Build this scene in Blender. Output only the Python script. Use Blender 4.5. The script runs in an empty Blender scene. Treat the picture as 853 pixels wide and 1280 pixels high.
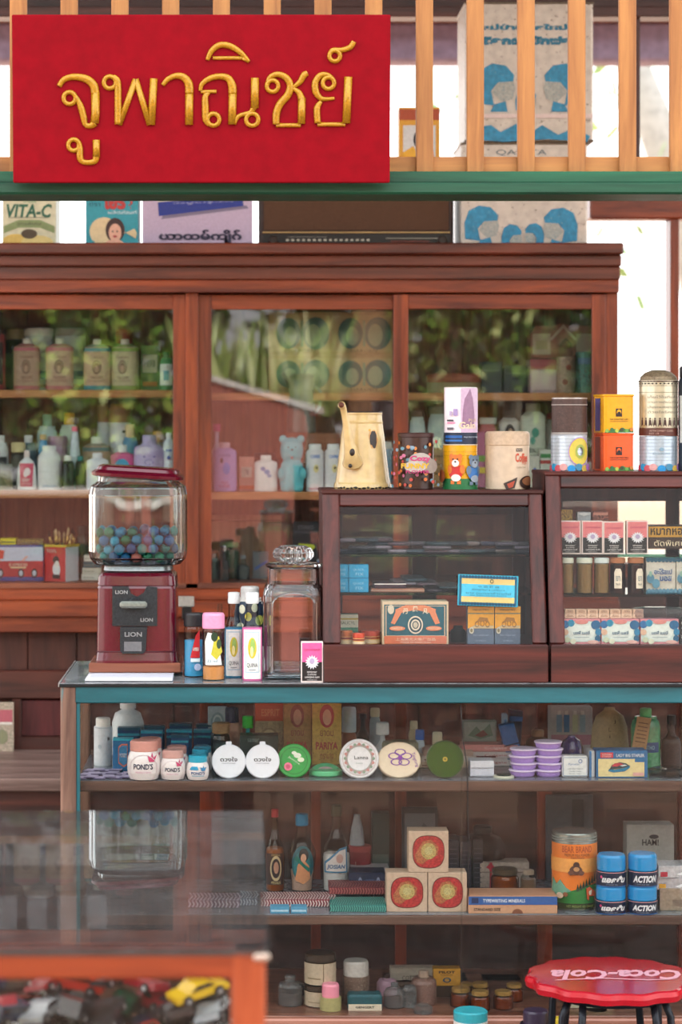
import bpy, math, random
from math import sin, cos, pi, radians
from mathutils import Matrix, Vector
from mathutils.geometry import tessellate_polygon

random.seed(7)
SC = bpy.context.scene
COL = SC.collection
# ---------------------------------------------------------------- camera, sky, sun, exposure
F, VX, HY, EYE = 2940.0, 310.0, 530.0, 1.5        # focal length and vanishing point (853x1280 frame), eye height
def wx(px, D): return (px - VX) / F * D
def wz(py, D): return EYE - (py - HY) / F * D
cam = bpy.data.cameras.new('camera'); cam_o = bpy.data.objects.new('camera', cam); COL.objects.link(cam_o)
cam.sensor_fit = 'VERTICAL'; cam.sensor_height = 36; cam.lens = F / 1280 * 36
cam.shift_x = (426.5 - VX) / 1280; cam.shift_y = -(640 - HY) / 1280
cam_o.location = (0, 0, EYE); cam_o.rotation_euler = (pi / 2, 0, 0)
cam.dof.use_dof = True; cam.dof.focus_distance = 4.55; cam.dof.aperture_fstop = 5.0
cam.clip_end = 200
SC.camera = cam_o
W = bpy.data.worlds.new('world'); SC.world = W; W.use_nodes = True
wn = W.node_tree.nodes; wl = W.node_tree.links
bg = wn['Background']
tcw = wn.new('ShaderNodeTexCoord'); sep = wn.new('ShaderNodeSeparateXYZ'); rmp = wn.new('ShaderNodeValToRGB')
wl.new(tcw.outputs['Generated'], sep.inputs[0]); wl.new(sep.outputs['Z'], rmp.inputs[0])
rmp.color_ramp.elements[0].position = 0.0; rmp.color_ramp.elements[0].color = (1.0, 0.98, 0.96, 1)
rmp.color_ramp.elements[1].position = 0.6; rmp.color_ramp.elements[1].color = (0.9, 0.95, 1.0, 1)
wl.new(rmp.outputs[0], bg.inputs[0]); bg.inputs[1].default_value = 2.0
sun = bpy.data.lights.new('sun', 'SUN'); sun.energy = 13.0; sun.angle = radians(1.5); sun.color = (1, .94, .84)
sun_o = bpy.data.objects.new('sun', sun); COL.objects.link(sun_o)
sun_o.location = (3, 8, 12)
sun_o.rotation_euler = Vector((0.3, -0.8, -0.75)).to_track_quat('-Z', 'Y').to_euler()
SC.view_settings.view_transform = 'Standard'
try: SC.view_settings.look = 'None'
except Exception: pass
SC.view_settings.gamma = 1.0; SC.view_settings.use_curve_mapping = False
SC.view_settings.exposure = 0.66
try:
    SC.cycles.use_denoising = True; SC.cycles.denoising_input_passes = 'RGB_ALBEDO'; SC.cycles.denoising_prefilter = 'ACCURATE'
    SC.cycles.max_bounces = 12; SC.cycles.transparent_max_bounces = 64
    SC.cycles.transmission_bounces = 12; SC.cycles.glossy_bounces = 5; SC.cycles.diffuse_bounces = 4
    SC.cycles.caustics_reflective = False
    SC.cycles.sample_clamp_indirect = 6
except Exception: pass

# ---------------------------------------------------------------- materials
def lin(h):
    h = h.lstrip('#')
    if len(h) == 3: h = ''.join(c * 2 for c in h)
    return tuple(((int(h[i:i + 2], 16) / 255) / 12.92 if int(h[i:i + 2], 16) / 255 <= .04045 else ((int(h[i:i + 2], 16) / 255 + .055) / 1.055) ** 2.4) for i in (0, 2, 4)) + (1,)
MC = {}
def newmat(name):
    m = bpy.data.materials.new(name); m.use_nodes = True
    return m, m.node_tree.nodes, m.node_tree.links, m.node_tree.nodes['Principled BSDF']
def mapped(n, l, scale, rot=(0, 0, 0)):
    tc = n.new('ShaderNodeTexCoord'); mp = n.new('ShaderNodeMapping')
    mp.inputs['Scale'].default_value = scale; mp.inputs['Rotation'].default_value = rot
    l.new(tc.outputs['Object'], mp.inputs[0]); return mp
def C(h, rough=.45, vary=.1, metal=0.0, scale=35, coat=0.0, spots=None, spec=.5):
    """paint, plastic, paper or metal: a base colour with a little uneven fading, optional flecks of a second colour"""
    k = ('C', h, rough, vary, metal, scale, coat, spots, spec)
    if k in MC: return MC[k]
    m, n, l, b = newmat('paint_' + h.strip('#'))
    c = lin(h)
    mp = mapped(n, l, (scale, scale, scale)); ns = n.new('ShaderNodeTexNoise'); ns.inputs['Detail'].default_value = 5
    l.new(mp.outputs[0], ns.inputs[0])
    r = n.new('ShaderNodeValToRGB'); l.new(ns.outputs[0], r.inputs[0])
    r.color_ramp.elements[0].position = .3; r.color_ramp.elements[1].position = .7
    r.color_ramp.elements[0].color = tuple(x * (1 - vary) for x in c[:3]) + (1,)
    r.color_ramp.elements[1].color = tuple(min(1, x * (1 + vary * .6)) for x in c[:3]) + (1,)
    out = r.outputs[0]
    if spots:
        ns2 = n.new('ShaderNodeTexNoise'); ns2.inputs['Detail'].default_value = 8; ns2.inputs['Roughness'].default_value = .7
        mp2 = mapped(n, l, (scale * 1.6,) * 3); l.new(mp2.outputs[0], ns2.inputs[0])
        r2 = n.new('ShaderNodeValToRGB'); l.new(ns2.outputs[0], r2.inputs[0])
        r2.color_ramp.elements[0].position = spots[1]; r2.color_ramp.elements[1].position = spots[1] + .05
        r2.color_ramp.elements[0].color = (0, 0, 0, 1); r2.color_ramp.elements[1].color = (1, 1, 1, 1)
        mx = n.new('ShaderNodeMix'); mx.data_type = 'RGBA'
        l.new(r2.outputs[0], mx.inputs[0]); l.new(out, mx.inputs[6]); mx.inputs[7].default_value = lin(spots[0]); out = mx.outputs[2]
    l.new(out, b.inputs['Base Color'])
    b.inputs['Roughness'].default_value = rough; b.inputs['Metallic'].default_value = metal; b.inputs['Specular IOR Level'].default_value = spec
    b.inputs['Coat Weight'].default_value = coat; b.inputs['Coat Roughness'].default_value = .15
    MC[k] = m; return m
def wood(h1, h2, axis='x', rough=.5, worn=None, coat=.0, grain=22):
    k = ('W', h1, h2, axis, rough, worn, grain)
    if k in MC: return MC[k]
    m, n, l, b = newmat('wood')
    s = {'x': (1.6, grain, grain), 'y': (grain, 1.6, grain), 'z': (grain, grain, 1.6)}[axis]
    mp = mapped(n, l, s); ns = n.new('ShaderNodeTexNoise'); ns.inputs['Scale'].default_value = 1.6
    ns.inputs['Detail'].default_value = 9; ns.inputs['Roughness'].default_value = .62; ns.inputs['Distortion'].default_value = .6
    l.new(mp.outputs[0], ns.inputs[0])
    r = n.new('ShaderNodeValToRGB'); l.new(ns.outputs[0], r.inputs[0])
    r.color_ramp.elements[0].position = .32; r.color_ramp.elements[0].color = lin(h1)
    r.color_ramp.elements[1].position = .68; r.color_ramp.elements[1].color = lin(h2)
    out = r.outputs[0]
    if worn:
        mp2 = mapped(n, l, tuple(x * .5 for x in s)); n2 = n.new('ShaderNodeTexNoise'); n2.inputs['Detail'].default_value = 8
        n2.inputs['Roughness'].default_value = .75; n2.inputs['Scale'].default_value = 2.2
        l.new(mp2.outputs[0], n2.inputs[0]); r2 = n.new('ShaderNodeValToRGB'); l.new(n2.outputs[0], r2.inputs[0])
        r2.color_ramp.elements[0].position = worn[1]; r2.color_ramp.elements[1].position = worn[1] + .08
        r2.color_ramp.elements[0].color = (0, 0, 0, 1); r2.color_ramp.elements[1].color = (1, 1, 1, 1)
        mx = n.new('ShaderNodeMix'); mx.data_type = 'RGBA'
        l.new(r2.outputs[0], mx.inputs[0]); l.new(out, mx.inputs[6]); mx.inputs[7].default_value = lin(worn[0]); out = mx.outputs[2]
    l.new(out, b.inputs['Base Color']); b.inputs['Roughness'].default_value = rough
    bp = n.new('ShaderNodeBump'); bp.inputs['Strength'].default_value = .18; bp.inputs['Distance'].default_value = .002
    l.new(ns.outputs[0], bp.inputs['Height']); l.new(bp.outputs[0], b.inputs['Normal'])
    b.inputs['Coat Weight'].default_value = coat; b.inputs['Coat Roughness'].default_value = .25
    MC[k] = m; return m
def thin_glass(tint='#ffffff', ior=1.5, edge=None, rough=.0, haze=0.0, boost=1.0):
    """clear sheet or bottle wall: Fresnel reflection on the outer face, straight transmission, darker at its rim"""
    k = ('G', tint, ior, edge, rough, haze, boost)
    if k in MC: return MC[k]
    m, n, l, b = newmat('glass'); n.remove(b)
    out = n['Material Output']
    tr = n.new('ShaderNodeBsdfTransparent'); gl = n.new('ShaderNodeBsdfGlossy'); gl.inputs['Roughness'].default_value = rough
    fr = n.new('ShaderNodeFresnel'); fr.inputs[0].default_value = ior
    ge = n.new('ShaderNodeNewGeometry'); inv = n.new('ShaderNodeMath'); inv.operation = 'SUBTRACT'; inv.inputs[0].default_value = 1
    l.new(ge.outputs['Backfacing'], inv.inputs[1])
    mu = n.new('ShaderNodeMath'); mu.operation = 'MULTIPLY'; l.new(fr.outputs[0], mu.inputs[0]); l.new(inv.outputs[0], mu.inputs[1])
    mb = n.new('ShaderNodeMath'); mb.operation = 'MULTIPLY'; mb.use_clamp = True; l.new(mu.outputs[0], mb.inputs[0]); mb.inputs[1].default_value = boost
    if edge:
        lw = n.new('ShaderNodeLayerWeight'); lw.inputs[0].default_value = .35
        mx = n.new('ShaderNodeMix'); mx.data_type = 'RGBA'; l.new(lw.outputs['Facing'], mx.inputs[0])
        mx.inputs[6].default_value = lin(tint); mx.inputs[7].default_value = lin(edge); l.new(mx.outputs[2], tr.inputs[0])
    else: tr.inputs[0].default_value = lin(tint)
    ms = n.new('ShaderNodeMixShader'); l.new(mb.outputs[0], ms.inputs[0]); l.new(tr.outputs[0], ms.inputs[1]); l.new(gl.outputs[0], ms.inputs[2])
    last = ms
    if haze:                                                      # dust and smears on the sheet; on the case top also painted reflection
        df = n.new('ShaderNodeBsdfDiffuse'); df.inputs[0].default_value = (.75, .75, .76, 1)
        mp = mapped(n, l, (5, 5, 9)); ns = n.new('ShaderNodeTexNoise'); ns.inputs['Detail'].default_value = 8; ns.inputs['Roughness'].default_value = .7
        l.new(mp.outputs[0], ns.inputs[0]); mr = n.new('ShaderNodeMapRange'); l.new(ns.outputs[0], mr.inputs[0])
        mr.inputs[1].default_value = .35; mr.inputs[2].default_value = .8; mr.inputs[3].default_value = haze * .25; mr.inputs[4].default_value = haze * 1.6
        m2 = n.new('ShaderNodeMixShader'); l.new(mr.outputs[0], m2.inputs[0]); l.new(ms.outputs[0], m2.inputs[1]); l.new(df.outputs[0], m2.inputs[2]); last = m2
    l.new(last.outputs[0], out.inputs[0]); MC[k] = m; return m
def real_glass(tint='#f4fbff', rough=0.0):
    k = ('RG', tint, rough)
    if k in MC: return MC[k]
    m, n, l, b = newmat('thick_glass')
    b.inputs['Transmission Weight'].default_value = 1; b.inputs['Roughness'].default_value = rough; b.inputs['IOR'].default_value = 1.45
    b.inputs['Base Color'].default_value = lin(tint)
    MC[k] = m; return m
def sprig(hA, hB, rough=.5):
    return C(hA, rough, .35, spots=(hB, .55), scale=20)

# ---------------------------------------------------------------- mesh building
TXT = {}
def text_geo(s, bold=0.0, shear=0.0):
    k = (s, bold, shear)
    if k not in TXT:
        c = bpy.data.curves.new('lettering', 'FONT'); c.body = s; c.size = 1; c.resolution_u = 2; c.offset = bold; c.shear = shear
        o = bpy.data.objects.new('lettering', c); COL.objects.link(o)
        dg = bpy.context.evaluated_depsgraph_get(); me = bpy.data.meshes.new_from_object(o.evaluated_get(dg))
        vs = [(v.co.x, v.co.y) for v in me.vertices]; fs = [tuple(p.vertices) for p in me.polygons]
        if fs and sum(p.normal.z * p.area for p in me.polygons) < 0: fs = [f[::-1] for f in fs]
        bpy.data.objects.remove(o); bpy.data.curves.remove(c); bpy.data.meshes.remove(me)
        xs = [v[0] for v in vs] or [0, 1]; ys = [v[1] for v in vs] or [0, 1]
        x0, x1, y0, y1 = min(xs), max(xs), min(ys), max(ys)
        TXT[k] = ([((x - x0) / max(1e-6, x1 - x0) - .5, (y - y0) / max(1e-6, y1 - y0) - .5) for x, y in vs], fs)
    return TXT[k]
class MB:
    def __init__(s): s.v = []; s.f = []; s.mi = []; s.sm = []; s.mats = []; s.T = None
    def add(s, vs, fs, mat, smooth=False):
        b = len(s.v)
        if s.T is not None: vs = [tuple(s.T @ Vector(v)) for v in vs]
        s.v += vs
        if mat not in s.mats: s.mats.append(mat)
        k = s.mats.index(mat)
        s.f += [tuple(i + b for i in f) for f in fs]; s.mi += [k] * len(fs); s.sm += [smooth] * len(fs)
        return s
    def box(s, x, y, z, w, d, h, mat, bev=None):                  # centred on x, y; z is its underside
        b = min(w, d, h) * .08 if bev is None else bev
        b = min(b, min(w, d, h) * .45)
        vs = []; idx = {}
        for sx in (-1, 1):
            for sy in (-1, 1):
                for sz in (-1, 1):
                    for a in range(3):
                        p = [sx * (w / 2), sy * (d / 2), sz * (h / 2)]
                        for q in range(3):
                            if q != a: p[q] -= (sx, sy, sz)[q] * b
                        idx[sx, sy, sz, a] = len(vs); vs.append((x + p[0], y + p[1], z + h / 2 + p[2]))
        fs = []
        for a in range(3):
            o1, o2 = (a + 1) % 3, (a + 2) % 3
            for sa in (-1, 1):
                q = []
                for s1, s2 in ((-1, -1), (1, -1), (1, 1), (-1, 1)):
                    k = [0, 0, 0]; k[a] = sa; k[o1] = s1; k[o2] = s2; q.append(idx[k[0], k[1], k[2], a])
                fs.append(tuple(q if sa > 0 else q[::-1]))
            for s1 in (-1, 1):
                for s2 in (-1, 1):
                    ka = [0, 0, 0]; kb = [0, 0, 0]; ka[a] = -1; kb[a] = 1
                    for k in (ka, kb): k[o1] = s1; k[o2] = s2
                    q = [idx[ka[0], ka[1], ka[2], o1], idx[kb[0], kb[1], kb[2], o1], idx[kb[0], kb[1], kb[2], o2], idx[ka[0], ka[1], ka[2], o2]]
                    fs.append(tuple(q if s1 * s2 < 0 else q[::-1]))
        for sx in (-1, 1):
            for sy in (-1, 1):
                for sz in (-1, 1):
                    q = [idx[sx, sy, sz, 0], idx[sx, sy, sz, 1], idx[sx, sy, sz, 2]]
                    fs.append(tuple(q if sx * sy * sz > 0 else q[::-1]))
        return s.add(vs, fs, mat)
    def bar(s, x0, x1, y0, y1, z0, z1, mat, bev=None):
        return s.box((x0 + x1) / 2, (y0 + y1) / 2, z0, abs(x1 - x0), abs(y1 - y0), z1 - z0, mat, bev)
    def loft(s, sec, mat, n=28, p=2.0, ry=1.0, x=0, y=0, z=0, smooth=True, rib=None, bot=True, top=True, mats=None, inward=False):
        """stacked superellipse rings; sec is a list of (radius, height); ry is depth over width"""
        vs = []; 
        for r, h in sec:
            rr = max(r, 1e-5)
            for i in range(n):
                a = 2 * pi * i / n; c, q = cos(a), sin(a); k = rr
                if rib: k *= 1 + rib[1] * (cos(rib[0] * a))
                vs.append((x + k * math.copysign(abs(c) ** (2 / p), c), y + k * ry * math.copysign(abs(q) ** (2 / p), q), z + h))
        if mats is None: mats = [mat] * (len(sec) - 1)
        for j in range(len(sec) - 1):
            fs = []
            for i in range(n):
                a, b_ = i, (i + 1) % n
                q = (a, b_, n + b_, n + a); fs.append(q[::-1] if inward else q)
            s.add(vs[j * n:(j + 2) * n], fs, mats[j], smooth)
        if bot: s.add(vs[:n], [tuple(range(n))[::-1]], mats[0], False)
        if top: s.add(vs[-n:], [tuple(range(n))], mats[-1], False)
        return s
    def tube(s, pts, r, mat, n=8, flat=1.0, closed=False):
        """round rod along pts; r a number or one per point; flat squashes it along y"""
        P = [Vector(q) for q in pts]; m = len(P); R = r if isinstance(r, (list, tuple)) else [r] * m
        up = Vector((0, 1, 0)); vs = []
        for i in range(m):
            if closed: t = (P[(i + 1) % m] - P[i - 1])
            else: t = P[min(i + 1, m - 1)] - P[max(i - 1, 0)]
            t = t.normalized() if t.length > 1e-9 else Vector((0, 0, 1))
            u = up if abs(t.dot(up)) < .95 else Vector((1, 0, 0))
            a = t.cross(u).normalized(); b = a.cross(t).normalized()
            for k in range(n):
                g = 2 * pi * k / n + pi / n
                vs.append(tuple(P[i] + a * (R[i] * cos(g)) + b * (R[i] * sin(g) * flat)))
        fs = []
        for i in range(m if closed else m - 1):
            for k in range(n):
                a0 = i * n + k; a1 = i * n + (k + 1) % n; b0 = ((i + 1) % m) * n + k; b1 = ((i + 1) % m) * n + (k + 1) % n
                fs.append((a0, b0, b1, a1))
        if not closed: fs += [tuple(range(n)), tuple((m - 1) * n + k for k in range(n))[::-1]]
        return s.add(vs, fs, mat, True)
    def ball(s, x, y, z, r, mat, ry=1.0, rz=1.0, n=16):
        sec = [(r * sin(pi * j / 10), -r * rz * cos(pi * j / 10)) for j in range(11)]
        return s.loft(sec, mat, n=n, ry=ry, x=x, y=y, z=z, bot=False, top=False)
    # printing on a surface: surf(u, v, lift) -> point
    def p_rect(s, surf, u0, v0, u1, v1, mat, lift, nu=None):
        fl = getattr(surf, 'flat', False)
        nu = nu or (1 if fl else max(1, min(36, int(abs(u1 - u0) / .003)))); nv = 1 if fl else max(1, min(16, int(abs(v1 - v0) / .005)))
        vs = []; fs = []
        for j in range(nv + 1):
            for i in range(nu + 1): vs.append(surf(u0 + (u1 - u0) * i / nu, v0 + (v1 - v0) * j / nv, lift))
        for j in range(nv):
            for i in range(nu): q = j * (nu + 1) + i; fs.append((q, q + 1, q + nu + 2, q + nu + 1))
        return s.add(vs, fs, mat)
    def p_tris(s, surf, tris, mat, lift, lim=.005):
        if getattr(surf, 'flat', False): lim = 9
        vs = []; fs = []; st = list(tris)
        while st:
            A_, B_, C_ = st.pop(); L = [((B_[0] - A_[0]) ** 2 + (B_[1] - A_[1]) ** 2), ((C_[0] - B_[0]) ** 2 + (C_[1] - B_[1]) ** 2), ((A_[0] - C_[0]) ** 2 + (A_[1] - C_[1]) ** 2)]
            k = L.index(max(L))
            if L[k] > lim * lim and len(vs) < 60000:
                P_ = (A_, B_, C_); p, q, r = P_[k], P_[(k + 1) % 3], P_[(k + 2) % 3]; m_ = ((p[0] + q[0]) / 2, (p[1] + q[1]) / 2)
                st += [(p, m_, r), (m_, q, r)]
            else:
                n0 = len(vs); vs += [surf(x[0], x[1], lift) for x in (A_, B_, C_)]; fs.append((n0, n0 + 1, n0 + 2))
        return s.add(vs, fs, mat)
    def p_disc(s, surf, u, v, ru, rv, mat, lift, n=20, hole=0):
        vs = []; fs = []; R = (hole, 1) if hole else ((0, 1) if getattr(surf, 'flat', False) else (0, .3, .6, 1))
        for q in R:
            for i in range(n): vs.append(surf(u + ru * q * cos(2 * pi * i / n), v + rv * q * sin(2 * pi * i / n), lift))
        for j in range(len(R) - 1):
            for i in range(n): fs.append((j * n + i, (j + 1) * n + i, (j + 1) * n + (i + 1) % n, j * n + (i + 1) % n))
        return s.add(vs, fs, mat)
    def p_poly(s, surf, pts, mat, lift):
        tris = tessellate_polygon([[Vector((a, b, 0)) for a, b in pts]]); out = []
        for t in tris:
            (ax, ay), (bx, by), (cx, cy) = T = tuple(pts[i] for i in t)
            out.append(T if (bx - ax) * (cy - ay) - (cx - ax) * (by - ay) > 0 else T[::-1])
        return s.p_tris(surf, out, mat, lift)
    def p_text(s, surf, txt, u, v, w, h, mat, lift, bold=0.0, shear=0.0, flip=False, rot=0.0):
        g, fs = text_geo(txt, bold, shear); cr, sr = cos(rot), sin(rot)
        vs = []
        for a, b in g:
            if flip: a, b = -a, -b
            a, b = a * w, b * h; vs.append((u + a * cr - b * sr, v + a * sr + b * cr))
        if getattr(surf, 'flat', False): return s.add([surf(p, q, lift) for p, q in vs], fs, mat)
        tr = []
        for f in fs:
            for k in range(1, len(f) - 1): tr.append((vs[f[0]], vs[f[k]], vs[f[k + 1]]))
        return s.p_tris(surf, tr, mat, lift, .004)
    def obj(s, name, parent=None, loc=None):
        me = bpy.data.meshes.new(name); me.from_pydata(s.v, [], s.f); me.materials.clear()
        for m in s.mats: me.materials.append(m)
        me.polygons.foreach_set('material_index', s.mi); me.polygons.foreach_set('use_smooth', s.sm); me.update()
        o = bpy.data.objects.new(name, me); COL.objects.link(o)
        if parent: o.parent = parent
        if loc: o.location = loc
        return o
def flat(y=0.0):
    f = lambda u, v, e: (u, y - e, v)
    f.flat = True; return f
def cyl(r, off=0.0): return lambda u, v, e: ((r + e) * sin(u / r + off), -(r + e) * cos(u / r + off), v)
def oval(rx, ry, p):
    def f(u, v, e):
        k = min(.999, abs(u / rx)); return (u, -ry * (1 - k ** p) ** (1 / p) - e * 1.5, v)
    return f
def draw(mb, surf, hw, h, spec, z0=0.0, lift=.0004):
    """spec in fractions: u from -1 to 1 across the half width, v from 0 to 1 up the height"""
    for k, it in enumerate(spec):
        e = lift * (1 + k * .6); t = it[0]
        if t == 'r': mb.p_rect(surf, it[1] * hw, z0 + it[2] * h, it[3] * hw, z0 + it[4] * h, mat_of(it[5]), e)
        elif t == 'd': mb.p_disc(surf, it[1] * hw, z0 + it[2] * h, it[3] * hw, it[4] * h, mat_of(it[5]), e)
        elif t == 'o': mb.p_disc(surf, it[1] * hw, z0 + it[2] * h, it[3] * hw, it[4] * h, mat_of(it[5]), e, hole=it[6])
        elif t == 'p': mb.p_poly(surf, [(a * hw, z0 + b * h) for a, b in it[1]], mat_of(it[2]), e)
        elif t == 't':
            kw = it[7] if len(it) > 7 else {}
            mb.p_text(surf, it[1], it[2] * hw, z0 + it[3] * h, it[4] * hw, it[5] * h, mat_of(it[6]), e, **kw)
def mat_of(m): return C(m) if isinstance(m, str) else m

# ---------------------------------------------------------------- things
def tag(o, label, cat, group=None, kind=None):
    o['label'] = label; o['category'] = cat
    if group: o['group'] = group
    if kind: o['kind'] = kind
    return o
def thing(name, label, cat, loc=(0, 0, 0), rz=0.0, group=None, tilt=0.0, roll=0.0):
    o = bpy.data.objects.new(name, None); COL.objects.link(o); o.empty_display_size = .05
    o.location = loc; o.rotation_euler = (tilt, roll, rz); tag(o, label, cat, group); return o
def struct(name, mb, loc=None, parent=None):
    o = mb.obj(name, parent, loc)
    if not parent: o['kind'] = 'structure'
    return o
def dup(root, loc, label=None, group=None, rot=None):
    r = root.copy(); COL.objects.link(r); r.location = loc
    if rot is not None: r.rotation_euler = rot
    if label: r['label'] = label
    if group: r['group'] = group
    for ch in list(root.children):
        c = ch.copy(); COL.objects.link(c); c.parent = r
        for g in list(ch.children):
            d = g.copy(); COL.objects.link(d); d.parent = c
    return r
PROF = {  # (radius, height) as fractions of half width and body height
 'can': [(.97, 0), (1, .012), (1, .985), (.97, 1)],
 'talc': [(.93, 0), (1, .02), (1, .84), (.95, .93), (.6, .98), (.42, 1)],
 'jar': [(.7, 0), (.86, .03), (.98, .25), (1, .5), (.97, .75), (.86, .93), (.8, 1)],
 'sjar': [(.95, 0), (1, .03), (1, .8), (.9, .92), (.75, .96), (.75, 1)],
 'flask': [(.95, 0), (1, .02), (1, .55), (.9, .64), (.5, .72), (.34, .8), (.31, 1)],
 'wine': [(.9, 0), (.95, .02), (1, .45), (.93, .56), (.55, .7), (.33, .82), (.28, 1)],
 'lady': [(.7, 0), (.74, .02), (.8, .2), (1, .5), (.98, .6), (.7, .74), (.42, .82), (.34, 1)],
 'lotion': [(.8, 0), (.95, .03), (1, .2), (.9, .65), (.7, .85), (.3, .95), (.26, 1)],
 'tube': [(.97, 0), (1, .01), (1, .94), (.9, .98), (.8, 1)],
 'round': [(.9, 0), (1, .06), (1, .7), (.8, .9), (.4, .97), (.36, 1)],
 'cone': [(1, 0), (1, .04), (.8, .5), (.45, .9), (.4, 1)],
}
def B(name, label, cat, p0, p1, yt, D, z0, body, cap=None, prof='talc', capf=(.4, .86), lab=None, ry=1.0, p=2.0, rz=0.0, group=None,
      capname='cap', rib=None, fill=None, labband=None, crib=None, tilt=0.0, bands=None, n=28):
    """bottle, jar or can seen between p0 and p1 with its top at yt, at distance D, standing at height z0"""
    x = wx((p0 + p1) / 2, D); hw = (p1 - p0) / 2 / F * D; H = wz(yt, D) - z0
    t = thing(name, label, cat, (x, D, z0), rz, group, tilt)
    bh = H * (capf[1] if cap else 1.0)
    sec = [(r * hw, z * bh) for r, z in PROF[prof]]
    mb = MB()
    mb.loft(sec, mat_of(body), n=n, ry=ry, p=p, rib=rib)
    if bands:                                                    # painted bands (v0, v1, colour), fractions of body height
        for v0, v1, c in bands:
            R = lambda v: max(r_at(sec, v * bh), 1e-4) + .0004
            mb.loft([(R(v0 + (v1 - v0) * i / 4), (v0 + (v1 - v0) * i / 4) * bh) for i in range(5)], mat_of(c), n=n, ry=ry, p=p, bot=False, top=False)
    mb.obj('body', t)
    if fill:
        fm = MB(); fm.loft([(r * hw * .93, max(.002, z * bh)) for r, z in PROF[prof] if z <= fill[1]] + [(r_at([(r * .93, z) for r, z in PROF[prof]], fill[1]) * hw, fill[1] * bh)], mat_of(fill[0]), n=20, ry=ry, p=p)
        fm.obj('contents', t)
    if cap:
        cm = MB(); r = capf[0] * hw; z0c, z1c = bh - H * .01, H
        cm.loft([(r * .97, z0c), (r, z0c + (z1c - z0c) * .06), (r, z0c + (z1c - z0c) * .85), (r * .9, z1c)], mat_of(cap), n=28 if not crib else 72, ry=(ry if capf[0] > .75 else 1), p=(p if capf[0] > .75 else 2), rib=crib)
        cm.obj(capname, t)
    if lab:
        lm = MB(); hwl = hw
        R0 = r_at(sec, .4 * bh)
        if p == 2.0 and ry == 1.0 and prof not in ('jar', 'lady', 'lotion', 'cone'): surf = cyl(R0 + .0003)
        else:
            def surf(u, v, e, sec=sec, ry=ry, p=p):
                rr = r_at(sec, v) + .0004; k = min(.985, abs(u / rr)); u2 = math.copysign(k * rr, u)
                return (u2, -rr * ry * (1 - k ** p) ** (1 / p) - e * 1.4, v)
        sp = []
        draw(lm, surf, hwl, bh, lab); lm.obj('label', t)
    return t
def r_at(sec, z):
    for (r0, z0), (r1, z1) in zip(sec, sec[1:]):
        if z0 <= z <= z1: return r0 + (r1 - r0) * ((z - z0) / max(1e-9, z1 - z0))
    return sec[-1][0] if z > sec[-1][1] else sec[0][0]
def K(name, label, cat, p0, p1, yt, D, z0, mat, dep=.05, spec=None, rz=0.0, group=None, tilt=0.0, roll=0.0, top=None, bev=.0008, z1=None, flap=None):
    """carton or box whose front face spans p0..p1 with its top at yt, front at distance D"""
    x = wx((p0 + p1) / 2, D); hw = (p1 - p0) / 2 / F * D; H = (wz(yt, D) if z1 is None else z1) - z0
    t = thing(name, label, cat, (x, D + dep / 2, z0), rz, group, tilt, roll)
    mb = MB(); mb.box(0, 0, 0, hw * 2, dep, H, mat_of(mat), bev)
    if spec: draw(mb, flat(-dep / 2), hw, H, spec)
    mb.obj('box', t)
    if top:
        tm = MB(); tm.box(0, 0, H, hw * 2 * top[2] if len(top) > 2 else hw * 2.02, dep * (top[2] if len(top) > 2 else 1.02), top[1], mat_of(top[0]), .0008); tm.obj('lid', t)
    return t
# a portrait seen as simple blocks of hair, face and shoulders (plain stand-in)
def head(u, v, r, rv, hair, skin, cloth=None):
    out = []
    if cloth: out.append(('p', [(u - r * 1.2, v - rv * 1.7), (u + r * 1.2, v - rv * 1.7), (u + r * .7, v - rv * .8), (u - r * .7, v - rv * .8)], cloth))
    out += [('d', u, v + rv * .15, r, rv, hair), ('d', u + r * .1, v - rv * .15, r * .62, rv * .75, skin)]
    return out

# ================================================================ the room and its surroundings
RED1, RED2 = '#4a1a0e', '#94422200'[:7], 
wood_or = lambda ax: wood('#561c0a', '#a2481e', ax, .42, coat=.25)              # orange-brown varnished teak
wood_cor = lambda ax: wood('#3a170d', '#7a3a24', ax, .4, coat=.2, worn=('#b88a6c', .66))
wood_dk = lambda ax: wood('#2a120c', '#5e2c20', ax, .45, coat=.2)
wood_mah = lambda ax: wood('#260b08', '#5c221a', ax, .5, coat=.08, grain=30)   # mahogany table cabinets
wood_lt = lambda ax: wood('#9a5c34', '#cf8e58', ax, .5)                          # shelf edges
wood_brd = lambda ax: wood('#4e2216', '#96573a', ax, .55)
m = MB(); m.bar(-2.1, 2.4, 1.0, 6.6, -.05, 0, C('#6b6460', .6, .25, scale=3)); struct('floor', m)
m = MB(); m.bar(-2.2, 2.5, 4.3, 9.0, 3.4, 3.46, wood_dk('x')); struct('ceiling', m)  # unseen; cut back for skylight, run out behind to block the sun
m = MB()
for x0, x1, z0, z1 in ((-2.1, 2.4, 0, 1.08), (-2.1, 2.4, 2.632, 3.4), (-2.1, -1.5, 1.08, 2.632), (1.9, 2.4, 1.08, 2.632)):
    m.bar(x0, x1, 6.5, 6.6, z0, z1, wood_dk('x'))
struct('wall_back', m)
for nm, xa in (('wall_left', -2.2), ('wall_right', 2.4)):          # unseen low side walls, left open above for extra daylight, posts and header
    m = MB(); wm = wood('#8a6a4c', '#b89a78', 'y', .6); m.bar(xa, xa + .1, 4.3, 6.6, 0, .8, wm); m.bar(xa, xa + .1, 4.3, 6.6, 3.1, 3.4, wm)
    m.bar(xa, xa + .1, 4.3, 4.42, .8, 3.1, wm); m.bar(xa, xa + .1, 6.48, 6.6, .8, 3.1, wm); struct(nm, m)
m = MB()
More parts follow.
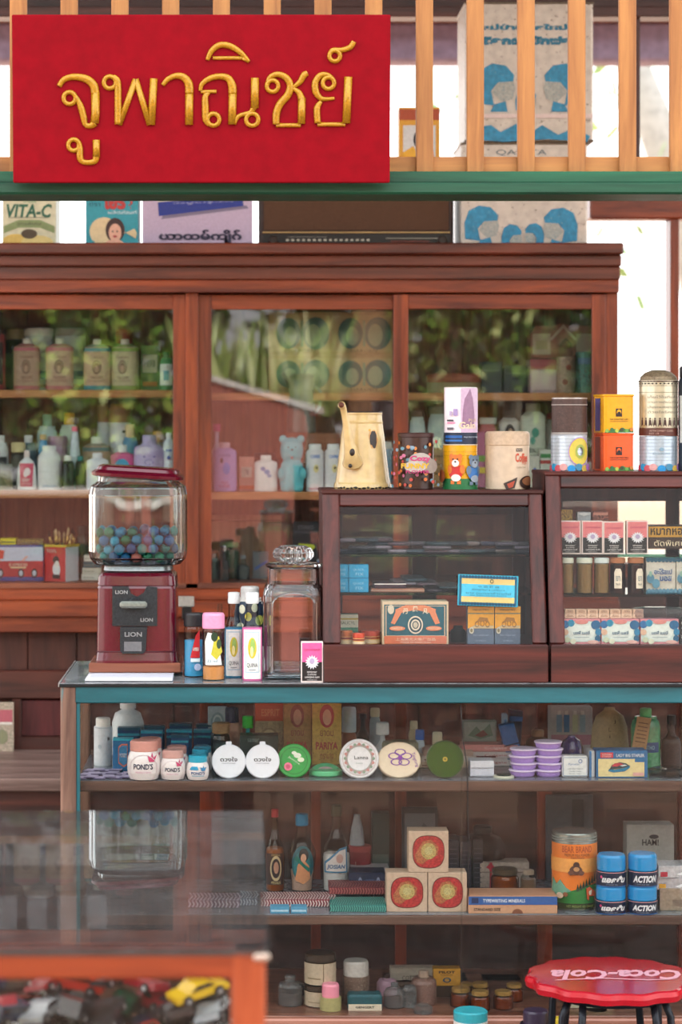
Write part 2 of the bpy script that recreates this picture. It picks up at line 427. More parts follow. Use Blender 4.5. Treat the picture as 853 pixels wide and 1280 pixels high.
m.bar(wx(736, 6.45), 1.9, 6.42, 6.5, wz(275, 6.45), wz(246, 6.45), wood_or('x'))
m.bar(wx(836, 6.45), wx(847, 6.45), 6.42, 6.5, 1.08, wz(275, 6.45), wood_or('z'))
m.bar(wx(790, 6.45), wx(800, 6.45), 6.44, 6.5, wz(246, 6.45), 2.632, wood_dk('z'))
m.bar(.8, 1.9, 6.4, 6.5, 1.08, 1.12, wood_or('x'))
struct('window_2', m)
m = MB(); m.bar(-1.5, .8, 6.4, 6.5, 1.08, 1.12, wood_or('x')); m.bar(-1.5, 1.9, 6.42, 6.5, 2.612, 2.64, wood_dk('x')); m.bar(-1.5, -1.44, 6.42, 6.5, 1.12, 2.61, wood_or('z'))
struct('window_1', m)
m = MB(); m.bar(-30, 30, -40, 60, -.12, -.06, C('#8a6c5a', .8, .2, scale=1.2)); struct('ground', m)
# eaves of the next building, seen through the windows
m = MB()
m.bar(-6, 8, 9.6, 9.75, 2.98, 3.14, C('#8c7f96', .6, .25, scale=6))
m.bar(-6, 8, 9.5, 10.2, 3.14, 3.2, C('#a2705c', .6, .3, scale=6))
m.bar(-6, 8, 9.5, 9.7, 0, .9, C('#e6e4de', .7, .1, scale=3))
m.obj('neighbouring_house').__setitem__('kind', 'structure')

# ---- green beam with the slatted screen over it
G1c = wood('#0a3a28', '#175f42', 'x', .5, worn=('#4c9474', .71)); 
m = MB(); D = 4.42
m.bar(-2.1, 2.4, 4.42, 4.52, wz(230, D), wz(214, D), G1c, .004)
m.bar(-2.1, 2.4, 4.40, 4.54, wz(244, D), wz(229, D), wood('#0a3c2a', '#165a3e', 'x', .5, worn=('#4c9474', .71)), .004)
struct('trim_1', m)
t = thing('slatted_screen', 'pale orange slatted wooden screen standing on the green beam, partly behind the red signboard', 'screen', (0, 4.5, wz(214, 4.42)))
SL = wood('#945c30', '#bf8448', 'z', .55); z0 = wz(217, 4.45) - wz(214, 4.42)
m = MB(); m.bar(-2.1, 2.4, -.02, 0, -.001, .034, wood('#a0683a', '#c88a4c', 'x', .55)); m.obj('bottom_rail', t)
m = MB(); m.bar(-2.1, 2.4, -.01, .01, 1.26, 1.30, wood('#a0683a', '#c88a4c', 'x', .55)); m.obj('top_rail', t)
for i in range(-3, 22):
    pc = 22.5 + 63.6 * i; x = wx(pc, 4.46)
    m = MB(); m.box(x, -.029, .0, .0325, .016, 1.30, SL, .0015); m.obj('slat', t)

# ---- the red signboard
D = 4.36; z0 = wz(228, D); zt = wz(20, D); H = zt - z0; hw = (488 - 17) / 2 / F * D; xc = wx(252, D)
t = thing('signboard', 'red wooden signboard with raised gold Thai lettering, hung on the slatted screen', 'sign', (xc, D + .01, z0), tilt=radians(5))
m = MB(); m.box(0, 0, 0, 2 * hw, .022, H, C('#8a0014', .6, .12, scale=9, spec=.12), .002); m.obj('board', t)
GOLD = C('#b8860f', .36, .3, metal=.3, scale=60, coat=.3)
def A(zx, zy, crop):                                              # a point of the lettering, measured on the board
    px = (60 if crop == 1 else 260 if crop == 2 else 0) + zx * (220 / 853 if crop else 1); py = (40 if crop else 0) + zy * (220 / 853 if crop else 1)
    return ((px - 252) / F * D, -.013, (228 - py) / F * D)
k = D / F * 220 / 853
def smooth(pts, n=5):
    P = [Vector(p[:3]) for p in pts]; R = [p[3] for p in pts]; out = []; rr = []
    for i in range(len(P) - 1):
        p0, p1, p2, p3 = P[max(i - 1, 0)], P[i], P[i + 1], P[min(i + 2, len(P) - 1)]
        for j in range(n):
            t_ = j / n
            out.append(.5 * ((2 * p1) + (p2 - p0) * t_ + (2 * p0 - 5 * p1 + 4 * p2 - p3) * t_ ** 2 + (3 * p1 - p0 - 3 * p2 + p3) * t_ ** 3)); rr.append(R[i] + (R[i + 1] - R[i]) * t_)
    return out + [P[-1]], rr + [R[-1]]
def loop(cx, cy, r, c, w=9): return ('L', [A(cx + r * cos(a * pi / 8), cy + r * sin(a * pi / 8), c) for a in range(16)], w)
def st(c, *pts, w=10, curve=True): return ('S' if curve else 'P', [A(p[0], p[1], c) + ((p[2] if len(p) > 2 else w) * k,) for p in pts], w)
LET = [
 [loop(108, 322, 29, 1), st(1, (58, 265, 11), (78, 236, 12), (112, 222, 13), (155, 222, 15), (196, 234, 17), (225, 262, 18), (232, 300, 18)), st(1, (233, 295), (233, 395), (228, 442), w=18, curve=False), st(1, (228, 440, 18), (208, 455, 12), (184, 448, 11), (176, 415, 14), (165, 372, 14), (150, 335, 11), (132, 306, 9))],
 [loop(127, 547, 27, 1), st(1, (152, 535, 10), (156, 570, 14), (157, 608, 14), (170, 627, 11), (200, 631, 11), (228, 624, 13), (236, 600, 15)), st(1, (236, 605), (236, 522), w=15, curve=False)],
 [loop(303, 247, 29, 1), st(1, (318, 218, 10), (338, 238, 14), (342, 280, 15), (342, 350, 15), (343, 448, 16)), st(1, (347, 450), (428, 232), w=13, curve=False), st(1, (428, 232), (495, 450), w=13, curve=False), st(1, (503, 450), (515, 228), w=16, curve=False)],
 [st(1, (558, 260, 9), (585, 230, 11), (628, 215, 13), (662, 224, 16), (684, 255, 18), (687, 300, 18)), st(1, (687, 295), (685, 450), w=17, curve=False)],
 [loop(803, 425, 29, 1), st(1, (740, 288, 8), (748, 255, 10), (785, 228, 12), (835, 218, 13), (875, 228, 15), (893, 262, 18), (896, 300, 18)), st(1, (896, 295), (893, 448), w=17, curve=False), st(1, (742, 292), (818, 290), w=8, curve=False), st(1, (782, 296, 7), (764, 315, 13), (764, 370, 15), (766, 425, 14), (785, 452, 9)),
  loop(215, 425, 30, 2), st(2, (125, 445, 11), (150, 408, 9), (205, 390, 9), (226, 360, 15)), st(2, (227, 370), (228, 225), w=17, curve=False)],
 [st(2, (-2, 140, 9), (20, 95, 12), (60, 68, 13), (110, 74, 13), (160, 105, 11), (200, 148, 7)), st(2, (25, 130), (165, 130), w=8, curve=False), st(2, (165, 130), (200, 148), w=7, curve=False)],
 [loop(313, 264, 28, 2), st(2, (288, 262, 9), (298, 225, 10), (335, 208, 12), (375, 222, 14), (398, 258, 15), (388, 305, 16), (350, 350, 16), (332, 395, 16), (330, 448, 14)), st(2, (330, 452), (450, 452), w=9, curve=False), st(2, (453, 445), (455, 320), w=16, curve=False), st(2, (453, 325, 16), (440, 295, 12), (415, 272, 7), (445, 245, 12), (465, 212, 14), (482, 202, 11))],
 [loop(583, 250, 28, 2), st(2, (608, 235, 9), (580, 212, 10), (545, 212, 12), (520, 245, 14), (522, 290, 15), (545, 322, 11), (575, 326, 8), (612, 323, 7)), st(2, (548, 338, 8), (528, 372, 14), (532, 442, 14)), st(2, (530, 448), (665, 448), w=9, curve=False), st(2, (670, 442), (679, 220), w=17, curve=False)],
 [loop(613, 120, 26, 2), st(2, (590, 106, 9), (605, 92, 10), (650, 92, 11), (688, 78, 12), (705, 52, 11))],
]
for parts in LET:
    m = MB()
    for typ, pts, w in parts:
        if typ == 'L': m.tube(pts, w * k * 1.3, GOLD, n=8, flat=1.0, closed=True)
        elif typ == 'P': m.tube([p[:3] for p in pts], [p[3] * 1.2 for p in pts], GOLD, n=8, flat=.75)
        else:
            P_, R_ = smooth(pts); m.tube([tuple(q) for q in P_], [r_ * 1.2 for r_ in R_], GOLD, n=8, flat=.75)
    m.obj('letter', t)

# ================================================================ wall cabinet
YF = 6.0; cz = lambda py: wz(py, YF); cx = lambda px: wx(px, YF)
XL, XR = cx(-90), cx(773); ZT, ZB = cz(306), cz(790)
t = thing('wall_cabinet', 'large red-brown wooden display cabinet with sliding glass doors along the back wall', 'cabinet', (0, YF, ZB))
def P(x0, x1, y0, y1, z0, z1, mat, bev=.0015): return (x0, x1, y0, y1, z0 - ZB, z1 - ZB, mat, bev)
m = MB()
m.bar(*P(XL - .01, cx(775) + .0, -.07, .38, cz(320), ZT, wood_cor('x'), .004)); m.bar(*P(XL, cx(774), -.045, .0, cz(334), cz(320), wood_cor('x'), .003))
m.bar(*P(XL, cx(773.5), -.03, .0, cz(350), cz(334), wood_cor('x'), .002)); m.bar(*P(XL, XR, -.02, .02, cz(366), cz(350), wood_or('x'), .001)); m.obj('cornice', t)
m = MB()
for a, b in ((232, 248), (757, 773)): m.bar(*P(cx(a), cx(b), -.0, .03, cz(748), cz(366), wood_or('z')))
m.bar(*P(XR - .02, XR - .0005, .031, .36, cz(790), cz(350), wood_dk('z'))); m.bar(*P(cx(233), cx(247), .03, .36, cz(790), cz(350), wood_dk('z')))
m.bar(*P(XL, XL + .02, .031, .36, cz(790), cz(350), wood_dk('z')))
m.bar(*P(XL, XR, .0, .36, cz(352), cz(345), wood_dk('x'))); m.bar(*P(XL, XR, .0, .36, cz(736), cz(729), wood_brd('x')))
m.obj('carcass', t)
m = MB()
m.bar(*P(XL + .01, XR - .01, .352, .36, cz(736), cz(352), wood_brd('z')))
for i in range(24):
    x0 = XL + .004 + i * (XR - XL) / 24; m.bar(*P(x0, x0 + (XR - XL) / 24 - .003, .34, .353, cz(736), cz(352), wood_brd('z')))
m.obj('back_panel', t)
for (a, b, zf, yy) in ((XL + .02, cx(233), 487.5, .10), (cx(247), XR - .02, 491, .11), (XL + .02, cx(233), 613, .04), (cx(247), XR - .02, 615, .04)):
    m = MB(); m.bar(*P(a, b, yy, .34, wz(zf, 6 + yy) - .02, wz(zf, 6 + yy), wood_lt('x'))); m.obj('shelf', t)
m = MB(); m.bar(*P(XL, XR, -.03, .36, cz(770), cz(750), wood_or('x'), .002)); m.bar(*P(XL, XR, -.01, .36, cz(790), cz(770), wood_or('x'), .002))
m.bar(*P(XL, XR, -.005, .1, cz(750), cz(736), wood_or('x'), .002)); m.obj('plinth', t)
PANE = thin_glass('#f2f6f4', 1.5, haze=.006, boost=2.2)
for a, b, sl, sr, yy in ((XL, cx(232), .03, cx(232) - cx(216.5), .006), (cx(247), cx(509), cx(264.5) - cx(247), cx(508) - cx(491.5), .014), (cx(492), cx(757), cx(510.5) - cx(492), cx(757) - cx(740), -.008)):
    m = MB(); zb, zt2 = cz(748), cz(368); rb, rt = cz(731), cz(386.5)
    m.bar(*P(a, a + sl, yy, yy + .018, zb, zt2, wood_or('z'))); m.bar(*P(b - sr, b, yy, yy + .018, zb, zt2, wood_or('z')))
    m.bar(*P(a + sl, b - sr, yy + .001, yy + .017, rt, zt2, wood_or('x'))); m.bar(*P(a + sl, b - sr, yy + .001, yy + .017, zb, rb, wood_or('x')))
    d = m.obj('door', t)
    m = MB(); m.bar(*P(a + sl - .003, b - sr + .003, yy + .008, yy + .011, rb - .003, rt + .003, PANE, .0003)); m.obj('glass_pane', d)
m = MB(); m.bar(*P(cx(222), cx(243), -.034, -.03, cz(757), cz(744), C('#c9c6bd', .35, .2, metal=.6), .001)); m.bar(*P(cx(228), cx(240), -.045, -.033, cz(772), cz(757), C('#2c2b2a', .4, metal=.5), .002)); m.obj('latch', t)

# ---- what stands below the wall cabinet
t = thing('base_cupboard', 'dark wooden panelled base cupboard below the wall cabinet', 'cupboard', (0, 6.02, 0))
m = MB()
for i in range(14):
    x0 = XL + i * (XR - XL) / 14; m.bar(x0, x0 + (XR - XL) / 14 - .003, .03, .05, .62, ZB, wood('#2c130d', '#5c2e20', 'z', .55))
m.obj('board_panel', t)
m = MB(); m.bar(XL, XR, .0, .04, wz(875, 6), wz(839, 6), wood_dk('x')); m.bar(XL, XR, .0, .04, .55, .70, wood_dk('x'))
for px in (20, 84, 250, 420, 590, 770): m.bar(wx(px, 6) - .012, wx(px, 6) + .012, -.002, .04, .6, wz(875, 6), wood_dk('z'))
m.bar(XL, XR, .04, .42, .0, ZB - .002, wood_dk('x'), .002); m.obj('frame', t)
m = MB(); m.bar(wx(24, 6), wx(80, 6), .01, .03, .7, wz(877, 6), wood('#3c1418', '#6c2c2c', 'z', .4)); m.obj('panel_door', t)
t = thing('bench', 'long weathered wooden bench top against the base cupboard behind the teal showcase', 'bench', (0, 5.5, 0))
m = MB(); m.bar(XL - .1, 1.6, 0, .5, .64, .67, wood('#5a4038', '#9a8076', 'x', .45), .003); m.obj('bench_top', t)
m = MB(); m.bar(XL - .1, 1.6, .03, .05, .52, .64, wood_dk('x')); m.obj('apron', t)
for x in (XL - .05, -.2, .5, 1.5):
    m = MB(); m.bar(x, x + .05, .04, .09, 0, .64, wood_dk('z')); m.obj('leg', t)

# ================================================================ teal showcase
ZC = wz(854, 4.5); TL, TR = wx(75.5, 4.5), 1.32; Y0, Y1 = 4.5, 4.92
TEAL = lambda ax: wood('#114a52', '#226c76', ax, .42, worn=('#7b8f90', .71), coat=.1, grain=12)
WORN = wood('#54382e', '#8d6a58', 'z', .6, worn=('#3c7f86', .62))
t = thing('showcase', 'long teal-painted glass showcase with worn wooden posts and shelves of cosmetics', 'showcase', (0, Y0, 0))
tz = lambda py: wz(py, 4.5)
m = MB()
m.bar(TL + .028, TR, .0, .035, tz(879), ZC - .006, TEAL('x'), .002); m.bar(TL, TR, Y1 - Y0 - .035, Y1 - Y0, tz(879), ZC - .006, TEAL('x'), .002)
m.bar(TL, TL + .03, .035, Y1 - Y0 - .035, tz(879), ZC - .006, TEAL('y'), .002); m.bar(TR - .03, TR, .035, Y1 - Y0 - .035, tz(879), ZC - .006, TEAL('y'), .002)
m.bar(TL + .03, TL + .037, .004, .02, .37, tz(879), TEAL('z'), .001)
m.obj('top_frame', t)
for x in (TL, TR - .03):
    for y in (0, Y1 - Y0 - .03):
        m = MB(); m.bar(x, x + .03, y - .001, y + .03, 0, ZC - .006, WORN, .003); m.obj('post', t)
m = MB(); m.bar(TL - .001, TR, -.002, Y1 - Y0 + .002, ZC - .006, ZC, thin_glass('#c4d2d8', 1.5, haze=.2, rough=.03), .001); m.obj('glass_top', t)
m = MB(); m.bar(TL - .002, TR, -.004, -.001, ZC - .007, ZC - .0015, C('#26282a', .4, metal=.5), .0005); m.bar(TL - .004, TL - .001, -.002, Y1 - Y0, ZC - .007, ZC + .001, C('#b9bcbb', .35, .2, metal=.6), .0005); m.obj('metal_edging', t)
SPANE = thin_glass('#f6f6f4', 1.45, haze=.005, boost=.6)
for a, b, yy in ((99, 579, .008), (577, 1190, .016)):
    m = MB(); m.bar(wx(a, 4.5), min(wx(b, 4.5), TR - .03), yy, yy + .004, .37, tz(880), SPANE, .0005); m.obj('front_pane', t)
m = MB(); m.bar(TL + .012, TL + .016, .03, Y1 - Y0 - .03, .37, tz(880), SPANE, .0005); m.obj('side_pane', t)
S1, S2, S3 = wz(976, 4.53), wz(1144, 4.53), .365
SHELF = C('#70757e', .16, .2, scale=9, spots=('#55524f', .64))
LIP = wood('#3a2620', '#6e5042', 'x', .5, worn=('#b0907c', .68))
for zs, dn in ((S1, .02), (S2, .018)):
    m = MB(); m.bar(TL + .03, TR - .03, .038, Y1 - Y0 - .03, zs - .006, zs, SHELF, .001); s_ = m.obj('shelf', t)
    m = MB(); m.bar(TL + .03, TR - .03, .024, .038, zs - dn, zs - .0005, LIP, .002); m.obj('shelf_lip', s_)
m = MB(); m.bar(TL + .02, TR - .02, .01, Y1 - Y0 - .01, .33, S3, wood('#4e2c22', '#8a5c48', 'x', .4, coat=.2), .002); m.obj('floor_board', t)
m = MB(); m.bar(TL + .02, TR - .02, .02, Y1 - Y0 - .02, 0.03, .33, wood_brd('x'), .002); m.bar(TL + .03, TR - .03, .0, .022, S3 - .05, S3 - .004, wood('#7a4434', '#b47c68', 'x', .4, coat=.3), .003); m.obj('base_panel', t)
m = MB(); m.bar(wx(552, 4.47), wx(712, 4.47), -.068, -.002, .311, .325, wood('#4a3329', '#8a6b5c', 'x', .5), .002); m.obj('ledge', t)
BX = [TL + .03] + [wx(p, 4.9) for p in (265, 388, 498, 680, 860)] + [TR - .03]
yb = Y1 - Y0
for i, (p, w_) in enumerate(((265, 30), (395, 12), (501, 14), (681, 18), (858, 20))):
    x = wx(p, 4.9); w2 = w_ / F * 4.9 / 2
    m = MB(); m.bar(x - w2, x + w2, yb - .03, yb - .008, S3, tz(880), wood('#5a2012', '#a04426', 'z', .4, coat=.2), .002); m.obj('back_stile', t)
for i in range(len(BX) - 1):
    m = MB(); m.bar(BX[i], BX[i + 1], yb - .02, yb - .017, S3, tz(880), thin_glass('#e6e4e2', 1.45, haze=.03), .0004); m.obj('back_pane', t)

# ================================================================ table cabinets with slanted glass fronts
def table_cabinet(name, label, p0, p1, yt, gl, shelves, bpanes, depth=.30):
    D0 = 4.505; x0, x1 = wx(p0, D0 + .09) , wx(p1, D0 + .0)
    H = wz(yt, D0 + .09) - ZC; sl = .09 / H
    t = thing(name, label, 'cabinet', (0, D0, ZC))
    mz = wood_mah('z'); mxx = wood_mah('x')
    lean = Matrix.Identity(4); lean[1][2] = sl                    # the front leans back as it rises
    bz = wz(805, D0 + .02) - ZC
    m = MB(); m.bar(x0, x1, 0, .02, 0, bz, mxx, .002)
    m.T = lean
    ws = .023 if gl[0] - p0 > 18 else gl[0] - p0; wl_ = (gl[0] - p0) / F * D0; wr_ = (p1 - gl[1]) / F * D0
    m.bar(x0, x0 + wl_, .0, .02, bz, H, mz, .003); m.bar(x1 - wr_, x1, .0, .02, bz, H, mz, .003)
    m.bar(x0 + wl_, x1 - wr_, .001, .019, H - .027, H - .001, mxx, .002)
    m.T = None; m.obj('front_frame', t)
    m = MB(); m.T = lean; m.bar(x0 + wl_ - .004, x1 - wr_ + .004, .008, .011, bz - .004, H - .022, thin_glass('#f6f6f4', 1.45, boost=.6), .0004); m.obj('glass_pane', t)
    m = MB(); m.bar(x0 - .002, x1 + .002, .085, depth, H - .004, H + .004, mxx, .002); m.obj('top', t)
    for xa in (x0, x1 - .012):                                    # side boards: follow the slant
        m = MB(); vs = [(xa, .02, 0), (xa, depth, 0), (xa, depth, H - .004), (xa, .095, H - .004)]; vs2 = [(v[0] + .012, v[1], v[2]) for v in vs]
        m.add(vs + vs2, [(0, 3, 2, 1), (4, 5, 6, 7), (0, 1, 5, 4), (1, 2, 6, 5), (2, 3, 7, 6), (3, 0, 4, 7)], mz); m.obj('side_board', t)
    m = MB(); m.bar(x0 + .012, x1 - .012, .02, depth - .02, bz - .02, bz - .004, mxx, .001); m.bar(x0 + .012, x1 - .012, .02, depth - .02, 0, .006, mxx, .001); m.obj('floor_board', t)
    m = MB(); dk = wood('#341410', '#6a3026', 'z', .45)
    Db = D0 + depth; edges = []
    last = x0 + .012
    for a, b in bpanes:
        xa, xb = wx(a, Db), min(wx(b, Db), x1 - .014); m.bar(last, xa, depth - .018, depth - .002, 0, H - .004, dk, .002); last = xb
        m.bar(xa, xb, depth - .018, depth - .002, wz(643 if yt > 600 else 626, Db) - ZC, H - .004, dk, .002); m.bar(xa, xb, depth - .018, depth - .002, 0, .05, dk, .002)
    m.bar(last, x1 - .012, depth - .018, depth - .002, 0, H - .004, dk, .002)
    d = m.obj('back_door', t)
    for a, b in bpanes:
        g = MB(); g.bar(wx(a, Db) - .003, min(wx(b, Db), x1 - .014) + .003, depth - .011, depth - .008, .05, wz(640 if yt > 600 else 624, Db) - ZC, thin_glass('#eceae6', 1.5, haze=0), .0004); g.obj('back_pane', d)
    for py, Dk in shelves:
        m = MB(); zs = wz(py, Dk) - ZC; m.bar(x0 + .014, x1 - .014, Dk - D0, depth - .03, zs - .005, zs, thin_glass('#bfe0dc', 1.5, edge='#5fa39a', haze=0), .0005); m.obj('glass_shelf', t)
    return t, bz, H
C1D = 4.505
tc1, bz1, H1 = table_cabinet('table_cabinet', 'mahogany tabletop cabinet with slanted glass front holding the old teal-and-orange matchbox carton', 403, 686, 615, (425, 668), ((693, 4.60), (741, 4.585)), ((428, 515), (545, 640)))
tc2, bz2, H2 = table_cabinet('table_cabinet', 'taller mahogany tabletop cabinet at the right edge, filled with pink and black packets', 682, 935, 592, (701, 915), ((693, 4.60), (743, 4.585)), ((703, 832), (848, 910)))
ZG1, ZG2 = ZC + H1 + .004, ZC + H2 + .004
FL = ZC + bz1 - .004                                              # inside floor of both
SH1, SH2 = wz(693, 4.60), wz(741, 4.585); SH3 = wz(743, 4.585)

# ================================================================ foreground glass case
FX = .017; t = thing('glass_case', 'orange-brown wooden glass-topped case in the foreground, full of toy cars', 'case', (0, 2.24, 0))
FR = lambda ax: wood('#742608', '#a6441a', ax, .4, coat=.3)
m = MB(); fz = lambda py: wz(py, 2.24)
m.bar(-.85, FX, .0, .03, fz(1225), fz(1189), FR('x'), .003); m.obj('top_frame', t)
for x, y in ((FX - .033, -.001), (FX - .033, .76), (-.85, -.001), (-.85, .76)):
    m = MB(); m.bar(x, x + .033, y, y + .03, 0, fz(1189) if y < .1 else .6, wood('#8a3414', '#b8562c', 'z', .4, coat=.3), .003); m.obj('post', t)
m = MB(); m.bar(-.86, FX + .002, -.004, .8, .994, 1.0, thin_glass('#e8e4e0', 1.5, haze=.03), .0008); m.obj('glass_top', t)  # haze also lightens the top in place of stronger reflections
m = MB(); m.bar(-.85, FX, .0, .014, fz(1189), .994, C('#2a2422', .5), .001); m.obj('sealing_strip', t)
m = MB(); m.bar(FX - .012, FX + .004, -.006, .004, fz(1200), .996, C('#c9b4a4', .4, .4, metal=.3, spots=('#6a3a22', .6)), .002); m.obj('corner_bracket', t)
for y in (.012, .775):
    m = MB(); m.bar(-.82, FX - .033, y, y + .004, .6, fz(1222), SPANE, .0005); m.obj('pane', t)
m = MB(); m.bar(FX - .012, FX - .008, .03, .76, .6, .955, SPANE, .0005); m.obj('side_pane', t)
m = MB(); m.bar(-.85, FX - .005, .01, .78, .56, .6, wood_dk('x'), .002); m.bar(-.84, FX - .01, .02, .77, .05, .56, wood_dk('x'), .002); m.obj('case_floor', t)

K('printed_card', 'small mottled pink and cream printed card standing on the bench at the left edge', 'card', -12, 17, 878, 5.96, .67, C('#b9a894', .6, .4, scale=40, spots=('#7a8a6a', .56)), .01, [('r', -.9, .6, .9, .85, '#b8606a'), ('r', -.9, .55, .9, .6, '#e0d8cc'), ('d', 0, .3, .5, .15, '#8a8a6a')])

# ================================================================ gumball machine
D = 4.70; xg = wx(173, D); zb = ZC + .002
m = MB(); m.box(0, 0, 0, .168, .15, .004, C('#e8e8ee', .6, .05), .0005); m.box(.004, .002, .004, .160, .148, .002, C('#d8dae6', .6, .05), .0003)
o = m.obj('paper_pad', None, (wx(163, 4.59), 4.602, ZC + .001)); tag(o, 'thin white paper pad lying under the gumball machine board', 'paper pad')
m = MB(); m.box(0, 0, 0, .181, .165, .019, wood('#5a2c1c', '#9a5a40', 'x', .5), .002)
o = m.obj('wooden_board', None, (xg - .003, D + .0, ZC + .0075)); tag(o, 'small reddish-brown wooden board carrying the gumball machine', 'board')
zb = ZC + .0266
t = thing('gumball_machine', 'maroon gumball machine with square glass globe full of blue and green balls', 'gumball machine', (xg, D, zb))
MAR = C('#58061e', .22, .12, coat=.6, scale=20); s = D / F
z_ = lambda py: wz(py, D - .06) - zb
HB = z_(716) ; hb = .082
m = MB()
m.loft([(hb, 0), (hb * 1.0, .004), (hb * .975, .02), (hb * .955, z_(735)), (hb * .93, z_(732)), (hb * .95, z_(731)), (hb * .93, z_(720)), (hb * .85, z_(716)), (.05, z_(715.5))], MAR, n=64, p=9)
m.tube([(-hb * .97, -hb * .97, .022), (hb * .97, -hb * .97, .022)], .0012, C('#45061a'))
m.obj('base', t)
m = MB(); STEEL = C('#34383c', .45, .35, metal=.5, scale=60); yf = -hb * .975
surf = flat(yf - .004)
m.loft([(.0, 0), (.001, 0), (.001, 0)], STEEL, n=4)
m = MB(); px = lambda p: (p - 173) * (D - .08) / F
def slab(mb, pts, y0, th, mat):
    n = len(pts); tr = tessellate_polygon([[Vector((a, b, 0)) for a, b in pts]])
    vs = [(a, y0, b) for a, b in pts] + [(a, y0 + th, b) for a, b in pts]; fs = []
    for q in tr:
        (ax, ay), (bx, by), (cx_, cy_) = (pts[i] for i in q); ar = (bx - ax) * (cy_ - ay) - (cx_ - ax) * (by - ay)
        q = tuple(q) if ar > 0 else tuple(q)[::-1]; fs.append(q); fs.append(tuple(i + n for i in q[::-1]))
    area = sum(pts[i][0] * pts[(i + 1) % n][1] - pts[(i + 1) % n][0] * pts[i][1] for i in range(n))
    for i in range(n):
        j = (i + 1) % n; q = (i, i + n, j + n, j); fs.append(q[::-1] if area < 0 else q)
    mb.add(vs, fs, mat)
notch = [(px(176 + 9 * cos(a)), z_(732 + 10 * sin(a))) for a in [pi * k / 8 for k in range(1, 8)]]
slab(m, [(px(143), z_(781)), (px(199), z_(781)), (px(199), z_(733)), (px(186), z_(732))] + notch[:0] + [(px(182), z_(740)), (px(174), z_(745)), (px(166), z_(741)), (px(163), z_(732)), (px(143), z_(732))], yf - .005, .006, STEEL)
m.p_text(flat(yf - .005), 'LION', px(154.5), z_(739), .0245, .0075, C('#989c9e', .4, metal=.4), .0016, bold=.03)
m.p_text(flat(yf - .005), 'LION', px(186), z_(773.5), .0245, .0075, C('#989c9e', .4, metal=.4), .0016, bold=.03)
for x, z in ((146, 736), (196, 736), (146, 778), (196, 777)): m.p_disc(flat(yf - .005), px(x), z_(z), .0018, .0018, C('#3c3e42', .4, metal=.7), .0008)
m.obj('coin_plate', t)
m = MB(); m.T = Matrix.Translation((px(171), yf - .005, z_(753))) @ Matrix.Rotation(pi / 2, 4, 'X')
m.loft([(.011, -.006), (.012, .004), (.012, .010), (.009, .014)], STEEL, n=24); m.T = None
m.box(px(170), yf - .024, z_(758), .054, .009, .0135, C('#8a9088', .4, .2, metal=.4), .004); m.obj('crank_handle', t)
m = MB(); slab(m, [(px(156), z_(815)), (px(182), z_(815)), (px(185), z_(811)), (px(186.5), z_(782)), (px(153), z_(782)), (px(153), z_(811))], yf - .014, .016, STEEL)
m.p_text(flat(yf - .014), 'LION', px(169.5), z_(791), .034, .0095, C('#8e9294', .4, metal=.4), .0016, bold=.03)
m.p_rect(flat(yf - .014), px(158), z_(812), px(180), z_(800), C('#7a7c80', .5, metal=.7), .001)
m.obj('chute_flap', t)
m = MB(); m.loft([(.060, HB - .002), (.068, HB + .004), (.066, HB + .012), (.071, HB + .016)], C('#9aa0a2', .3, .2, metal=.8), n=48, p=4); m.obj('collar', t)
gz0 = HB + .014; gz1 = z_(602); rg = .0965
GL = real_glass('#f2fbfa')
def panel(r, z):                                                   # ring radius, height
    return (r, z)
out_ = [(.068, gz0), (.085, gz0 + .002), (rg * .97, gz0 + .012), (rg, gz0 + .028), (rg, gz1 - .026), (rg * .965, gz1 - .010), (.080, gz1), (.078, gz1 + .012)]
inn = [(.075, gz1 + .012), (.076, gz1 - .001), (rg * .935, gz1 - .012), (rg - .0045, gz1 - .028), (rg - .0045, gz0 + .028), (rg * .93, gz0 + .016), (.080, gz0 + .006), (.02, gz0 + .005)]
m = MB(); m.loft(out_ + inn, GL, n=96, p=4.2, rib=(8, .012), bot=False, top=False); nv = len(m.v)
m.f.append(tuple(range(96))[::-1]); m.mi.append(0); m.sm.append(False); m.f.append(tuple(range(nv - 96, nv))); m.mi.append(0); m.sm.append(False)
m.obj('glass_globe', t)
lidz = z_(597)
m = MB(); m.T = Matrix.Translation((0, 0, lidz)) @ Matrix.Rotation(radians(3.5), 4, 'Y')
m.loft([(.084, -.002), (.091, .0), (.092, .006), (.086, .010), (.083, .012), (.080, .018), (.074, .021), (.02, .022)], MAR, n=64, p=5); m.obj('lid', t)
# the balls inside
BC = ['#06708f', '#065684', '#087470', '#075f4c', '#0c84a0', '#0a4470', '#065470', '#b86a60', '#0a6648']
protos = []
rb = .0107
for i, c in enumerate(BC):
    m = MB(); m.ball(0, 0, 0, rb, C(c, .35, .25, coat=.05, spec=.3, scale=40, spots=('#0c4a62' if i % 2 else '#4fb0a8', .64)), n=20)
    protos.append(m)
pts = []; step = rb * 2.02; zl = gz0 + .006 + rb
for lay in range(4):
    off = (rb if lay % 2 else 0)
    for i in range(-5, 6):
        for j in range(-5, 6):
            x = i * step + off; y = j * step + off
            R_ = .0895 - rb if lay else .076
            if lay < 3 and y > .045: continue
            if abs(x) ** 4.2 + abs(y) ** 4.2 > R_ ** 4.2: continue
            if lay == 3 and random.random() < .5: continue
            pts.append((x + random.uniform(-.0012, .0012), y + random.uniform(-.001, .001), zl + lay * rb * 1.5 + random.uniform(-.001, .0025)))
random.shuffle(pts)
names = {0: 'sky-blue', 1: 'deep blue', 2: 'turquoise', 3: 'sea-green', 4: 'pale cyan', 5: 'slate-blue', 6: 'petrol-blue', 7: 'salmon-pink', 8: 'green'}
first = {}
